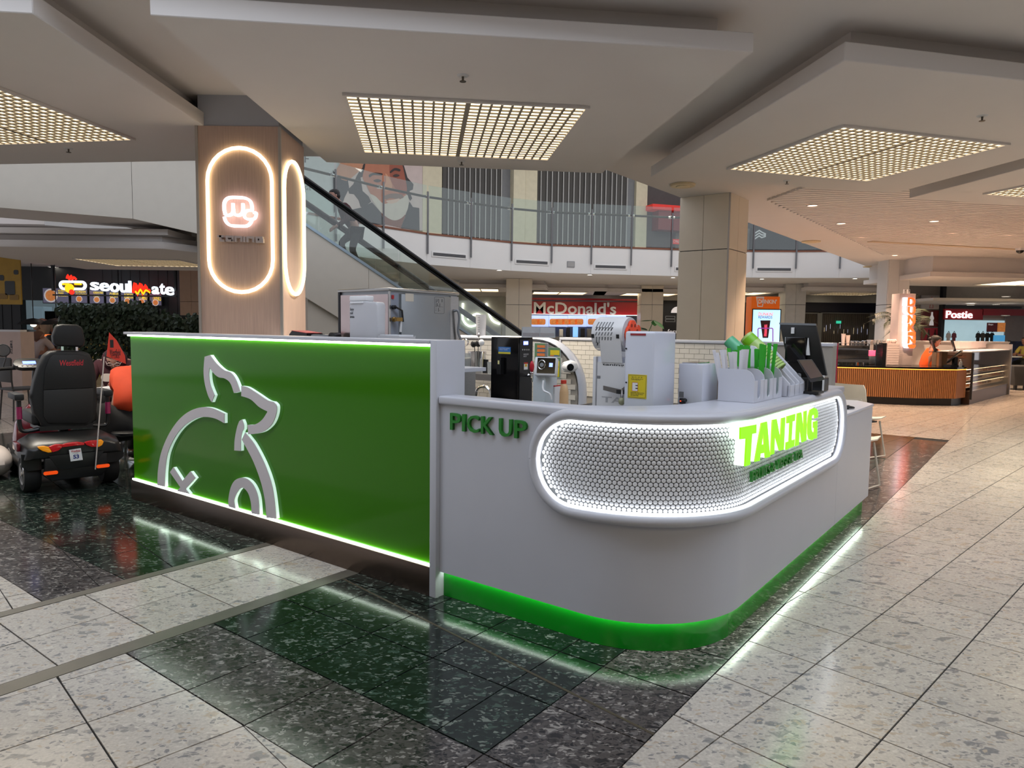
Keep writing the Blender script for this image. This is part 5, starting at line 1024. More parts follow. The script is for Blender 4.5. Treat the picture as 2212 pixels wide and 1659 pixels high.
# ---- people
SKIN, SKIN2, HAIR = M('skin_tan', (150, 104, 84), .5, noise=.05), M('skin_fair', (176, 132, 116), .5, noise=.05), M('hair_black', (18, 15, 15), .6, noise=.2, scale=40)
def head(t, c, r, face, hairmat, skinm, hair='short', yaw=0, nod=0, ears=True):
    """head with face on a Th-like root: c centre, r half height, face = heading angle of the nose in the root frame"""
    m = Matrix.Translation(c) @ Matrix.Rotation(face, 4, 'Z') @ Matrix.Rotation(nod, 4, 'Y')          # +x is the nose direction
    h = MB(m); k = MB(); prof = [(.02, -1.0), (.40, -.96), (.56, -.75), (.66, -.45), (.74, -.1), (.78, .3), (.72, .65), (.5, .9), (.02, 1.0)]; k.lathe(prof, 16)
    h.add([(v[0] * r * 1.08 + (.03 * r), v[1] * r * .92, v[2] * r) for v in k.v], k.f)
    h.add([(r * .84, 0, r * .12), (r * .78, -r * .13, -r * .22), (r * .78, r * .13, -r * .22), (r * 1.06, 0, -r * .2)], [(0, 1, 3), (0, 3, 2), (1, 2, 3)])
    o = h.build('head', skinm, t.root, True)
    for s in (-1, 1):
        if ears: MB(m).ell((-.02 * r, s * r * .73, -.02 * r), (r * .13, r * .06, r * .22), 8, 6).build('ear', skinm, o, True)
        MB(m).ell((r * .73, s * r * .3, r * .1), (r * .08, r * .12, r * .06), 8, 6).build('eye', BLACK, o, True); MB(m).box(r * .7, r * .8, s * r * .3 - r * .16, s * r * .3 + r * .16, r * .25, r * .31).build('brow', hairmat, o)
    MB(m).ell((r * .69, 0, -r * .5), (r * .06, r * .22, r * .045), 8, 6).build('mouth', M('lips', (120, 62, 56), .5, noise=0), o, True)
    hk = MB(); kk = MB().lathe([(.80, .0), (.86, .3), (.8, .68), (.56, .97), (.02, 1.1)], 16, cap=False)
    vs = []
    for v in kk.v:
        x, y, z = v; cut = 1.0
        if x > .3 and z < .5: x = x * .62; y *= .9
        vs.append((x * r * 1.1 - r * .03, y * r * .96, z * r))
    hk.m = m; hk.add(vs, kk.f)
    if hair in ('short', 'long', 'bun'): hk.ell((-r * .32, 0, -r * .05), (r * .62, r * .74, r * .72), 12, 8)
    if hair == 'long': hk.ell((-r * .4, 0, -r * .8), (r * .45, r * .8, r * 1.0), 12, 8)
    if hair == 'bun': hk.ell((-r * .95, 0, r * .1), (r * .36, r * .36, r * .36), 10, 8)
    hk.build('hair', hairmat, t.root, True)
    return m, o
def hand(pts, edges, wrist, palm, d, side, r=.0085):
    """append palm and five fingers to a body skeleton; d = pointing direction, side = thumb side"""
    d = Vector(d).normalized(); s = Vector(side).normalized(); i0 = len(pts); p = Vector(palm)
    pts.append((*p, .026)); edges.append((wrist, i0))
    for k, L_ in enumerate((.062, .072, .068, .054)):
        b = p + d * .032 + s * (.027 - .018 * k); m_ = b + d * L_ * .55; e = m_ + (d * .8 - s.cross(d) * .5) * L_ * .45; n = len(pts)
        pts += [(*b, r * 1.15), (*m_, r), (*e, r * .8)]; edges += [(i0, n), (n, n + 1), (n + 1, n + 2)]
    b = p + s * .034 - d * .008; n = len(pts); pts += [(*b, r * 1.2), (*(b + s * .022 + d * .03), r)]; edges += [(i0, n), (n, n + 1)]
def person(fr, label, x, y, z, J, shirt, trousers, skinm, hairmat, face, sleeve='short', hair='short', shoes=None, nod=0, r=.118, hands=True, pelvis=.15, chest=.16, belly=.15):
    """J: joint positions in frame coordinates: pelvis, waist, chest, neck, head, sL eL wL, sR eR wR, hL kL aL tL, hR kR aR tR"""
    t = Th(fr, 'person', label, 'person', x, y, z); o = Vector((x, y, z)); g = lambda n: tuple(Vector(J[n]) - o)
    pts = [(*g('pelvis'), pelvis * .92), (*g('waist'), belly * .92), (*g('chest'), chest * .92), (*g('neck'), .052), (*(Vector(g('neck')).lerp(Vector(g('head')), .6)), .05)]; ed = [(0, 1), (1, 2), (2, 3), (3, 4)]
    for s in 'LR':
        n = len(pts); pts += [(*g('s' + s), .058), (*g('e' + s), .042), (*g('w' + s), .03)]; ed += [(2, n), (n, n + 1), (n + 1, n + 2)]
        if hands:
            d = Vector(g('w' + s)) - Vector(g('e' + s)); hd_ = J.get('d' + s, d); hand(pts, ed, n + 2, Vector(g('w' + s)) + Vector(hd_).normalized() * .05, hd_, J.get('th' + s, (0, 0, 1)))
    for s in 'LR':
        n = len(pts); pts += [(*g('h' + s), .085), (*g('k' + s), .058), (*g('a' + s), .04), (*g('t' + s), .034)]; ed += [(0, n), (n, n + 1), (n + 1, n + 2), (n + 2, n + 3)]
    body_ = skin('body', pts, ed, skinm, t.root)
    sp_ = [(*g('pelvis'), pelvis * 1.03), (*g('waist'), belly * 1.04), (*g('chest'), chest * 1.05), (*(Vector(g('chest')).lerp(Vector(g('neck')), .82)), .07)]; se = [(0, 1), (1, 2), (2, 3)]
    for s in 'LR':
        n = len(sp_); e = Vector(g('e' + s)); sh_ = Vector(g('s' + s)); sp_.append((*sh_, .075))
        if sleeve == 'short': sp_.append((*sh_.lerp(e, .72), .066)); se += [(2, n), (n, n + 1)]
        else: sp_ += [(*e, .056), (*e.lerp(Vector(g('w' + s)), .92), .043)]; se += [(2, n), (n, n + 1), (n + 1, n + 2)]
    skin('shirt', sp_, se, shirt, t.root)
    tp_ = [(*g('pelvis'), pelvis * .99)]; te_ = []
    for s in 'LR':
        n = len(tp_); tp_ += [(*g('h' + s), .1), (*g('k' + s), .074), (*(Vector(g('k' + s)).lerp(Vector(g('a' + s)), .93)), .056)]; te_ += [(0, n), (n, n + 1), (n + 1, n + 2)]
    skin('trousers', tp_, te_, trousers, t.root)
    for s in 'LR':
        a, b = Vector(g('a' + s)), Vector(g('t' + s)); skin('shoe', [(*(a - (b - a) * .3), .045), (*a, .047), (*b, .04)], [(0, 1), (1, 2)], shoes or BLACK, t.root)
    hm = head(t, Vector(g('head')), r, face, hairmat, skinm, hair, nod=nod)
    t.h = hm; return t
def seated(fr, x, y, seat, lean=0.0, h=1.0, yaw=0.0, arms='table', tilt=0):
    """seated pose facing heading yaw; z of hips = seat"""
    f = Vector((cos(yaw), sin(yaw), 0)); s = Vector((-f.y, f.x, 0)); c = Vector((x, y, 0)); z = Vector((0, 0, 1)); J = {}
    J['pelvis'] = c + z * (seat + .13); J['waist'] = c + f * lean * .3 + z * (seat + .28); J['chest'] = c + f * lean * .75 + z * (seat + .48 * h); J['neck'] = c + f * lean + z * (seat + .64 * h); J['head'] = c + f * (lean * 1.25 + .03) + z * (seat + .79 * h)
    for k, sg in (('L', 1), ('R', -1)):
        sh = J['chest'] + s * sg * .19 + z * .07; J['s' + k] = sh
        if arms == 'table': J['e' + k] = sh + f * .16 + s * sg * .07 - z * .25; J['w' + k] = J['e' + k] + f * .2 - s * sg * .12 + z * .03
        else: J['e' + k] = sh + s * sg * .06 - z * .27 + f * .03; J['w' + k] = J['e' + k] + f * .2 - z * .08 - s * sg * .04
        J['h' + k] = c + s * sg * .1 + z * (seat + .1) + f * .04; J['k' + k] = c + s * sg * .13 + f * .42 + z * (seat + .06); J['a' + k] = J['k' + k] - z * (seat - .03) - f * .04; J['t' + k] = J['a' + k] + f * .14 - z * .045
    return J
WF = Fr((0, 0, 0), 0)
ORT, HOOD, JEAN, DKT = M('orange_shirt', (196, 62, 22), .8, noise=.08, scale=8, bump=.2), M('maroon_hoodie', (58, 18, 30), .85, noise=.1), M('denim_blue', (42, 48, 66), .8, noise=.1), M('dark_trousers', (20, 20, 22), .8)
q = D(262, 905, 6.75); xo, yo = q.x + .1, 6.75
J = seated(WF, xo, yo, .38, .26, .96, yaw=radians(100), arms='table'); p1 = person(WF, 'seated diner in an orange shirt with his back turned, beside the green wall', xo, yo, 0, J, ORT, DKT, SKIN, HAIR, radians(112), nod=.35, pelvis=.195, chest=.19, belly=.2)
stl = M('stool_chrome', (190, 190, 192), .15, .9)
sto = Th(WF, 'stool', 'chrome-legged stool under the diner in orange', 'stool', xo, yo, 0)
sto.mb().lathe([(.17, .34), (.19, .355), (.19, .375), (.17, .39)], 20, (xo, yo, 0)).build('seat', BLACK, sto.root, True)
for dx, dy in ((-.15, -.15), (.15, -.15), (.15, .15), (-.15, .15)): sto.mb().tube([(xo + dx * .8, yo + dy * .8, .34), (xo + dx * 1.15, yo + dy * 1.15, .001)], .011, 8).build('leg', stl, sto.root)
tcx, tcy = xo - .28, yo + .72
tb = Th(WF, 'dining_table', 'small white dining table between the two diners', 'table', tcx, tcy, 0); tb.mb().prism(rrect(tcx, tcy, .32, .32, .05), 'z', .72, .745).build('top', WHITEP, tb.root); tb.mb().lathe([(.035, .02), (.035, .72)], 12, (tcx, tcy, 0)).build('pedestal', BLACK, tb.root); tb.mb().lathe([(.22, .001), (.2, .02)], 18, (tcx, tcy, 0)).build('base', BLACK, tb.root)
q = D(246, 772, 8.1); xm, ym = q.x - .02, 8.25
J = seated(WF, xm, ym, .44, .16, .86, yaw=radians(-78), arms='table'); J['head'] = D(247, 777, ym - .2)
p2_ = person(WF, 'seated diner in a maroon hoodie and glasses looking down at the table', xm, ym, 0, J, HOOD, DKT, SKIN2, HAIR, radians(-66), sleeve='long', nod=.5)
m_, hd_o = p2_.h; rr = .118
for s in (-1, 1): MB(m_).tube([(rr * .98, s * rr * .34 + rr * .22 * cos(t * pi / 6), rr * .08 + rr * .15 * sin(t * pi / 6)) for t in range(12)], rr * .03, 5, True).build('spectacle_rim', M('clear_frame', (186, 170, 166), .3, noise=0), hd_o)
MB(m_).tube([(rr * .99, -rr * .1, rr * .1), (rr * .99, rr * .1, rr * .1)], rr * .03, 5).tube([(rr * .95, rr * .56, rr * .1), (0, rr * .8, rr * .1)], rr * .025, 5).tube([(rr * .95, -rr * .56, rr * .1), (0, -rr * .8, rr * .1)], rr * .025, 5).build('spectacle_bridge', MATS['clear_frame'], hd_o)
MB(m_).ell((-rr * .25, 0, -rr * .15), (rr * 1.0, rr * 1.12, rr * 1.2), 14, 10).build('hood', HOOD, p2_.root, True)
b_ = Vector(J['chest']) - Vector((xm, ym, 0)); MB(Matrix.Translation(b_ + Vector((.03, -.175, -.06)))).prism(stadium(0, 0, .1, .045), 'y', -.012, 0).build('hoodie_print', M('hoodie_print_white', (180, 170, 164), .8), p2_.root)
for k, (dx, dy, w, h, m, lb) in enumerate(((-.06, -.1, .07, .06, WHITEP, 'white takeaway box on the small dining table'), (-.05, .1, .06, .1, M('cup_red_print', (170, 24, 32), .5), 'red drink cup on the small dining table'))):
    o = Th(WF, 'takeaway_box' if k == 0 else 'paper_cup', lb, 'box' if k == 0 else 'cup', tcx + dx, tcy + dy, .7455)
    if k == 0: o.mb().box(tcx + dx - w, tcx + dx + w, tcy + dy - .06, tcy + dy + .06, .746, .746 + h).build('box', m, o.root, bevel=.006); o.mb().box(tcx + dx - w, tcx + dx + w, tcy + dy - .062, tcy + dy + .062, .746 + h, .752 + h).build('lid', m, o.root)
    else: o.mb().lathe([(.034, .746), (.043, .746 + h)], 14, (tcx + dx, tcy + dy, 0)).build('cup', m, o.root, True); o.mb().lathe([(.045, .746 + h), (.04, .756 + h)], 14, (tcx + dx, tcy + dy, 0)).build('lid', WHITEP, o.root)
# bench-and-table group further left
WOODD = M('dark_timber', (62, 60, 60), .6)
def chair(fr, label, x, y, rz, mat, legm, group, seat=.45, top=.82):
    f = Fr(fr.w(x, y, 0), fr.rz + rz); c = Th(f, 'dining_chair', label, 'chair', 0, 0, 0, group)
    c.mb().box(-.2, .2, -.2, .2, seat - .02, seat + .012).build('seat', mat, c.root, bevel=.01); c.mb().prism([(-.2, seat + .1), (-.21, top - .02), (-.18, top), (.18, top), (.21, top - .02), (.2, seat + .1)], 'y', .19, .215).build('backrest', mat, c.root, bevel=.006)
    for sx in (-1, 1):
        for sy in (-1, 1): c.mb().tube([(sx * .17, sy * .17, seat - .02), (sx * .2, sy * .2, .001)], .012, 6).build('leg', legm, c.root)
        c.mb().tube([(sx * .17, .18, seat), (sx * .18, .2, seat + .2)], .012, 6).build('back_post', legm, c.root)
    return c
q = P(48, 905); chair(WF, 'dark timber chair left of the scooter', q.x, q.y, 2.6, WOODD, WOODD, 'chairs of the food court', .45, .9)
q = P(25, 880); t2 = Th(WF, 'dining_table', 'long pale dining table beyond the scooter', 'table', q.x + 2.0, q.y + .6, 0); X_, Y_ = q.x + 2.0, q.y + .9
t2.mb().box(X_ - 1.9, X_ + 1.5, Y_ - .35, Y_ + .35, .72, .76).build('top', M('pale_laminate', (196, 176, 158), .4), t2.root, bevel=.005)
for dx in (-1.6, 0, 1.2): t2.mb().box(X_ + dx - .03, X_ + dx + .03, Y_ - .25, Y_ + .25, .001, .719).build('trestle', BLACK, t2.root)
for k, (dx, lb) in enumerate(((-1.1, 'first wire-legged chair at the long pale table'), (-.3, 'second wire-legged chair at the long pale table'), (.5, 'third wire-legged chair at the long pale table'))): chair(WF, lb, X_ + dx, Y_ - .65, pi, BLACK, CHROME, 'chairs of the food court', .45, .8)
# diners far left
GREYT, DKS, BEI = M('grey_tshirt', (166, 150, 148), .85, noise=.05), M('dark_plum_shirt', (54, 36, 44), .85), M('beige_uniform', (176, 158, 138), .85)
q = D(82, 728, 15.6); J = seated(WF, q.x, 15.6, .46, .1, .96, yaw=radians(60), arms='table'); J['head'] = D(83, 728, 15.65)
person(WF, 'seated diner in a pale grey t-shirt with cropped hair', q.x, 15.6, 0, J, GREYT, JEAN, SKIN, M('hair_brown_crop', (104, 74, 62), .8), radians(60), r=.125, pelvis=.17, chest=.185, belly=.18)
q = D(112, 740, 16.2); J = seated(WF, q.x, 16.2, .46, .14, .9, yaw=radians(150), arms='table'); J['head'] = D(110, 735, 16.2)
person(WF, 'seated diner with long dark hair facing the man in grey', q.x, 16.2, 0, J, DKS, JEAN, SKIN2, HAIR, radians(170), hair='long', r=.12)
t3 = Th(WF, 'dining_table', 'white table of the far diners', 'table', D(100, 770, 15.2).x + .4, 15.9, 0); X_ = t3.b.x; t3.mb().box(X_ - .35, X_ + .6, 15.75, 16.3, .72, .75).build('top', WHITEP, t3.root); t3.mb().box(X_ - .02, X_ + .08, 15.95, 16.05, .001, .72).build('pedestal', BLACK, t3.root)
# ---- planted screen: trailing ivy on a black frame
IVY = M('ivy_leaf', (34, 52, 30), .55, noise=.35, scale=3); yI = 10.2
a, b = D(148, 650, yI), D(437, 660, yI)
iv = Th(WF, 'plant_screen', 'black frame screen overgrown with trailing ivy', 'plant screen', (a.x + b.x) / 2, yI, 0)
mid = D(343, 700, yI).x
for x in (a.x, mid, b.x): iv.mb().box(x - .025, x + .025, yI - .025, yI + .025, 0, 1.62 if x != b.x else 1.55).build('post', BLACK, iv.root)
iv.mb().box(a.x - .02, b.x + .02, yI - .15, yI + .15, 0, .45).build('planter_box', BLACK, iv.root); iv.mb().box(a.x, b.x, yI - .012, yI + .012, 1.5, 1.53).box(a.x, b.x, yI - .012, yI + .012, 1.0, 1.02).build('rail', BLACK, iv.root)
random.seed(11); lv = MB(iv.off)
topz = lambda x: (1.72 - .02 * sin(x * 5)) if x < mid - .1 else (1.60 + .05 * sin(x * 7))
for k in range(6500):
    x = random.uniform(a.x - .1, b.x + .06); zt = topz(x) + random.uniform(-.05, .05)
    z = random.triangular(.6, zt, zt - .15); dens = 1 if z > 1.32 else .75
    if random.random() > dens: continue
    y = yI + random.uniform(-.13, .12); an = random.uniform(0, 6.28); L_ = random.uniform(.05, .085); d = Vector((cos(an) * .6, -.35 + random.uniform(-.4, .3), -abs(sin(an)) - .25)).normalized() * L_
    s = d.cross(Vector((random.uniform(-1, 1), -1, random.uniform(-1, 1)))).normalized() * L_ * .42; c = Vector((x, y, z)); lv.add([c, c + d * .45 + s, c + d, c + d * .45 - s], [(0, 1, 2, 3)])
tag(lv.build('ivy_leaves', IVY, iv.root), kind='stuff')
# ---- food stall
yS = 20.0
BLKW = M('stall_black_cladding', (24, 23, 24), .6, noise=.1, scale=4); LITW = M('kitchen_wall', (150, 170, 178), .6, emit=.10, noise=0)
lw = T('wall_left', 'black-clad food stall wall', None, (0, 0, 0), 0, kind='structure')
a, b = D(-160, 590, yS), D(640, 600, yS)
kit = [D(45, 648, yS), D(205, 720, yS)]
MB().box(a.x - 3, kit[0].x, yS, yS + .2, 0, 3.1).box(kit[1].x, b.x, yS, yS + .2, 0, 3.1).box(kit[0].x, kit[1].x, yS, yS + .2, kit[0].z, 3.1).box(kit[0].x, kit[1].x, yS, yS + .2, 0, .9).build('cladding', BLKW, lw)
for k in range(40):
    x = a.x + (b.x - a.x) * k / 40
    if x < kit[0].x or x > kit[1].x: MB().box(x, x + .02, yS - .012, yS - .001, 0, 2.9).build('batten', BLKW, lw)
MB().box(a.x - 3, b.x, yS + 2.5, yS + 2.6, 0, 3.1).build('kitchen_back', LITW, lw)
MB().box(a.x - 3, b.x, 12.6, yS + 3, 2.96, 3.06).build('soffit', PAINT, lw)
ks = Th(WF, 'stall_counter', 'white-tiled food stall counter behind the long table', 'counter', D(150, 740, 18.6).x, 18.8, 0); X0_, X1_ = D(-80, 760, 18.6).x, D(250, 760, 18.6).x
ks.mb().box(X0_, X1_, 18.6, 19.2, 0, 1.0).build('front', M('stall_yellow', (160, 130, 24), .5), ks.root); ks.mb().box(X0_, X1_, 18.55, 19.25, 1.0, 1.04).build('top', WHITEP, ks.root)
hb = Th(WF, 'menu_block', 'pale tiled block with vertical korean lettering', 'sign block', D(10, 740, 14.2).x, 14.3, 0); a_, b_ = D(-40, 716, 14.2), D(46, 768, 14.2); hb.mb().box(a_.x, b_.x, 14.2, 14.6, 0, a_.z).build('block', M('pinkish_tile', (196, 172, 162), .5), hb.root)
u0, u1 = D(21, 735, 14.2), D(28, 764, 14.2); hb.tf('서\n울\n메\n이\n트', BLACK, u0.x, u1.x, u1.z, u0.z, 14.199, 'y', .0006, .03)
hb.mb().box(a_.x + .2, a_.x + .7, 14.3, 14.5, a_.z, a_.z + .04).build('tray', WHITEP, hb.root)
# yellow hanging poster
a_, b_ = D(-30, 577, 15.5), D(47, 658, 15.5); yp = Th(WF, 'hanging_poster', 'yellow illustrated poster hanging from the stall ceiling', 'poster', (a_.x + b_.x) / 2, 15.5, b_.z); YPO = M('poster_warm_yellow', (176, 136, 20), .5, noise=.1, scale=6)
yp.mb().box(a_.x, b_.x, 15.5, 15.53, b_.z, 2.955).build('sheet', YPO, yp.root)
for k, (u, v, w, h) in enumerate(((21, 622, .11, .3), (3, 600, .05, .12), (34, 588, .05, .1), (6, 640, .1, .12), (30, 642, .1, .12))):
    c = D(u, v, 15.49); yp.mb().prism(rrect(c.x, c.z, w, h / 2, .03), 'y', 15.494, 15.499).build('illustration', BLACK if k < 3 else M('poster_ochre', (140, 104, 20), .5), yp.root)
# sign: pill face emblem and lettering
ss_ = Th(WF, 'stall_sign', 'glowing white food stall sign with a smiling pill emblem', 'sign', D(255, 640, yS - .6).x, yS - .6, D(255, 650, yS - .6).z)
SW_ = M('sign_white_glow', (240, 248, 255), .4, emit=1.3, ecol=(226, 240, 255), noise=0); SR_ = M('sign_red_glow', (255, 40, 20), .4, emit=.9, ecol=(255, 34, 16), noise=0); SY_ = M('sign_yellow_glow', (255, 190, 20), .4, emit=.9, ecol=(255, 170, 10), noise=0)
ys = yS - .62
def sz(u, v): q = D(u, v, ys); return q.x, q.z
def sb(u0, v0, u1, v1): a, b = D(u0, v1, ys), D(u1, v0, ys); return a.x, b.x, a.z, b.z
e0_, e1_ = D(129, 606, ys), D(188, 627, ys); cxs, czs = (e0_.x + e1_.x) / 2, (e0_.z + e1_.z) / 2
mb = ss_.mb(); stroke(mb, stadium(cxs, czs, (e1_.x - e0_.x) / 2 - .03, (e0_.z - e1_.z) / 2 - .03), .06, 'y', ys - .05, ys, True); mb.build('pill_outline', SW_, ss_.root)
ss_.mb().prism(stadium(cxs, czs, (e1_.x - e0_.x) / 2 - .06, (e0_.z - e1_.z) / 2 - .06), 'y', ys - .01, ys + .02).build('pill_back', BLACK, ss_.root)
for u in (142, 169): ss_.mb().prism(stadium(*sz(u + 1, 614), .09, .022), 'y', ys - .06, ys - .011).build('eye_bar', SY_, ss_.root)
ss_.mb().lathe([(.125, ys - .07), (.125, ys - .051)], 18, (sz(153, 625)[0], 0, sz(153, 623)[1]), 'y').build('nose_disc', SY_, ss_.root); ss_.mb().lathe([(.07, ys - .075), (.07, ys - .052)], 16, (sz(158, 631)[0], 0, sz(158, 631)[1]), 'y').build('tongue_disc', SR_, ss_.root)
mb = ss_.mb(); stroke(mb, [sz(u, v) for u, v in smooth2([(146, 602), (148, 596), (151, 603), (155, 597), (157, 604), (161, 599), (166, 604)], 3)], .04, 'y', ys - .05, ys - .01); mb.build('flame_squiggle', SR_, ss_.root)
for ch, u0, u1, v0, v1 in (('s', 197, 214, 609.5, 627), ('e', 217, 236, 611, 629), ('o', 239, 258, 612, 631), ('u', 261, 277, 613, 632), ('l', 279.5, 283.5, 607, 632), ('a', 329.5, 344, 619, 635.5), ('t', 346.5, 356, 613, 636), ('e', 358, 376, 619.5, 638)):
    ss_.tf(ch, SW_, *sb(u0, v0, u1, v1), ys - .02, 'y', .03, .014, 'letter')
mb = ss_.mb(); stroke(mb, [sz(u, v) for u, v in smooth2([(290, 633), (293, 614), (298, 622), (299, 632), (305, 615), (309, 623), (310, 632), (316, 619), (320, 628), (326, 627)], 3)], .07, 'y', ys - .06, ys - .03); mb.build('brush_m', SR_, ss_.root)
mb = ss_.mb(); stroke(mb, [sz(u + 1, v + 3) for u, v in smooth2([(294, 626), (299, 632), (305, 623), (311, 632), (317, 624), (326, 630)], 3)], .04, 'y', ys - .07, ys - .061); mb.build('brush_shade', SY_, ss_.root)
for u in (114, 253, 379): q = D(u, 600, ys + .05); ss_.mb().box(q.x - .03, q.x + .03, ys + .02, ys + .08, q.z - .35, 2.955).build('hanger', BLACK, ss_.root)
q0, q1 = D(112, 640, ys), D(380, 628, ys); ss_.mb().box(q0.x, q1.x, ys + .03, ys + .07, q0.z + .02, q0.z + .06).build('sign_bar', BLACK, ss_.root)
# menu screens
SCR = M('menu_screen', (70, 66, 80), .25, emit=.22, ecol=(96, 92, 120), noise=.15, scale=3); FOOD = M('food_print', (196, 120, 60), .5, emit=.25, noise=.3, scale=14); PLT = M('plate_print', (196, 190, 190), .5, emit=.25, noise=0)
for k, (u0, u1, v0, v1) in enumerate(((91, 150, 621, 656), (152, 190, 623, 656), (192, 226, 625, 657), (228, 258, 627, 658), (260, 290, 629, 659), (292, 320, 632, 660), (322, 350, 634, 661))):
    a_, b_ = D(u0, v0, yS - .2), D(u1, v1, yS - .2); ms = Th(WF, 'menu_screen', ['large menu screen with a plate of fried chicken', 'second', 'third', 'fourth', 'fifth', 'sixth', 'seventh'][k] + ('' if k == 0 else ' menu screen from the left under the glowing stall sign'), 'screen', (a_.x + b_.x) / 2, yS - .2, b_.z, 'menu screens of the food stall')
    ms.mb().box(a_.x, b_.x, yS - .2, yS - .13, b_.z, a_.z).build('casing', BLACK, ms.root); ms.mb().box(a_.x + .02, b_.x - .02, yS - .204, yS - .2005, b_.z + .02, a_.z - .02).build('screen', SCR, ms.root)
    c_ = ((a_.x * .68 + b_.x * .32) if k == 0 else (a_.x + b_.x) / 2, (a_.z + b_.z) / 2 - (.0 if k == 0 else .08)); r = .19 if k == 0 else .09
    ms.mb().lathe([(r, yS - .208), (r, yS - .2045)], 20, (c_[0], 0, c_[1]), 'y').build('plate', PLT, ms.root); ms.mb().lathe([(r * .75, yS - .211), (r * .8, yS - .2085)], 14, (c_[0], 0, c_[1]), 'y').build('food', FOOD, ms.root)
    w = b_.x - a_.x; ms.tf('KOREAN\nFRIED\nCHICKEN' if k == 0 else ['', 'KOREAN\nCHICKEN', 'KOREAN FRIED\nCHICKEN', 'CUPBAP', 'KOREAN\nRAMYUN', 'COMBO', 'DRINKS'][k], M('menu_yellow', (220, 190, 50), .5, emit=.4, noise=0), a_.x + w * (.6 if k == 0 else .3), b_.x - w * .06, (b_.z + .2) if k == 0 else a_.z - .2, a_.z - .06, yS - .205, 'y', .002, .01)
# kitchen bits: pendant lamps, staff member, equipment
LMP = M('lamp_glow', (255, 240, 214), .4, emit=3, ecol=(255, 236, 205), noise=0)
for u, v, lb in ((72, 693, 'black pendant lamp over the stall counter at left'), (122, 693, 'black pendant lamp over the stall counter beside the headrest')):
    q = D(u, v, 18.9); pl_ = Th(WF, 'pendant_lamp', lb, 'lamp', q.x, 18.9, q.z - .12, 'pendant lamps'); pl_.mb().lathe([(.36, q.z - .1), (.3, q.z - .03), (.16, q.z + .04), (.02, q.z + .07)], 20, (q.x, 18.9, 0)).build('shade', BLACK, pl_.root, True); pl_.mb().ell((q.x, 18.9, q.z - .1), (.07, .07, .06), 10, 8).build('bulb', LMP, pl_.root, True); pl_.mb().tube([(q.x, 18.9, q.z + .06), (q.x, 18.9, 2.955)], .012, 6).build('cord', BLACK, pl_.root)
q = D(92, 712, 19.6); J = seated(WF, q.x, 19.6, .85, .02, 1.0, yaw=radians(-20), arms='down'); J['head'] = D(92, 706, 19.6)
for s, sg in (('L', 1), ('R', -1)):
    c = Vector((q.x, 19.6 + .1 * sg, 0)); J['h' + s] = c + Vector((0, 0, .9)); J['k' + s] = c + Vector((.02, 0, .48)); J['a' + s] = c + Vector((0, 0, .08)); J['t' + s] = c + Vector((.12, 0, .04))
person(WF, 'kitchen worker in a black cap and beige uniform', q.x, 19.6, 0, J, BEI, DKT, SKIN2, HAIR, radians(-10), hair='bun', r=.12)
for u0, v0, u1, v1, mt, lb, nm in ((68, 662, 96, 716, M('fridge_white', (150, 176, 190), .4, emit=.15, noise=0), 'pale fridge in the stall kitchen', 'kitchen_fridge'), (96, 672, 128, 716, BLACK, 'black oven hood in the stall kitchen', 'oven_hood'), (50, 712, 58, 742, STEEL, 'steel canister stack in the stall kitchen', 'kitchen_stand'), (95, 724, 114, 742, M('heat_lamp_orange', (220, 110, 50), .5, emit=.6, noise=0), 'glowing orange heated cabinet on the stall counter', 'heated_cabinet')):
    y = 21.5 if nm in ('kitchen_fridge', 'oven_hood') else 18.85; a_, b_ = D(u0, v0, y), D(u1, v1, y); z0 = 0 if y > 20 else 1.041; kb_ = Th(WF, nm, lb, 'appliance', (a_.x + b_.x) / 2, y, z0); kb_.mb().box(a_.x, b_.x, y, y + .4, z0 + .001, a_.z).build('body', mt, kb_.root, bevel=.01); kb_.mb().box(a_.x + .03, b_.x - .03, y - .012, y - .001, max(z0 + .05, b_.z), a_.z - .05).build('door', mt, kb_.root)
# ================================================================== ATRIUM: balcony, escalator, upper shops, far food court
ZU, ZF = 4.2, 3.27
bp = [(560, 436), (640, 454), (723, 469), (826, 488), (922, 503), (1016, 513), (1104, 522), (1191, 528), (1277, 531), (1363, 534), (1450, 537), (1538, 539), (1627, 541), (1720, 541.5), (1815, 541), (1915, 540)]
BP = [P(u, v, ZU) for u, v in bp]; BP.insert(0, BP[0] + Vector((-3.2, -2.6, 0)))
n_ = len(BP); BN = []
for i in range(n_):
    a, b = BP[max(0, i - 1)], BP[min(n_ - 1, i + 1)]; d = (b - a).normalized(); BN.append(Vector((-d.y, d.x, 0)))
bal = T('wall_balcony', 'curved white upper-floor balcony edge', None, (0, 0, 0), 0, kind='structure')
TIM = M('timber_trim', (112, 66, 44), .5, noise=.1)
up = MB(); sf = MB()
for i in range(n_ - 1):
    a, b, na, nb = BP[i], BP[i + 1], BN[i], BN[i + 1]; e = (b - a) * .0015
    MB().prism([(p.x, p.y) for p in (a + e, b - e, b - e + nb * .08, a + e + na * .08)], 'z', ZF, ZU - .05).build('fascia_panel', PAINTW, bal)
    MB().prism([(p.x, p.y) for p in (a - na * .02, b - nb * .02, b + nb * .12, a + na * .12)], 'z', ZU - .05, ZU + .004).build('timber_edge', TIM, bal)
poly = [BP[0], *BP[1:-1], BP[-1], Vector((26, 36, 0)), Vector((-14, 36, 0)), Vector((-14, BP[0].y, 0))]
MB().prism([(p.x, p.y) for p in [q + BN[min(i, n_ - 1)] * .085 if i < n_ else q for i, q in enumerate(poly)]], 'z', ZF + .02, ZU - .06).build('floor_slab', PAINT, bal)
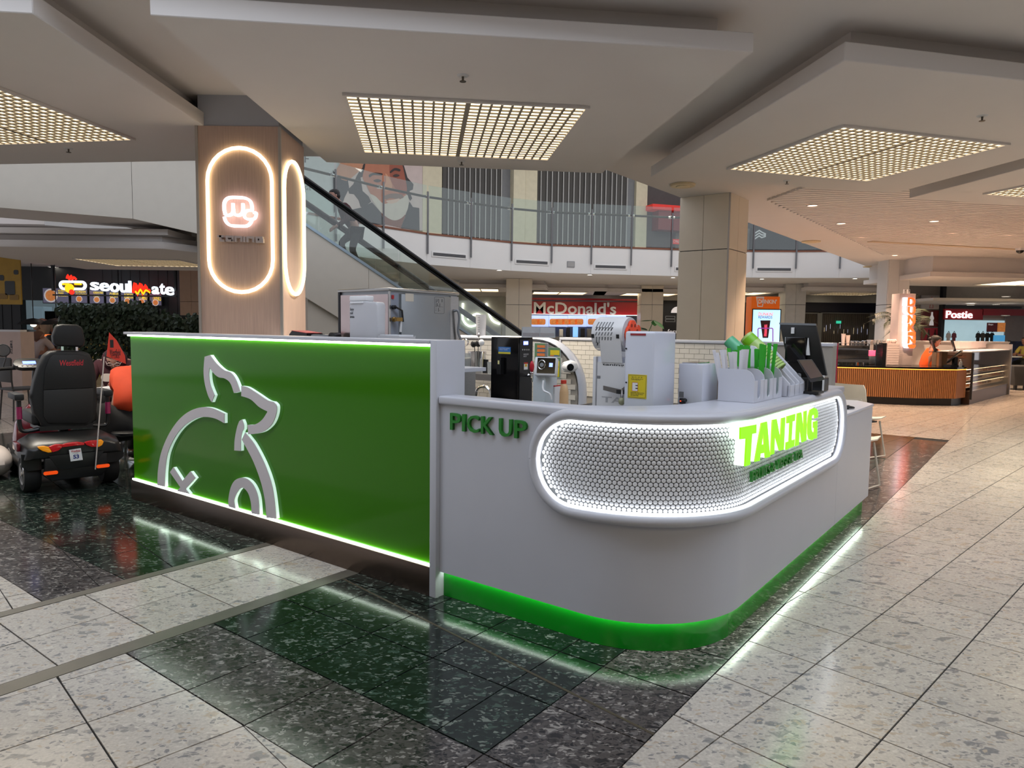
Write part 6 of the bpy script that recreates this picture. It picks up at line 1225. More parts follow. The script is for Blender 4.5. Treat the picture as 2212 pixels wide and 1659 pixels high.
GLS = glassy('balustrade_glass', (240, 247, 244), .10); POST = M('balustrade_steel', (104, 104, 106), .35, .7); RAIL = M('handrail_dark', (52, 48, 40), .3, .4)
br = T('balustrade', 'glass balustrade with steel posts along the upper floor', 'balustrade', (BP[0].x, BP[0].y, ZU))
bo_ = Matrix.Translation((-BP[0].x, -BP[0].y, -ZU))
for i in range(1, n_ - 1):
    a, b, na = BP[i], BP[i + 1], BN[i]; d = (b - a).normalized()
    p0, p1 = a + d * .04 - na * .03, b - d * .04 - na * .03
    MB(bo_).prism([(p.x, p.y) for p in (p0, p1, p1 + na * .012, p0 + na * .012)], 'z', ZU + .03, ZU + 1.38).build('glass_pane', GLS, br)
    MB(bo_).prism([(p.x, p.y) for p in (a - d * .025 - na * .06, a + d * .025 - na * .06, a + d * .025 - na * .035, a - d * .025 - na * .035)], 'z', ZU - .62, ZU + 1.2).build('post', POST, br)
    MB(bo_).tube([(a.x + na.x * .05, a.y + na.y * .05, ZU + 1.06), (b.x + BN[i + 1].x * .05, b.y + BN[i + 1].y * .05, ZU + 1.06)], .036, 8).build('handrail', RAIL, br)
    MB(bo_).tube([(a.x + na.x * .05 - d.x * .12, a.y + na.y * .05 - d.y * .12, ZU + 1.06), (a.x + na.x * .05 + d.x * .1, a.y + na.y * .05 + d.y * .1, ZU + 1.06)], .048, 8).build('rail_clamp', CHROME, br)
def onb(i, t, z, off=0.0): a, b = BP[i], BP[i + 1]; p = a.lerp(b, t) - BN[i] * off; return Vector((p.x, p.y, z))
for k, i in enumerate((4, 6, 7 + 1, 10, 12 + 1)):
    pass
nv = 0
for u0, v0, u1, v1 in ((932, 546, 1008, 557), (1112, 561, 1185, 572), (1283, 572, 1354, 581), (1457, 577, 1479, 585), (1633, 577, 1711, 587), (1070, 555, 1072, 556)):
    if u1 - u0 < 5: continue
    best = min(range(n_ - 1), key=lambda i: abs(in_view(BP[i].lerp(BP[i + 1], .5))[0] - (u0 + u1) / 2)); i = best; fr = Fr((BP[i].x, BP[i].y, 0), atan2(BP[i + 1].y - BP[i].y, BP[i + 1].x - BP[i].x)); a, b = fr.at(u0, v0, y=0), fr.at(u1, v1, y=0)
    z0, z1 = min(a.z, b.z), max(a.z, b.z); zc = (z0 + z1) / 2
    v_ = Th(fr, 'air_grille', ['first', 'second', 'third', 'fourth', 'fifth'][nv] + ' long slot air vent from the left on the white balcony', 'air vent', (a.x + b.x) / 2, 0, zc - .08, 'balcony air vents'); nv += 1
    v_.mb().box(a.x, b.x, -.018, -.003, zc - .09, zc + .09).build('frame', PAINTW, v_.root, bevel=.005); v_.mb().box(a.x + .05, b.x - .05, -.0215, -.0185, zc - .045, zc + .045).build('slot', DARK, v_.root)
    for q in range(3): v_.mb().box(a.x + .05, b.x - .05, -.026, -.022, zc - .03 + q * .027, zc - .022 + q * .027).build('louvre', GREY, v_.root)
i = 8; fr = Fr((BP[i].x, BP[i].y, 0), atan2(BP[i + 1].y - BP[i].y, BP[i + 1].x - BP[i].x)); a = fr.at(1233, 571, y=0); v_ = Th(fr, 'speaker_grille', 'square grey speaker grille on the white balcony', 'speaker', a.x, 0, a.z - .1); v_.mb().box(a.x - .13, a.x + .13, -.02, -.003, a.z - .1, a.z + .1).build('frame', GREY, v_.root); v_.mb().box(a.x - .11, a.x + .11, -.0235, -.0205, a.z - .08, a.z + .08).build('mesh_face', M('grille_grey', (146, 146, 146), .6), v_.root)
for k, (u, v) in enumerate(((1078, 583), (1276, 593), (1458, 599), (1652, 602), (1856, 601))):
    p = P(u, v, ZF - .0); downlight((p.x, p.y + .3, ZF + .019), ['first', 'second', 'third', 'fourth', 'fifth'][k] + ' soffit downlight from the left under the balcony', 'balcony soffit downlights', 45, (1, .97, .9), DLW, .09, 2.4)
# ---- escalator
ed = Vector((-.84, -.5426, 0)); EF = Fr((-.04, 16.88, 0), atan2(ed.y, ed.x)); SL = .578
es = Th(EF, 'escalator', 'long escalator with glass sides climbing to the upper floor', 'escalator', 0, 0, 0)
hz_ = lambda x: 1.25 + SL * x
XT = (ZU - .30) / SL
CLAD = M('escalator_clad_cream', (202, 196, 184), .5, noise=.02)
for y0, y1, nm in ((.60, .64, 'near'), (-.64, -.60, 'far')):
    xs = [-1.0, .6, 2.2, 3.8, 5.4, XT + .1, XT + 1.2, XT + 3.4]
    for a, b in zip(xs, xs[1:]):
        tp = lambda x: min(.36 + SL * x, ZU + .04) if x > -.5 else .1; bt = lambda x: max(0.005, min(.36 + SL * x - 1.35, ZU - 1.05)) if x > -.5 else .005
        a2 = a + .006; pts = [(a2, bt(a2)), (b, bt(b)), (b, tp(b)), (a2, tp(a2))]
        if a < -.5 < b: pts = [(a2, .005), (b, bt(b)), (b, tp(b)), (-.45, .1), (a2, .1)]
        if a < XT < b: pts = [(a2, bt(a2)), (XT, bt(XT)), (b, bt(b)), (b, tp(b)), (XT, tp(XT)), (a2, tp(a2))]
        es.mb().prism(pts, 'y', y0, y1).build('cladding_panel', CLAD, es.root)
    ym = (y0 + y1) / 2; DK = M('escalator_deck', (150, 168, 180), .3, .6)
    es.mb().prism([(-.45, .11), (XT, ZU + .05), (XT + 3.4, ZU + .05), (XT + 3.4, ZU + .11), (XT, ZU + .11), (-.45, .17)], 'y', ym - .09, ym + .05).build('deck_trim', DK, es.root)
    g = [-.6 + 1.25 * k for k in range(7)] + [XT + .9]
    for a, b in zip(g, g[1:]): es.mb().prism([(a + .006, .45 + SL * a - .08), (b - .006, .45 + SL * b - .08), (b - .006, hz_(b) - .05), (a + .006, hz_(a) - .05)], 'y', ym - .006, ym + .006).build('glass_pane', M('esc', noise=0) if False else GLS, es.root)
    path = smooth2([(-1.35, ym, .62), (-1.55, ym, .8), (-1.4, ym, .97), (-1.0, ym, .98), (-.5, ym, 1.02), (.0, ym, hz_(0))], 4) + [(x, ym, hz_(x)) for x in (1.5, 3, 4.5, XT - .3)] + smooth2([(XT + .2, ym, ZU + 1.0), (XT + .8, ym, ZU + 1.05), (XT + 2.6, ym, ZU + 1.05), (XT + 2.9, ym, ZU + .9), (XT + 2.75, ym, ZU + .7)], 4)
    es.mb().tube(path, .045, 8).build('handrail', BLACKG, es.root, True); es.mb().tube([(x, ym, z - .075) for x, _, z in path[12:-10]], .022, 6).build('handrail_guide', BLACK, es.root)
stm = MB().box(-.2, .2, -.5, .5, -.2, 0).mesh('step'); stm.materials.append(M('step_grey', (72, 74, 78), .5, .3))
k = 0; x = -.3
while x < XT: put('step', stm, es.root, (x, 0, .30 + SL * x - .02)); x += .4; k += 1
es.mb().prism([(-.4, .0), (XT, ZU - .35), (XT, ZU - .95), (.9, .0)], 'y', -.58, .58).build('truss', DARK, es.root)
es.mb().box(XT + .1, XT + 3.4, -.6, .6, ZU - .3, ZU - .02).build('landing', GREY, es.root); es.mb().box(XT + .1, XT + 3.4, -.6, .6, ZU - 1.05, ZU - 1.0).build('landing_soffit', PAINT, es.root)
th = Th(EF, 'wall_under_escalator', 'cream wall under the escalator', None, 2, .4, 0, kind='structure'); th.mb().prism([(-.3, 0), (5.0, 0), (5.0, .36 + SL * 5.0 - 1.2), (1.9, .36 + SL * 1.9 - 1.2), (1.4, 0.05)], 'y', .35, .55).build('panel', CLAD, th.root)
# rider walking up
px = EF.at(762, 560, y=.1); x = px.x; s0 = .28 + SL * x
f = Vector((1, 0, 0)); z = Vector((0, 0, 1)); c = Vector((x, .1, 0))
J = {'pelvis': c + z * (s0 + .82) - f * .06, 'waist': c + z * (s0 + .98) + f * .02, 'chest': c + z * (s0 + 1.17) + f * .16, 'neck': c + z * (s0 + 1.33) + f * .28, 'head': c + z * (s0 + 1.46) + f * .37,
     'sL': c + z * (s0 + 1.24) + f * .18 - Vector((0, .17, 0)), 'eL': c + z * (s0 + 1.0) + f * .1 - Vector((0, .22, 0)), 'wL': c + z * (s0 + .86) + f * .3 - Vector((0, .2, 0)),
     'sR': c + z * (s0 + 1.24) + f * .18 + Vector((0, .17, 0)), 'eR': c + z * (s0 + .97) + f * .2 + Vector((0, .22, 0)), 'wR': c + z * (s0 + .82) + f * .42 + Vector((0, .2, 0)),
     'hL': c + z * (s0 + .76) - f * .05 - Vector((0, .09, 0)), 'kL': c + z * (s0 + .55) + f * .22 - Vector((0, .09, 0)), 'aL': c + z * (s0 + .22) + f * .10 - Vector((0, .09, 0)), 'tL': c + z * (s0 + .18) + f * .24 - Vector((0, .09, 0)),
     'hR': c + z * (s0 + .76) - f * .05 + Vector((0, .09, 0)), 'kR': c + z * (s0 + .40) + f * .05 + Vector((0, .09, 0)), 'aR': c + z * (s0 + .06) - f * .12 + Vector((0, .09, 0)), 'tR': c + z * (s0 + .0) + f * .0 + Vector((0, .09, 0))}
person(EF, 'person in a dark maroon jumper hurrying up the escalator', x, .1, s0, J, M('maroon_jumper', (62, 24, 34), .85), M('charcoal_trousers', (40, 38, 40), .85), SKIN2, HAIR, 0, sleeve='long', shoes=M('grey_shoe', (84, 76, 72), .6), nod=.25, chest=.15, belly=.14, pelvis=.145)
# ---- left balcony piece and ceiling under it
lf = T('wall_balcony_left', 'white balcony edge at the far left', None, (0, 0, 0), 0, kind='structure')
a, b = P(-60, 425, ZF), P(143, 466, ZF); d = (b - a).normalized(); nn = Vector((-d.y, d.x, 0)); MB().prism([(p.x, p.y) for p in (a, b, b + nn * .1, a + nn * .1)], 'z', ZF, ZU + .05).build('fascia_panel', PAINTW, lf)
MB().prism([(p.x, p.y) for p in (a, b, b + nn * 5 - d * 4, a + nn * 6 - d * 8)], 'z', ZF + .02, ZF + .1).build('soffit', PAINT, lf)
fr = Fr((a.x, a.y, 0), atan2(d.y, d.x)); q = fr.at(57, 408, y=0); v_ = Th(fr, 'wall_vent', 'square grey vent on the far left balcony', 'air vent', q.x, 0, q.z - .1); v_.mb().box(q.x - .1, q.x + .1, -.02, -.002, q.z - .12, q.z + .12).build('frame', GREY, v_.root); v_.mb().box(q.x - .08, q.x + .08, -.023, -.0205, q.z - .1, q.z + .1).build('mesh_face', MATS['grille_grey'], v_.root)
q = fr.at(112, 375, y=0); v_ = Th(fr, 'balcony_post', 'short steel post stub on the far left balcony', 'post', q.x, 0, q.z - .2); v_.mb().box(q.x - .03, q.x + .03, -.03, -.002, q.z - .16, ZU + .06).build('post', POST, v_.root); v_.mb().box(q.x - .04, q.x + .04, -.034, -.002, q.z - .2, q.z - .162).build('foot', POST, v_.root)
raft([(-10.5, 12.6), (-6.15, 12.6), (-5.3, 14.2), (-5.3, 17.6), (-10.5, 17.6)], 2.72, .12, 2.955, .92)
grille((-7.9, 15.4), (1, .02), 0, 2.1, 1.6, 2.72, 'louvred light panel under the escalator landing', GL, 9, 12)
for k, (u, v) in enumerate(((20, 555), (115, 576), (139, 585), (246, 594), (338, 592), (344, 600))):
    p = P(u, v, 2.955); downlight(p, ['first', 'second', 'third', 'fourth', 'fifth', 'sixth'][k] + ' downlight from the left in the food stall ceiling', 'stall ceiling downlights', 0, mat=DLW, r=.11)
for u, z1 in ((413, 2.955),):
    q = D(u, 650, 19.0); cl = T('wall_stall_column', 'tan panelled column beside the food stall', None, (q.x, 19, 0), 0, kind='structure')
    for k in range(2):
        for z0, zz1 in ((0, 1.0), (1.01, 2.0), (2.01, z1)): MB().box(-.3 + k * .305, 0 + k * .3, 0, .4, z0, zz1).build('stone_panel', M('tan_panel', (176, 146, 124), .5), cl)
# ---- upper floor shops
UF = Fr((-10.5, 25.6, 0), atan2(7.0, 22.0)); us = T('wall_upper', 'upper-floor shop fronts behind the balcony', None, (0, 0, 0), 0, kind='structure')
CRM, CUR, STRP = M('cream_pillar', (206, 198, 172), .6), M('curtain_grey', (84, 82, 80), .85, noise=.12, scale=2, stretch=(6, 6, .3)), M('curtain_stripe', (176, 176, 174), .7)
def ux(u): return UF.at(u, 450, y=0).x
def slab(u0, u1, mat, name, y0=-.02, y1=.1, z1=9.0, z0=ZU): return MB(UF.m).box(ux(u0), ux(u1), y0, y1, z0, z1).build(name, mat, us)
slab(560, 735, M('pale_shop_wall', (190, 196, 196), .6), 'shop_panel'); slab(735, 955, CRM, 'pillar', .0); slab(912, 953, CRM, 'pillar', -.1)
slab(953, 1352, DARK, 'shop_back', .1, .2); slab(1080, 1101, GREY, 'shop_panel'); slab(1101, 1126, CRM, 'pillar', -.5, .1); slab(1127, 1152, CRM, 'pillar', -.45, .1); slab(1350, 1369, GREY, 'shop_panel'); slab(1369, 1393, CRM, 'pillar', -.2)
slab(1393, 1480, M('dark_plaster', (84, 80, 80), .8), 'shop_panel'); slab(1480, 1960, DARK, 'shop_back'); slab(1460, 1620, M('shop_warm_grey', (120, 112, 104), .7), 'shop_panel', -.04, -.02, 6.0)
def curtain(u0, u1, n, label):
    x0, x1 = ux(u0), ux(u1); t = Th(UF, 'shop_curtain', label, 'curtain', (x0 + x1) / 2, -.05, ZU)
    for k in range(n):
        a, b = x0 + (x1 - x0) * k / n, x0 + (x1 - x0) * (k + 1) / n; w = b - a; y = -.1 - .04 * (k % 2)
        t.mb().prism([(a, y), (a + w * .5, y - .06), (b, y), (b, y + .02), (a + w * .5, y - .04), (a, y + .02)], 'z', ZU + .01, 8.8).build('drape', CUR, t.root)
        s = a + w * (.8 + .15 * random.random()); t.mb().box(s, s + w * .16, y - .085, y - .05, ZU + .01, 8.8).build('white_stripe', STRP, t.root)
random.seed(5); curtain(955, 1080, 11, 'grey striped curtain in the upper shop beside the portrait poster'); curtain(1154, 1350, 17, 'wide grey striped curtain in the upper shop behind the balcony rail')
ps = Th(UF, 'portrait_poster', 'large shop-front poster of a bearded man resting a hand on his head', 'poster', ux(820), -.06, ZU)
c6_ = lambda pts: [((q := UF.at(640 + a / 6.9125, 320 + b / 6.9125, y=-.08)).x, q.z) for a, b in pts]
lay = [0]
def art(pts, col, name, smooth=True):
    lay[0] += 1; y = -.08 - .0025 * lay[0]; pp = c6_(smooth2(pts, 4, True) if smooth else pts); m = M('poster_ink_%d' % lay[0], col, .5, noise=.08, scale=3); return ps.mb().prism(pp, 'y', y, y + .0024).build(name, m, ps.root)
art([(640, -60), (1885, -60), (1885, 1230), (640, 1150)], (196, 180, 176), 'backdrop', False)
art([(1020, 215), (1060, 300), (1010, 420), (960, 440), (990, 640), (1080, 720), (1120, 800), (1010, 880), (960, 880), (930, 780), (860, 690), (790, 680), (770, 620), (850, 540), (900, 420), (950, 330)], (36, 32, 34), 'hair_lock', False)
art([(1540, 100), (1610, 270), (1660, 440), (1750, 540), (1740, 620), (1690, 640), (1730, 750), (1700, 790), (1650, 700), (1600, 450), (1500, 200)], (36, 32, 34), 'hair_lock', False)
art([(545, 330), (640, 440), (770, 480), (790, 600), (720, 740), (690, 830), (600, 900), (560, 980)], (34, 34, 40), 'sleeve', False)
art([(700, 150), (1020, 150), (985, 300), (900, 380), (830, 440), (750, 490), (680, 470), (600, 400), (580, 350)], (186, 132, 100), 'raised_hand', False)
art([(740, 940), (960, 890), (1130, 810), (1260, 960), (1330, 1150), (740, 1110)], (34, 34, 40), 'jacket', False)
art([(1560, 1195), (1620, 1040), (1690, 800), (1740, 880), (1835, 895), (1840, 1230)], (34, 34, 40), 'jacket', False)
art([(1230, 880), (1330, 1140), (1560, 1190), (1630, 1000)], (120, 66, 48), 'neck', False)
art([(1060, 150), (1250, 40), (1480, 60), (1570, 230), (1620, 420), (1650, 640), (1600, 900), (1450, 1010), (1280, 900), (1120, 700), (1050, 560), (990, 440), (1020, 300)], (178, 112, 84), 'face')
art([(1420, 90), (1560, 200), (1620, 420), (1650, 640), (1560, 700), (1430, 520), (1390, 330)], (150, 76, 54), 'face_shade')
art([(1090, 700), (1180, 720), (1300, 830), (1420, 800), (1560, 760), (1660, 700), (1670, 880), (1600, 1020), (1480, 1080), (1360, 1040), (1230, 920)], (196, 188, 178), 'beard')
art([(1310, 720), (1420, 680), (1560, 690), (1600, 740), (1520, 760), (1400, 750), (1340, 770)], (120, 96, 86), 'moustache')
art([(1340, 790), (1450, 770), (1540, 755), (1500, 810), (1400, 830)], (206, 176, 160), 'smile'); art([(1330, 380), (1400, 470), (1430, 590), (1350, 640), (1300, 600), (1340, 500)], (204, 146, 112), 'nose')
art([(1085, 400), (1160, 370), (1280, 380), (1270, 410), (1150, 405), (1095, 440)], (38, 26, 24), 'brow'); art([(1400, 350), (1470, 300), (1550, 320), (1540, 350), (1470, 335), (1410, 375)], (38, 26, 24), 'brow')
art([(1150, 490), (1210, 465), (1270, 490), (1210, 515)], (52, 36, 34), 'eye'); art([(1440, 415), (1490, 390), (1540, 410), (1490, 435)], (52, 36, 34), 'eye')
x0, x1 = UF.at(658, 343, y=-.03).x, UF.at(667, 343, y=-.03).x; tt = Th(UF, 'shop_lettering', 'black serif letter on the upper shop beside the pillar', 'sign', x0, -.03, UF.at(660, 352, y=-.03).z); tt.tf('F', BLACK, x0, x1, UF.at(660, 351, y=-.03).z, UF.at(660, 335, y=-.03).z, -.03, 'y', .004, name='letter')
x0, x1 = UF.at(650, 405, y=-.03).x, UF.at(672, 405, y=-.03).x; tt = Th(UF, 'shop_lettering', 'small spaced lettering on the pale upper shop wall', 'sign', x0, -.03, UF.at(660, 411, y=-.03).z); tt.tf('AGE', BLACK, x0, x1, UF.at(660, 410, y=-.03).z, UF.at(660, 401, y=-.03).z, -.03, 'y', .003, space=1.2)
th = Th(UF, 'shop_canopy', 'bright red box canopy on the dark upper shop', 'canopy', ux(1440), -.8, UF.at(1440, 470, y=-.8).z); RDC = M('red_canopy', (206, 44, 32), .4, emit=.12); a, b = UF.at(1410, 440, y=-.8), UF.at(1500, 452, y=-.8); th.mb().box(a.x, b.x, -.8, -.05, b.z - .1, a.z).build('box', RDC, th.root); th.mb().box(a.x + .4, b.x, -.6, -.05, b.z - .9, b.z - .11).build('lower_box', M('red_dark', (120, 26, 24), .5), th.root)
th = Th(UF, 'shop_sign', 'small red shop sign low in the upper window', 'sign', ux(1465), -.4, UF.at(1465, 528, y=-.4).z); a, b = UF.at(1452, 516, y=-.4), UF.at(1474, 528, y=-.4); th.mb().box(a.x, b.x, -.4, -.36, b.z, a.z).build('panel', RDC, th.root); th.tf('CYRUSS', WHITEP, a.x + .06, b.x - .06, b.z + .06, a.z - .05, -.402, 'y', .002)
th = Th(UF, 'mountain_sign', 'white mountain emblem sign in the dark upper window', 'sign', ux(1640), -.3, UF.at(1640, 525, y=-.3).z); a, b = UF.at(1627, 497, y=-.3), UF.at(1655, 522, y=-.3); th.mb().box(a.x - .05, b.x + .05, -.3, -.27, b.z - .3, a.z + .1).build('panel', DARK, th.root); w, h = b.x - a.x, a.z - b.z
for k in range(3): mb = th.mb(); stroke(mb, [(a.x + w * .05, b.z + h * (.1 + .28 * k)), (a.x + w * .45, b.z + h * (.5 + .25 * k)), (a.x + w * .65, b.z + h * (.35 + .25 * k)), (a.x + w * .95, b.z + h * (.5 + .1 * k))], h * .12, 'y', -.31, -.301); mb.build('peak_stroke', WHITEP, th.root)
MB(UF.m).box(-8, 36, -3.4, .3, 8.9, 9.0).build('upper_ceiling', PAINT, us)
for k, u in enumerate((1000, 1180, 1265, 1390, 1430, 1468)): p = UF.w(UF.at(u, 400, y=-1.2).x, -1.2, 8.89); downlight(p, ['first', 'second', 'third', 'fourth', 'fifth', 'sixth'][k] + ' downlight from the left above the upper walkway', 'upper walkway downlights', 0, mat=DLW, r=.09)
# ---- far food court under the balcony
yF = 34.0
fw = T('wall_far', 'far shop fronts of the food court', None, (0, 0, 0), 0, kind='structure')
a, b = D(560, 640, yF), D(1960, 640, yF)
MB().box(a.x, b.x + 14, yF, yF + .2, 0, 3.29).build('backing', M('far_wall_cream', (190, 182, 168), .7), fw)
RED = M('fascia_red', (160, 14, 28), .4, noise=.05); LITS = M('menu_board_glow', (170, 190, 250), .3, emit=.5, ecol=(165, 185, 250), noise=.12, scale=2)
mc = Th(WF, 'burger_shop', 'red burger shop front with white lettering and lit menu boards', 'shop front', D(1260, 700, yF - .6).x, yF - .6, 0)
def bxp(t, u0, v0, u1, v1, y, dep, mat, name, bev=0):
    a, b = D(u0, v0, y), D(u1, v1, y); return t.mb().box(a.x, b.x, y, y + dep, b.z, a.z).build(name, mat, t.root, bevel=bev)
bxp(mc, 1142, 643, 1392, 650, yF - .9, .3, RED, 'fascia_top'); bxp(mc, 1142, 650, 1392, 681, yF - .6, .2, RED, 'fascia'); a, b = D(1142, 681, yF - .6), D(1392, 740, yF - .6); mc.mb().box(a.x, b.x, yF - .02, yF - .003, 0, a.z).build('kitchen', M('kitchen_far', (104, 108, 112), .5, noise=.3, scale=1.5), mc.root)
x0, x1 = D(1153, 660, yF - .62).x, D(1331, 660, yF - .62).x; mc.tf("McDonald's", WHITEP, x0, x1, D(1200, 678, yF - .62).z, D(1200, 652, yF - .62).z, yF - .64, 'y', .03, .018)
for k, (u0, u1) in enumerate(((1146, 1185), (1186, 1226), (1227, 1267), (1268, 1310), (1311, 1352))):
    m = bxp(mc, u0, 681, u1, 706, yF - .55, .06, LITS, 'menu_board'); 
    for q in range(2 + k % 2): w = (u1 - u0) / 3; c_ = D(u0 + w * (.8 + q), 695, yF - .56); mc.mb().prism(rrect(c_.x, c_.z, .2, .14, .08), 'y', yF - .565, yF - .551).build('meal_picture', FOOD, m)
bxp(mc, 1142, 678.5, 1392, 681, yF - .7, .05, M('light_strip', (255, 255, 255), .4, emit=1.5, noise=0), 'light_strip')
mc.mb().box(D(1142, 700, 32.5).x, D(1392, 700, 32.5).x, 32.3, 32.9, 0, 1.05).build('counter', GREY, mc.root)
random.seed(2)
for k in range(16):
    u = 1148 + k * 15; w = random.uniform(5, 10); h = random.uniform(8, 20); a = D(u, 716 - h / 2, 32.6); b = D(u + w, 722, 32.6); col = random.choice([BLACK, STEEL, GREY, WHITEP, M('screen_blue_small', (120, 170, 230), .3, emit=.6, noise=0), M('box_tan', (180, 150, 110), .6), BLACK])
    t = Th(WF, 'counter_machine', '%s machine on the burger counter, number %s from the left' % ({'black_plastic': 'black', 'brushed_steel': 'steel', 'mid_grey': 'grey', 'white_plastic': 'white', 'screen_blue_small': 'blue-lit', 'box_tan': 'tan'}[col.name], ['one', 'two', 'three', 'four', 'five', 'six', 'seven', 'eight', 'nine', 'ten', 'eleven', 'twelve', 'thirteen', 'fourteen', 'fifteen', 'sixteen'][k]), 'machine', (a.x + b.x) / 2, 32.6, 1.0505, 'machines on the burger counter'); z1 = max(a.z, 1.2); t.mb().box(a.x, b.x, 32.45, 32.75, 1.051, z1).build('body', col, t.root, bevel=.02); t.mb().box(a.x + .02, b.x - .02, 32.435, 32.449, 1.12, z1 - .04).build('front_plate', col, t.root)
# far columns
for u0, u1, y, mat, lb in ((1094, 1148, 27.0, CREAM, 'one'), (1386, 1432, 30.0, CREAM, 'two'), (1698, 1740, 28.0, M('grey_white_tile', (196, 194, 188), .4), 'three'), (1917, 1962, 20.5, PAINTW, 'four')):
    a, b = D(u0, 650, y), D(u1, 650, y); z1 = ZF + .01 if y > 22 else ZS; cl = T('wall_far_column', 'square pale column in the food court', None, (a.x, y, 0), 0, kind='structure'); w = b.x - a.x
    MB().box(.01, w - .01, .02, w, 0, z1).build('core', DARK, cl); zj = D(u0, 658, y).z
    for z0, zz in ((0, zj - .008), (zj + .008, z1)):
        for x0, x1 in ((0, w * .495), (w * .505, w)): MB().box(x0, x1, 0, .019, z0, zz).build('stone_panel', mat, cl)
        MB().box(w, w + .02, .02, w, z0, zz).box(-.02, 0, .02, w, z0, zz).build('stone_panel', mat, cl)
for k, (u0, u1, v, gu0, gu1, bl_) in enumerate(((985, 1180, 620, 1000, 1076, 0), (1140, 1312, 627, 1152, 1264, 0), (1284, 1475, 633, 1347, 1456, 0), (1600, 1704, 628, 1570, 1650, 0), (1742, 1922, 627, 1776, 1888, 1))):
    p0, p1 = P(u0, v, 3.0), P(u1, v, 3.0); y0 = min(p0.y, 30); x0, x1 = D(u0, 640, y0).x, D(u1, 640, y0).x
    raft([(x0, y0), (x1, y0), (x1 + .3, y0 + 3.4), (x0 + .3, y0 + 3.4)], 3.0, .14, ZF + .02, .94)
    gx = (D(gu0, 640, y0 + 1.5).x + D(gu1, 640, y0 + 1.5).x) / 2; w = D(gu1, 640, y0 + 1.5).x - D(gu0, 640, y0 + 1.5).x
    grille((gx, y0 + 1.6), (1, .01), 0, w, 2.0, 3.0, ['first', 'second', 'third', 'fourth', 'fifth'][k] + ' far light panel from the left under the balcony', 'far louvred light panels', 9, 8, bool(bl_), .04)
for k, (u, v) in enumerate(((1240, 642), (1308, 637), (1462, 640), (1646, 640), (1783, 643), (1785, 651), (1903, 651))):
    p = P(u, v, 3.285 if False else 2.98); downlight((D(u, v, 33).x, 33 + .3 * (k % 2), ZF + .019), ['first', 'second', 'third', 'fourth', 'fifth', 'sixth', 'seventh'][k] + ' far downlight from the left in front of the shops', 'far downlights', 25 if k % 2 == 0 else 0, (1, .95, .88), DLW, .13, 2.2)
# neon shop behind the escalator foot, dark cafe, curtain shop
ns = Th(WF, 'neon_shop', 'shop with white neon loops behind the escalator foot', 'shop front', D(1040, 690, yF - .1).x, yF - .1, 0); bxp(ns, 985, 640, 1092, 735, yF - .08, .05, M('neon_shop_back', (150, 146, 132), .6, noise=.3, scale=1.2), 'back_panel')
for pts in ([(1000, 655), (1000, 690), (1015, 705), (1035, 700)], [(1010, 690), (1030, 678), (1045, 690), (1030, 702)], [(1050, 655), (1062, 690), (1080, 700)]): mb = ns.mb(); mb.tube([tuple(D(u, v, yF - .15)) for u, v in smooth2(pts, 4)], .05, 6); mb.build('neon_loop', M('neon_shop_white', (255, 255, 245), .4, emit=3, noise=0), ns.root, True)
cf = Th(WF, 'dark_cafe', 'black cafe wall with white line drawings', 'shop front', D(1450, 700, yF - .1).x, yF - .1, 0); bxp(cf, 1432, 649, 1484, 740, yF - .08, .06, BLACK, 'wall')
mb = cf.mb(); c_ = D(1463, 676, yF - .1); mb.prism([(c_.x + .3 * cos(t * pi / 8), c_.z + .3 * sin(t * pi / 8)) for t in range(9)], 'y', yF - .1, yF - .082); mb.build('dome_drawing', PLT, cf.root)
for v in (683, 690): mb = cf.mb(); a, b = D(1438, v, yF - .1), D(1458, v + 5, yF - .1); stroke(mb, [(a.x, a.z), (b.x, a.z), (b.x, b.z), (a.x, b.z)], .025, 'y', yF - .1, yF - .082, True); mb.build('menu_frame', GREY, cf.root)
cf.tf('fernet', PLT, D(1442, 718, yF - .1).x, D(1478, 718, yF - .1).x, D(1442, 720, yF - .1).z, D(1442, 711, yF - .1).z, yF - .1, 'y', .004)
cs = Th(WF, 'curtain_shop', 'dark shop hung with a slatted screen and exit sign', 'shop front', D(1830, 700, yF - 3).x, yF - 3, 0); yC = yF - 3
bxp(cs, 1604, 653, 1935, 760, yC + .3, .05, M('navy_shop', (18, 20, 30), .5), 'back_panel'); bxp(cs, 1738, 653, 1935, 676, yC, .25, M('navy_fascia', (16, 20, 44), .4), 'fascia')
for u0, u1 in ((1738, 1768), (1774, 1880)):
    bxp(cs, u0, 675, u1, 678, yC - .03, .05, GREY, 'screen_rail'); n = int((u1 - u0) / 4.2)
    for k in range(n): u = u0 + (u1 - u0) * k / n; a, b = D(u, 678, yC), D(u + 2.4, 740, yC); cs.mb(rot('Z', .5, (a.x, yC, 0))).box(a.x, b.x, yC - .005, yC + .005, .05, a.z).build('screen_slat', M('slat_taupe', (92, 86, 82), .6), cs.root)
for u in (1770, 1884): bxp(cs, u - 3, 676, u + 3, 760, yC - .06, .1, GREY, 'frame_post')
bxp(cs, 1807, 693, 1817, 699, yC - .08, .03, M('exit_green', (40, 150, 120), .4, emit=.8, noise=0), 'exit_sign'); random.seed(9)
for k in range(14): u = 1778 + k * 7.3; v = random.uniform(700, 716); bxp(cs, u, v, u + 2.5, v + random.uniform(6, 14), yC + .12, .01, M('bright_window', (220, 226, 255), .4, emit=.9, noise=0) if k % 3 else M('bright_warm', (255, 230, 180), .4, emit=.9, noise=0), 'lit_gap')
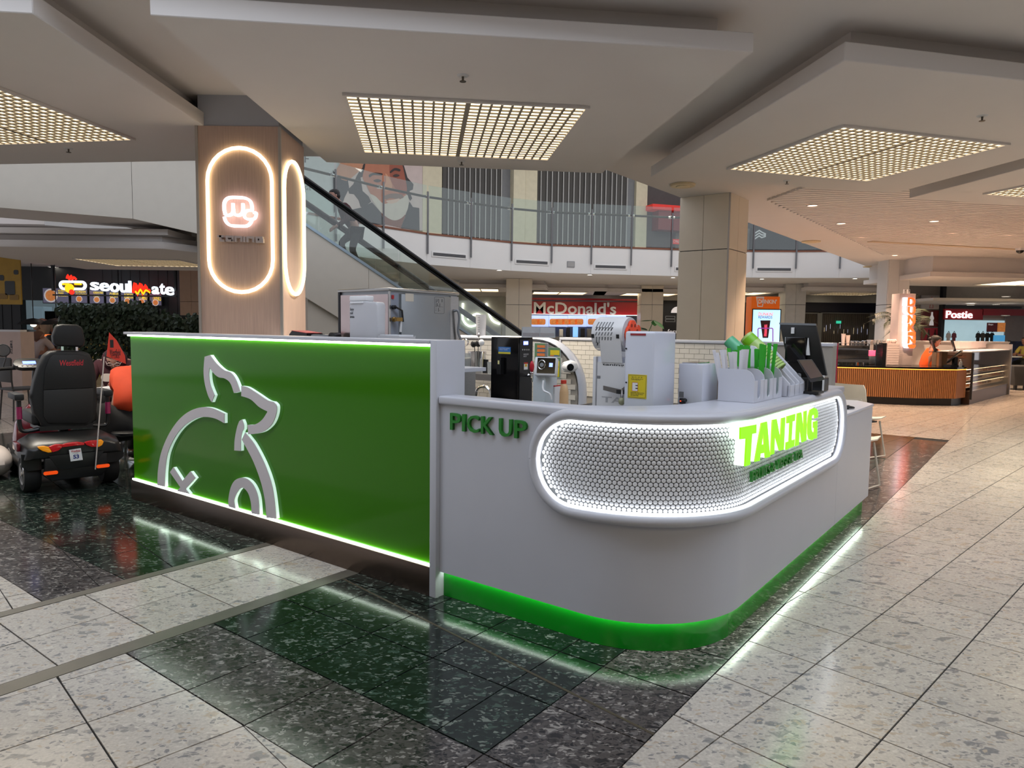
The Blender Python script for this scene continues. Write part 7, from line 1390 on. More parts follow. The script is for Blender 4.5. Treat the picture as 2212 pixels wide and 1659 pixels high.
# ================================================================== RIGHT: doughnut kiosk, totem, clothes shop, chairs
F = [P(1798, 869), P(1985, 876.5), P(2063, 877), P(2084, 874)]
dk = Th(WF, 'doughnut_counter', 'timber-slatted doughnut kiosk counter with an orange light line', 'counter', 7.6, 14.2, 0)
OAK = M('oak_slat', (168, 112, 66), .5, noise=.14, scale=4, stretch=(8, 8, .5)); OLED = M('led_orange', (255, 170, 80), .4, emit=1.5, ecol=(255, 150, 60), noise=0); COFB = M('counter_core_brown', (92, 58, 34), .6)
bk0, bk1 = F[0] + Vector((.3, .9, 0)), F[3] + Vector((-.1, .75, 0)); ZC = .75
ins = lambda p, c=Vector((7.7, 14.7, 0)), k=.03: p + (c - p).normalized() * k
dk.mb().prism([(p.x, p.y) for p in (*[ins(p, k=.07) for p in F], bk1, bk0)], 'z', .001, .14).build('plinth', BLACK, dk.root); dk.mb().prism([(p.x, p.y) for p in (*[ins(p, k=.03) for p in F], bk1, bk0)], 'z', .141, ZC - .04).build('core', COFB, dk.root)
dk.mb().prism([(p.x, p.y) for p in (*F, bk1, bk0)], 'z', ZC - .03, ZC).build('top', BLACKG, dk.root)
for a, b in zip(F, F[1:]):
    d = b - a; n = max(2, int(d.length / .036)); fr = atan2(d.y, d.x); nn = Vector((d.y, -d.x, 0)).normalized()
    me = MB().box(-.0115, .0115, -.012, .012, .145, ZC - .06).mesh('slat'); me.materials.append(OAK)
    for k in range(n): p = a + d * ((k + .5) / n); o = put('slat', me, dk.root, (p.x - 7.6 + nn.x * -.012, p.y - 14.2 + nn.y * -.012, 0), fr)
    MB(Matrix.Translation((a.x - 7.6, a.y - 14.2, 0)) @ Matrix.Rotation(fr, 4, 'Z')).box(.0, d.length, -.004, .012, ZC - .05, ZC - .037).build('led_line', OLED, dk.root)
# sign tower
yT = 14.55; a, b = D(1938, 634, yT), D(1987, 795, yT)
tw = Th(WF, 'sign_tower', 'white sign tower with glowing vertical lettering on the doughnut kiosk', 'sign', (a.x + b.x) / 2, yT, ZC + .001); PKW = M('tower_white', (222, 206, 202), .4)
tx0, tx1 = D(1940, 700, yT).x, D(1975, 700, yT).x; tw.mb().box(tx0, tx1, yT, yT + .3, ZC + .001, a.z).build('tower', PKW, tw.root, bevel=.006)
for u in (1953, 1961): q = D(u, 629, yT + .1); tw.mb().box(q.x - .02, q.x + .02, yT + .05, yT + .1, a.z, a.z + .09).build('bracket', WHITEP, tw.root); tw.mb().lathe([(.008, yT + .046), (.008, yT + .0495)], 8, (q.x, 0, a.z + .06), 'y').build('bolt_hole', BLACK, tw.root)
OGL, WGL = M('letter_orange_glow', (255, 120, 60), .4, emit=.45, ecol=(255, 96, 40), noise=0), M('letter_white_glow', (255, 245, 250), .4, emit=.6, ecol=(255, 240, 250), noise=0)
for k, (ch, v0, v1) in enumerate((('D', 643, 661), ('U', 663, 679), ('N', 681, 698), ('K', 699, 716), ('I', 717, 725), ('N', 726, 742), ("'", 744, 752))):
    za, zb = D(1960, v1, yT).z, D(1960, v0, yT).z; x0, x1 = D(1957, v0, yT).x, D(1973, v0, yT).x
    o = tw.tf(ch, WGL, x0 - .07, x1 - .05, za, zb, yT - .03, 'y', .03, .03, 'letter'); tw.tf(ch, OGL, x0, x1, za, zb, yT - .075, 'y', .012, .03, 'letter_face')
tb_ = Th(WF, 'tiled_block', 'pale tiled block beside the sign tower', 'block', D(1930, 770, 14.5).x, 14.5, ZC + .001); a, b = D(1917, 741, 14.5), D(1940, 795, 14.5)
tb_.mb().box(a.x, b.x, 14.5, 14.9, ZC + .001, a.z).build('core', PKW, tb_.root)
for k in range(9): z = ZC + .01 + (a.z - ZC - .02) * k / 9; tb_.mb().box(a.x + .003, b.x - .003, 14.492, 14.4995, z, z + (a.z - ZC) / 9 - .008).build('tile', PKW, tb_.root)
tb_.mb().box(D(1914, 741, 14.52).x - .06, a.x - .002, 14.52, 14.9, ZC + .001, a.z).build('black_side', BLACK, tb_.root)
for k in range(5): q = D(1919 + 4 * k, 738, 14.6); s = Th(WF, 'napkin_stack', ['first', 'second', 'third', 'fourth', 'fifth'][k] + ' pale pink paper bag from the left on the tiled block', 'paper bag', q.x, 14.6, a.z + .0005, 'paper bags on the tiled block'); s.mb().ell((q.x, 14.62, a.z + .04), (.03, .06, .04), 8, 6).build('bag', PKW, s.root, True); s.mb().box(q.x - .02, q.x + .02, 14.6, 14.64, a.z + .001, a.z + .01).build('fold', PKW, s.root)
# coffee machine
yK = 14.55; a, b = D(1808, 746, yK), D(1876, 783, yK)
cm = Th(WF, 'coffee_machine', 'polished steel espresso machine on the doughnut kiosk', 'coffee machine', (a.x + b.x) / 2, yK, ZC + .001); cm.mb().box(a.x, b.x, yK, yK + .45, b.z, a.z).build('body', M('mirror_dark', (110, 106, 104), .12, .95, noise=.3, scale=2.5), cm.root, bevel=.015); cm.mb().box(a.x, b.x, yK - .02, yK - .001, b.z, b.z + .06).build('drip_tray', STEEL, cm.root)
for x in (a.x + .05, b.x - .05): cm.mb().lathe([(.025, ZC + .001), (.025, b.z - .0005)], 10, (x, yK + .1, 0)).lathe([(.025, ZC + .001), (.025, b.z - .0005)], 10, (x, yK + .38, 0)).build('foot', CHROME, cm.root)
p0, p1 = D(1864, 748, yK - .005), D(1872, 752, yK - .005); cm.mb().box(p0.x, p1.x, yK - .006, yK - .0005, p1.z, p0.z).build('badge', BLACK, cm.root)
rl = cm.mb(); rl.tube([(a.x + .05, yK + .03, a.z + .05), (b.x, yK + .03, a.z + .05)], .006, 6)
for k in range(5): x = a.x + .05 + (b.x - a.x - .05) * k / 4; rl.tube([(x, yK + .03, a.z - .01), (x, yK + .03, a.z + .05)], .005, 6)
rl.build('cup_rail', CHROME, cm.root); ztop = a.z + .0005
for k, (u, h, m, lb) in enumerate(((1821, 24, PKW, 'tall white paper cup stack on the left of the espresso machine'), (1831, 21, PKW, 'second paper cup stack on the espresso machine'), (1841, 9, CHROME, 'first steel jug on the espresso machine'), (1849, 9, CHROME, 'second steel jug on the espresso machine'), (1857, 8, CHROME, 'third steel jug on the espresso machine'), (1866, 10, CHROME, 'fourth steel jug at the end of the espresso machine'))):
    q = D(u, 744, yK + .2); hh = h * 14.7 / FPX; t = Th(WF, 'cup_stack' if k < 2 else 'milk_jug', lb, 'cups' if k < 2 else 'jug', q.x, yK + .2, ztop, 'things on the espresso machine'); t.mb().lathe([(.03, ztop), (.042, ztop + hh)], 12, (q.x, yK + .2, 0)).build('body', m, t.root, True); t.mb().lathe([(.045, ztop + hh), (.045, ztop + hh + .008)], 12, (q.x, yK + .2, 0)).build('rim', m, t.root)
PNK = M('pink_glow', (255, 90, 110), .4, emit=1.2, ecol=(255, 60, 90), noise=0)
gr = Th(WF, 'coffee_grinder', 'coffee grinder with a glowing pink hopper', 'grinder', D(1886, 770, yK).x, yK, ZC + .001); a, b = D(1879, 757, yK), D(1892, 790, yK); gr.mb().box(a.x, b.x, yK + .02, yK + .25, ZC + .002, b.z + .2).build('body', STEEL, gr.root, bevel=.01); gr.mb().box(a.x, b.x, yK + .03, yK + .2, b.z + .201, a.z).build('hopper', PNK, gr.root, bevel=.01)
sh = Th(WF, 'glass_rack', 'steel rack of glasses beside the coffee grinder', 'rack', D(1903, 770, yK).x, yK + .05, ZC + .001); a, b = D(1894, 744, yK), D(1913, 790, yK)
for x in (a.x, b.x): sh.mb().box(x - .008, x + .008, yK + .02, yK + .04, ZC + .002, a.z).box(x - .008, x + .008, yK + .3, yK + .32, ZC + .002, a.z).build('upright', CHROME, sh.root)
for z in (ZC + .1, ZC + .24, a.z): sh.mb().box(a.x, b.x, yK + .02, yK + .32, z - .006, z).build('shelf', CHROME, sh.root)
for k in range(3): x = a.x + .03 + (b.x - a.x - .06) * k / 2; g = Th(WF, 'drinking_glass', ['left', 'middle', 'right'][k] + ' clear glass on the top of the steel glass rack', 'glass', x, yK + .15, a.z + .0005, 'glasses on the rack'); g.mb().lathe([(.022, a.z + .001), (.028, a.z + .09), (.025, a.z + .09), (.02, a.z + .006)], 12, (x, yK + .15, 0), cap=False).build('body', CLR, g.root, True); g.mb().lathe([(.021, a.z + .001), (.021, a.z + .005)], 12, (x, yK + .15, 0)).build('base', CLR, g.root)
# palm behind the tower
PALM = M('palm_green', (50, 64, 40), .55, noise=.25); yL = 17.2; q = D(1962, 735, yL)
pa = Th(WF, 'potted_palm', 'potted palm behind the doughnut kiosk sign tower', 'palm', q.x, yL, 0); pa.mb().lathe([(.2, 0), (.26, .45), (.23, .45), (.2, .4)], 18, (q.x, yL, 0)).build('pot', BLACK, pa.root, True)
pa.mb().tube(smooth2([(q.x, yL, .4), (q.x - .02, yL, .9), (q.x - .05, yL, 1.4)], 4), .03, 8).build('trunk', M('palm_trunk', (78, 66, 50), .8), pa.root, True); crown = Vector((q.x - .05, yL, 1.42)); random.seed(4)
for u, v in ((1885, 690), (1890, 678), (1925, 715), (1930, 660), (1950, 655), (1962, 640), (1990, 668), (2010, 690), (2000, 720), (1975, 700), (1910, 700)):
    e = D(u, v, yL + random.uniform(-.4, .3)); sp_ = smooth2([tuple(crown), tuple(crown.lerp(e, .55) + Vector((0, 0, .22))), tuple(e)], 6); mb = pa.mb(); mb.tube(sp_, .008, 5)
    for i in range(2, len(sp_)):
        c = Vector(sp_[i]); t = (Vector(sp_[i]) - Vector(sp_[i - 1])).normalized(); s = t.cross(Vector((0, 0, 1)))
        s = s.normalized() if s.length > .1 else Vector((1, 0, 0))
        for sg in (-1, 1):
            for kk in (0, .5):
                c2_ = c - t * kk * (Vector(sp_[i]) - Vector(sp_[i - 1])).length; tip = c2_ + (s * sg * .22 + t * .16 - Vector((0, 0, .10))); w = t * .014; mb.add([c2_ - w, c2_ + w, tip], [(0, 1, 2)])
    mb.build('frond', PALM, pa.root)
# counter staff
xs_, yS_ = D(2008, 760, 15.15).x, 15.15; c = Vector((xs_, yS_, 0)); z = Vector((0, 0, 1)); f = Vector((.80, -.2, 0)).normalized(); s = Vector((-f.y, f.x, 0))
ht = D(2002, 737, yS_).z; J = {'pelvis': c + z * (ht - .72), 'waist': c + z * (ht - .56), 'chest': c + z * (ht - .27) + f * .03, 'neck': c + z * (ht - .13) + f * .05, 'head': c + z * ht + f * .10}
for k, sg in (('L', 1), ('R', -1)):
    sh_ = J['chest'] + s * sg * .18 + z * .07; J['s' + k] = sh_; J['e' + k] = sh_ + f * .26 - z * .12 + s * sg * .02; J['w' + k] = J['e' + k] + f * .24 + z * .0 - s * sg * .07; J['h' + k] = c + s * sg * .1 + z * (ht - .78); J['k' + k] = c + s * sg * .1 + z * .42; J['a' + k] = c + s * sg * .1 + z * .07; J['t' + k] = J['a' + k] + f * .14 - z * .03
st = person(WF, 'counter worker in an orange polo and dark cap writing at the doughnut kiosk', xs_, yS_, 0, J, M('orange_polo', (226, 88, 14), .8, noise=.05, bump=.15), DKT, SKIN, HAIR, atan2(f.y, f.x), hair='bun', nod=.3, r=.12, chest=.20, belly=.2, pelvis=.19)
m_, ho_ = st.h; MB(m_).prism([(.06 + .075 * cos(t), .075 * sin(t)) for t in [k * pi / 6 - pi / 2 for k in range(7)]], 'z', .045, .055).build('cap_peak', BLACK, st.root)
# display cabinet
c0, c1 = P(2096, 874), P(2178, 852); dd = (c1 - c0); CFr = Fr((c0.x, c0.y, 0), atan2(dd.y, dd.x)); L_ = dd.length
dc = Th(CFr, 'display_cabinet', 'glass doughnut display cabinet with three lit shelves', 'display cabinet', L_ / 2, .3, 0); SMK = M('cabinet_bronze', (80, 56, 42), .35, .4)
GL2 = glassy('cabinet_glass', (250, 246, 240), .08); zt = CFr.at(2100, 763, y=0).z
dc.mb().box(0, L_, .02, .62, .001, .26).build('base', SMK, dc.root); dc.mb().box(0, L_, .6, .64, .26, zt).build('back_panel', M('cabinet_back', (150, 104, 70), .5), dc.root); dc.mb().box(.0, L_, .0, .012, .26, zt).build('glass_front', GL2, dc.root)
dc.mb().box(L_ - .02, L_ + .03, -.02, .66, 0, 1.18).build('end_post', STEEL, dc.root); dc.mb().box(-.03, 0, -.02, .02, .1, zt).build('corner_post', BLACK, dc.root); dc.mb().box(0, L_, .0, .6, zt, zt + .012).build('top_glass', GL2, dc.root)
xb_ = CFr.at(2072, 750, y=.5).x; dc.mb().box(xb_, L_ + .03, .5, .6, zt + .06, 1.24).build('upper_band', PKW, dc.root); dc.mb().box(-.02, L_ + .03, .02, .62, zt + .013, zt + .03).build('upper_shelf', WHITEP, dc.root)
LEDS = M('cabinet_led', (255, 225, 190), .4, emit=2.5, ecol=(255, 214, 170), noise=0); TRY = M('tray_white', (210, 200, 190), .4); DON = [M('doughnut_%d' % k, c_, .5, noise=.15, scale=20) for k, c_ in enumerate(((172, 112, 62), (206, 150, 130), (96, 58, 38), (220, 206, 190)))]
dm = []
for m in DON: me = MB().tube([(.032 * cos(t * pi / 6), .032 * sin(t * pi / 6), 0) for t in range(12)], .018, 6, True).mesh('doughnut', True); me.materials.append(m); dm.append(me)
for j, z in enumerate((.33, .47, .61)):
    dc.mb().box(.03, L_ - .06, .1, .56, z - .012, z).build('shelf', TRY, dc.root); dc.mb().box(.03, L_ - .06, .1, .112, z + .075, z + .083).build('shelf_led', LEDS, dc.root)
    for k in range(16):
        x = .12 + (L_ - .3) * k / 15; t = T('doughnut', '%s %s doughnut from the left on the %s cabinet shelf' % (ORD[k], ['plain', 'pink', 'chocolate', 'sugared'][(k // 4 + j) % 4], ['bottom', 'middle', 'top'][j]), 'doughnut', CFr.w(x, .2, z + .0185), CFr.rz, 'doughnuts in the display cabinet'); put('ring', dm[(k // 4 + j) % 4], t)
    for k in range(3): x = .3 + (L_ - .6) * k / 2; dc.mb().box(x - .03, x + .03, .09, .094, z + .0, z + .055).build('price_card', WHITEP, dc.root)
for k, (u, v) in enumerate(((2046, 746), (2087, 746))):
    q = CFr.at(u, 757, y=.1); tt = Th(CFr, 'order_tablet', ['left', 'right'][k] + ' black order tablet standing on the display cabinet', 'tablet', q.x, .3, zt + .031, 'order tablets'); m4 = Matrix.Translation((q.x, .3, zt + .06)) @ Matrix.Rotation(.5, 4, 'Z') @ Matrix.Rotation(-.3, 4, 'X'); tt.mb(m4).box(-.07, .07, -.008, .008, -.02, .2).build('screen', BLACK, tt.root, bevel=.004); tt.mb().box(q.x - .07, q.x + .07, .25, .38, zt + .0315, zt + .04).build('foot', BLACK, tt.root)
q = D(2062, 775, 14.25); ps_ = Th(WF, 'till_screen', 'black tilted till screen on the doughnut counter', 'till', q.x, 14.25, ZC + .001); m4 = Matrix.Translation((q.x, 14.25, ZC + .2)) @ Matrix.Rotation(.9, 4, 'Z') @ Matrix.Rotation(.75, 4, 'X'); ps_.mb(m4).box(-.17, .17, -.012, .012, -.17, .17).build('screen', BLACK, ps_.root, bevel=.006); ps_.mb().box(q.x - .12, q.x + .14, 14.15, 14.4, ZC + .002, ZC + .03).box(q.x - .02, q.x + .05, 14.22, 14.3, ZC + .03, ZC + .19).build('stand', BLACK, ps_.root)
q = D(2075, 785, 14.1); wb = Th(WF, 'hand_sanitiser', 'small pump bottle beside the till screen', 'bottle', q.x, 14.1, ZC + .001); wb.mb().lathe([(.03, ZC + .002), (.03, ZC + .1), (.01, ZC + .12)], 12, (q.x, 14.1, 0)).build('body', CLR, wb.root, True); wb.mb().tube([(q.x, 14.1, ZC + .12), (q.x, 14.1, ZC + .15), (q.x - .03, 14.1, ZC + .15)], .006, 6).build('pump', WHITEP, wb.root)
bc = Th(WF, 'brown_box', 'brown carton in front of the counter worker', 'box', D(2030, 775, 14.75).x, 14.8, ZC + .001); a, b = D(2020, 759, 14.75), D(2042, 795, 14.75); bc.mb().box(a.x, b.x, 14.7, 14.85, ZC + .002, a.z).build('box', CARD, bc.root); bc.mb().box(a.x, b.x, 14.69, 14.86, a.z, a.z + .01).build('flap', CARD, bc.root)
bw = Th(WF, 'back_counter', 'white half-height wall behind the doughnut kiosk', 'counter', 9.2, 17.6, 0); a, b = D(1880, 737, 17.6), D(2180, 742, 17.6); bw.mb().box(a.x, b.x, 17.6, 17.75, 0, a.z).build('panel', PAINTW, bw.root); bw.mb().box(a.x, b.x, 17.57, 17.78, a.z, a.z + .03).build('cap', WHITEP, bw.root)
# magenta framed panel, totem
yP_ = 12.6; mp_ = Th(WF, 'framed_panel', 'grey privacy panel in a magenta frame', 'panel', D(1783, 790, yP_).x, yP_, 0); MAG = M('magenta_frame', (120, 12, 62), .4); a, b = D(1757, 741, yP_), D(1806, 850, yP_)
mp_.mb().box(a.x - .3, b.x - .06, yP_ + .01, yP_ + .03, .05, a.z - .05).build('panel', M('grey_felt', (146, 142, 142), .8), mp_.root); mp_.mb().box(a.x - .3, b.x, yP_, yP_ + .05, a.z - .05, a.z).build('frame_top', MAG, mp_.root); mp_.mb().box(b.x - .06, b.x, yP_, yP_ + .05, 0, a.z - .05).build('frame_side', MAG, mp_.root); mp_.mb().box(a.x - .3, b.x - .06, yP_, yP_ + .05, 0, .05).build('frame_bottom', MAG, mp_.root)
yO = 15.2; tt = Th(WF, 'advert_totem', 'orange advertising totem with a tall lit screen', 'totem', D(1660, 760, yO).x, yO, 0); ORG = M('totem_orange', (214, 98, 16), .4, emit=.1); a, b = D(1624, 640, yO), D(1694, 640, yO); x1 = D(1685, 640, yO).x
tt.mb().box(a.x, x1, yO, yO + .35, 0, a.z).build('casing', ORG, tt.root, bevel=.004); s0, s1 = D(1625, 667, yO), D(1684, 757, yO); tt.mb().box(s0.x, s1.x, yO - .006, yO - .0005, s1.z - .3, s0.z).build('screen_bezel', BLACKG, tt.root); s0, s1 = D(1627, 669, yO), D(1682, 756, yO)
tt.mb().box(s0.x, s1.x, yO - .009, yO - .0065, s1.z - .28, s0.z).build('screen', M('totem_screen_blue', (150, 205, 250), .3, emit=.85, ecol=(150, 205, 250), noise=.03), tt.root)
def tq(u0, v0, u1, v1): p, q = D(u0, v1, yO), D(u1, v0, yO); return p.x, q.x, p.z, q.z
tt.tf("DUNKIN'", M('totem_orange_print', (226, 110, 90), .4, emit=.5, noise=0), *tq(1638, 675, 1670, 682), yO - .01, 'y', .0008, .02); tt.tf('REWARDS', M('totem_purple_print', (90, 60, 130), .4, emit=.3, noise=0), *tq(1638, 682.5, 1668, 688), yO - .01, 'y', .0008, .02)
tt.tf("DUNKIN'", WHITEP, *tq(1638, 647, 1678, 656), yO - .002, 'y', .001, .03)
mb = tt.mb(); stroke(mb, [((q := D(u, v, yO)).x, q.z) for u, v in ((1635, 645), (1637, 662), (1647, 662), (1649, 645))], .02, 'y', yO - .003, yO - .0005); mb.build('cup_outline', WHITEP, tt.root); q = D(1642, 643, yO); tt.mb().prism(rrect(q.x, q.z, .085, .018, .012), 'y', yO - .003, yO - .0005).build('cup_lid_outline', WHITEP, tt.root)
mb = tt.mb(); mb.prism([((q := D(u, v, yO)).x, q.z) for u, v in ((1642, 692), (1664, 692), (1659, 730), (1647, 730))], 'y', yO - .012, yO - .0095); mb.build('cup_picture', M('cola_dark', (50, 24, 26), .3, emit=.1, noise=.4, scale=10), tt.root)
tt.tf("DUNKIN'", M('pink_print', (240, 80, 110), .4, emit=.5, noise=0), *tq(1650, 700, 1657, 727), yO - .0125, 'y', .0006, .02)
mb = tt.mb(); stroke(mb, [((q := D(u, v, yO)).x, q.z) for u, v in ((1637, 760), (1637, 711), (1639, 709), (1667, 709), (1669, 711), (1669, 760))], .022, 'y', yO - .0145, yO - .0125); mb.build('purple_arch', M('purple_print', (130, 60, 150), .4, emit=.3, noise=0), tt.root)
# red bottle posters and clothes shop
yB = 27.0; bpz = T('wall_right', 'shop fronts beyond the doughnut kiosk', None, (0, 0, 0), 0, kind='structure'); a = D(1930, 640, yB); MB().box(a.x, a.x + 14, yB, yB + .2, 0, 3.5).build('backing', M('right_wall', (176, 168, 160), .7), bpz)
for k, (v0, v1, col, lb) in enumerate(((638, 668, (206, 202, 200), 'white poster with a line-drawn bottle'), (670, 706, (104, 20, 22), 'dark red poster with a white bottle'), (708, 738, (170, 40, 60), 'pink red poster with two hands holding bottles'))):
    t = Th(WF, 'bottle_poster', lb, 'poster', D(2012, 690, yB - .1).x, yB - .1, D(2012, v1, yB - .1).z, 'bottle posters'); bxp(t, 1991, v0, 2033, v1, yB - .1, .04, M('bottle_poster_%d' % k, col, .5, noise=.2, scale=2), 'sheet'); q0 = D(2012, v1 - 3, yB - .11); q1 = D(2012, v0 + 4, yB - .11); h = q1.z - q0.z; w = h * .16
    bt_ = [(-w, 0), (-w * .9, h * .2), (-w * .65, h * .35), (-w, h * .55), (-w * .4, h * .78), (-w * .35, h), (w * .35, h), (w * .4, h * .78), (w, h * .55), (w * .65, h * .35), (w * .9, h * .2), (w, 0)]; mb = t.mb()
    if k == 0: stroke(mb, [(q0.x + x, q0.z + zz) for x, zz in bt_], .02, 'y', yB - .115, yB - .101, True)
    else:
        for dx in ((0,) if k == 1 else (-.12, .12)): mb.prism([(q0.x + dx + x * (.8 if k == 2 else 1), q0.z + zz) for x, zz in bt_], 'y', yB - .115, yB - .101)
    mb.build('bottle_print', [M('pale_line', (190, 120, 120), .5), PLT, M('dark_bottle', (60, 24, 28), .5)][k], t.root)
bxp_ = Th(WF, 'shop_post', 'dark steel post beside the clothes shop', 'post', D(2038, 690, yB - .3).x, yB - .3, 0); q0, q1 = D(2034, 690, yB - .3), D(2041, 690, yB - .3); bxp_.mb().box(q0.x, q1.x, yB - .3, yB - .1, 0, 3.49).build('post', DARK, bxp_.root); bxp_.mb().box(q0.x - .03, q1.x + .03, yB - .33, yB - .07, 0, .06).build('foot', DARK, bxp_.root)
pst = Th(WF, 'clothes_shop', 'clothes shop front with a red fascia and white lettering', 'shop front', D(2120, 700, yB - .2).x, yB - .2, 0)
bxp(pst, 2041, 667, 2123, 691, yB - .4, .15, RED, 'fascia'); bxp(pst, 2123, 667, 2212, 682, yB - .4, .15, RED, 'fascia'); bxp(pst, 2041, 660, 2207, 667, yB - .35, .1, BLACK, 'fascia_recess'); bxp(pst, 2041, 691, 2172, 760, yB - .05, .04, M('shop_interior_glow', (176, 200, 206), .5, emit=.35, ecol=(170, 200, 210), noise=.12, scale=1.5), 'interior'); bxp(pst, 2173, 682, 2208, 745, yB - .1, .08, M('shop_grey_panel', (150, 142, 140), .6), 'side_panel')
x0, x1, z0, z1 = D(2043, 686, yB - .42).x, D(2100, 686, yB - .42).x, D(2043, 687, yB - .42).z, D(2043, 671, yB - .42).z; pst.tf('Postie', M('sign_white_bright', (255, 250, 252), .4, emit=.6, noise=0), x0, x1, z0, z1, yB - .43, 'y', .02, .012)
p = bxp(pst, 2133, 697, 2155, 717, yB - .3, .03, M('boys_sign_red', (120, 36, 40), .5), 'hanging_sign'); pst.tf('Boys', PLT, D(2135, 705, yB - .31).x, D(2145, 705, yB - .31).x, D(2135, 703.5, yB - .31).z, D(2135, 699, yB - .31).z, yB - .31, 'y', .003); bxp(pst, 2155, 697, 2171, 717, yB - .3, .03, FOOD, 'picture_sign'); bxp(pst, 2147, 724, 2170, 742, yB - .5, .03, M('blue_sign', (80, 160, 210), .5, emit=.3), 'price_sign')
for k, (u, col) in enumerate(((2044, (200, 196, 196)), (2056, (124, 60, 74)), (2108, (40, 38, 40)), (2118, (70, 66, 60)), (2128, (30, 30, 32)), (2138, (24, 24, 26)))):
    t = Th(WF, 'hanging_shirt', '%s shirt hanging in the clothes shop window' % ['white', 'plum', 'charcoal', 'olive', 'black', 'darkest black'][k], 'shirt', D(u + 5, 730, yB - .45).x, yB - .45, D(u, 740, yB - .45).z, 'shirts in the clothes shop'); a, b = D(u, 719, yB - .45), D(u + 9, 740, yB - .45); w = b.x - a.x; h = a.z - b.z
    t.mb().prism([(a.x + w * .2, b.z), (a.x + w * .2, b.z + h * .6), (a.x, b.z + h * .5), (a.x + w * .1, b.z + h * .9), (a.x + w * .35, a.z), (a.x + w * .65, a.z), (a.x + w * .9, b.z + h * .9), (b.x, b.z + h * .5), (a.x + w * .8, b.z + h * .6), (a.x + w * .8, b.z)], 'y', yB - .47, yB - .43).build('shirt', M('shirt_%d' % k, col, .8), t.root); mb = t.mb(); stroke(mb, [(a.x + w * .3, a.z), (a.x + w * .5, a.z + .06), (a.x + w * .7, a.z)], .015, 'y', yB - .46, yB - .45); mb.build('hanger', DARK, t.root)
# lights and ceiling over there
raft([(D(1985, 615, 19.5).x, 19.0), (D(2160, 615, 19.5).x + 2, 19.4), (D(2160, 615, 19.5).x + 2, 23.0), (D(1985, 615, 19.5).x, 22.6)], 2.92, .13, ZS, .94)
g0 = P(2095, 627, 2.92); grille((g0.x - .4, 20.9), (1, .03), 0, 2.6, 1.9, 2.92, 'bright light panel above the clothes shop', GL, 9, 8, False)
for k, (u, v) in enumerate(((2050, 651), (2097, 658), (2152, 657), (2173, 640), (2202, 651), (2207, 647), (2172, 681))):
    p = D(u, v, 25 + .4 * (k % 3)); zc_ = min(p.z, 3.49); downlight((p.x, p.y, zc_ + .0), ['first', 'second', 'third', 'fourth', 'fifth', 'sixth', 'seventh'][k] + ' downlight before the clothes shop', 'clothes shop downlights', 0, mat=DLW, r=.11)
bs = MB().box(D(1975, 650, 24.6).x, 30, 23.5, yB, D(2100, 655, 25).z + .01, D(2100, 655, 25).z + .1).build('wall_soffit_right', PAINT); tag(bs, 'low ceiling before the clothes shop', kind='structure')
# white bistro chairs at the service counter
CHW = M('chair_cream', (214, 204, 188), .4)
def bistro(label, x, y, rz):
    f = Fr((x, y, 0), rz); c = Th(f, 'bistro_chair', label, 'chair', 0, 0, 0, 'cream bistro chairs'); vs, fs = [], []; prof = [(.22, .44), (.1, .42), (-.06, .425), (-.15, .46), (-.185, .54), (-.21, .66), (-.235, .78), (-.245, .83)]
    shell = c.mb(); n = 6
    for off in (0, .012):
        for i, (py, pz) in enumerate(prof):
            for j in range(n + 1):
                t = j / n * 2 - 1; w = .21 - (.02 if i == 0 or i > 6 else 0); bend = .03 * t * t; vs.append((t * w, py + (bend if i > 3 else 0) - (off if i > 3 else 0), pz + (bend if i <= 3 else 0) - (off if i <= 3 else 0)))
    m = len(prof); N_ = m * (n + 1)
    for i in range(m - 1):
        for j in range(n): a = i * (n + 1) + j; fs += [(a, a + 1, a + n + 2, a + n + 1), (N_ + a + n + 1, N_ + a + n + 2, N_ + a + 1, N_ + a)]
    for i in range(m - 1): a = i * (n + 1); fs += [(a, a + n + 1, N_ + a + n + 1, N_ + a), (a + n + 2 + n - 1 - 0, a + n, N_ + a + n, N_ + a + 2 * n + 1)]
    shell.add(vs, fs).build('shell', CHW, c.root, True)
    for s in (-1, 1): c.mb().tube([(s * .16, .15, .41), (s * .2, .22, .015), (s * .2, -.2, .015), (s * .15, -.1, .42)], .0095, 6).build('sled_leg', CHW, c.root, True)
    c.mb().box(-.15, .15, -.08, .12, .395, .412).build('seat_mount', BLACK, c.root)
q = P(1894, 992); bistro('cream bistro chair standing clear at the end of the service counter', q.x - .12, q.y + .22, radians(-60)); q2 = K.w(1.05, 4.35); bistro('cream bistro chair tucked behind the service counter', q2.x, q2.y, radians(-50))
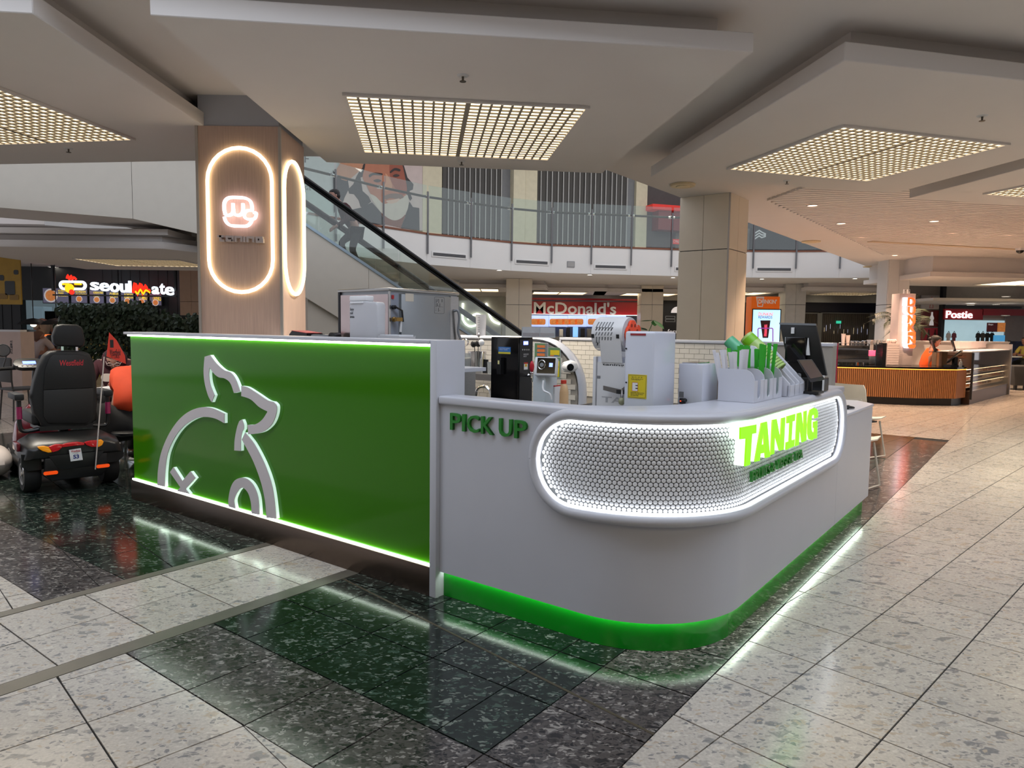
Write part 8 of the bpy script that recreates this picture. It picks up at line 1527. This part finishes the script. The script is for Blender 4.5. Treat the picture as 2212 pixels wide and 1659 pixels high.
# far right edge: bin, patterned screen, seated shopper
q = P(2200, 843); bn = Th(WF, 'armchair', 'dark grey tub armchair at the right edge', 'armchair', q.x + .25, q.y + .3, 0); x, y = q.x + .25, q.y + .3; bn.mb().prism([(x - .36, .12), (x - .42, .62), (x + .42, .62), (x + .36, .12)], 'y', y - .32, y + .32).build('tub', M('charcoal_fabric', (60, 62, 64), .8), bn.root, bevel=.04)
for dx in (-.28, .28):
    for dy in (-.22, .22): bn.mb().box(x + dx - .03, x + dx + .03, y + dy - .03, y + dy + .03, 0, .119).build('leg', BLACK, bn.root)
a, b = D(2183, 737, 24.0), D(2212, 780, 24.0); ps2 = Th(WF, 'patterned_screen', 'dark blue patterned screen at the right edge', 'screen', a.x + .6, 24.0, 0); ps2.mb().box(a.x, a.x + 1.2, 24.0, 24.06, .3, a.z).build('panel', M('blue_pattern', (30, 36, 74), .6, noise=.9, scale=5), ps2.root); ps2.mb().box(a.x - .03, a.x, 23.98, 24.08, 0, a.z + .02).box(a.x + 1.2, a.x + 1.23, 23.98, 24.08, 0, a.z + .02).build('frame_post', BLACK, ps2.root)
q = D(2212, 775, 22.5); J = seated(WF, q.x + .1, 22.5, .46, .1, .95, yaw=radians(200)); person(WF, 'seated shopper in a yellow top at the right edge', q.x + .1, 22.5, 0, J, M('yellow_top', (190, 170, 80), .8), DKT, SKIN, HAIR, radians(200))
q = D(2188, 778, 22.4); t4 = Th(WF, 'cafe_table', 'small pale cafe table at the right edge', 'table', q.x - .1, 22.5, 0); t4.mb().lathe([(.38, .70), (.38, .73)], 24, (q.x - .1, 22.5, 0)).build('top', WHITEP, t4.root); t4.mb().lathe([(.03, .02), (.03, .699)], 10, (q.x - .1, 22.5, 0)).lathe([(.2, 0), (.18, .02)], 16, (q.x - .1, 22.5, 0)).build('pedestal', BLACK, t4.root)
run_fit()
def fonts_to_mesh():
    """letters become plain meshes of their own"""
    bpy.context.view_layer.update(); dg = bpy.context.evaluated_depsgraph_get()
    fs = [o for o in COL.objects if o.type == 'FONT']; todo = []
    for o in fs: todo.append((o, bpy.data.meshes.new_from_object(o.evaluated_get(dg))))
    for o, me in todo:
        n = bpy.data.objects.new(o.name, me); COL.objects.link(n); n.parent = o.parent; n.location = o.location; n.rotation_euler = o.rotation_euler; n.scale = o.scale
        nm = o.name; 
        for k in ('label', 'kind'):
            if k in o: n[k] = o[k]
        cu = o.data
        if not me.materials: me.materials.append(cu.materials[0])
        bpy.data.objects.remove(o); bpy.data.curves.remove(cu); n.name = nm
fonts_to_mesh()
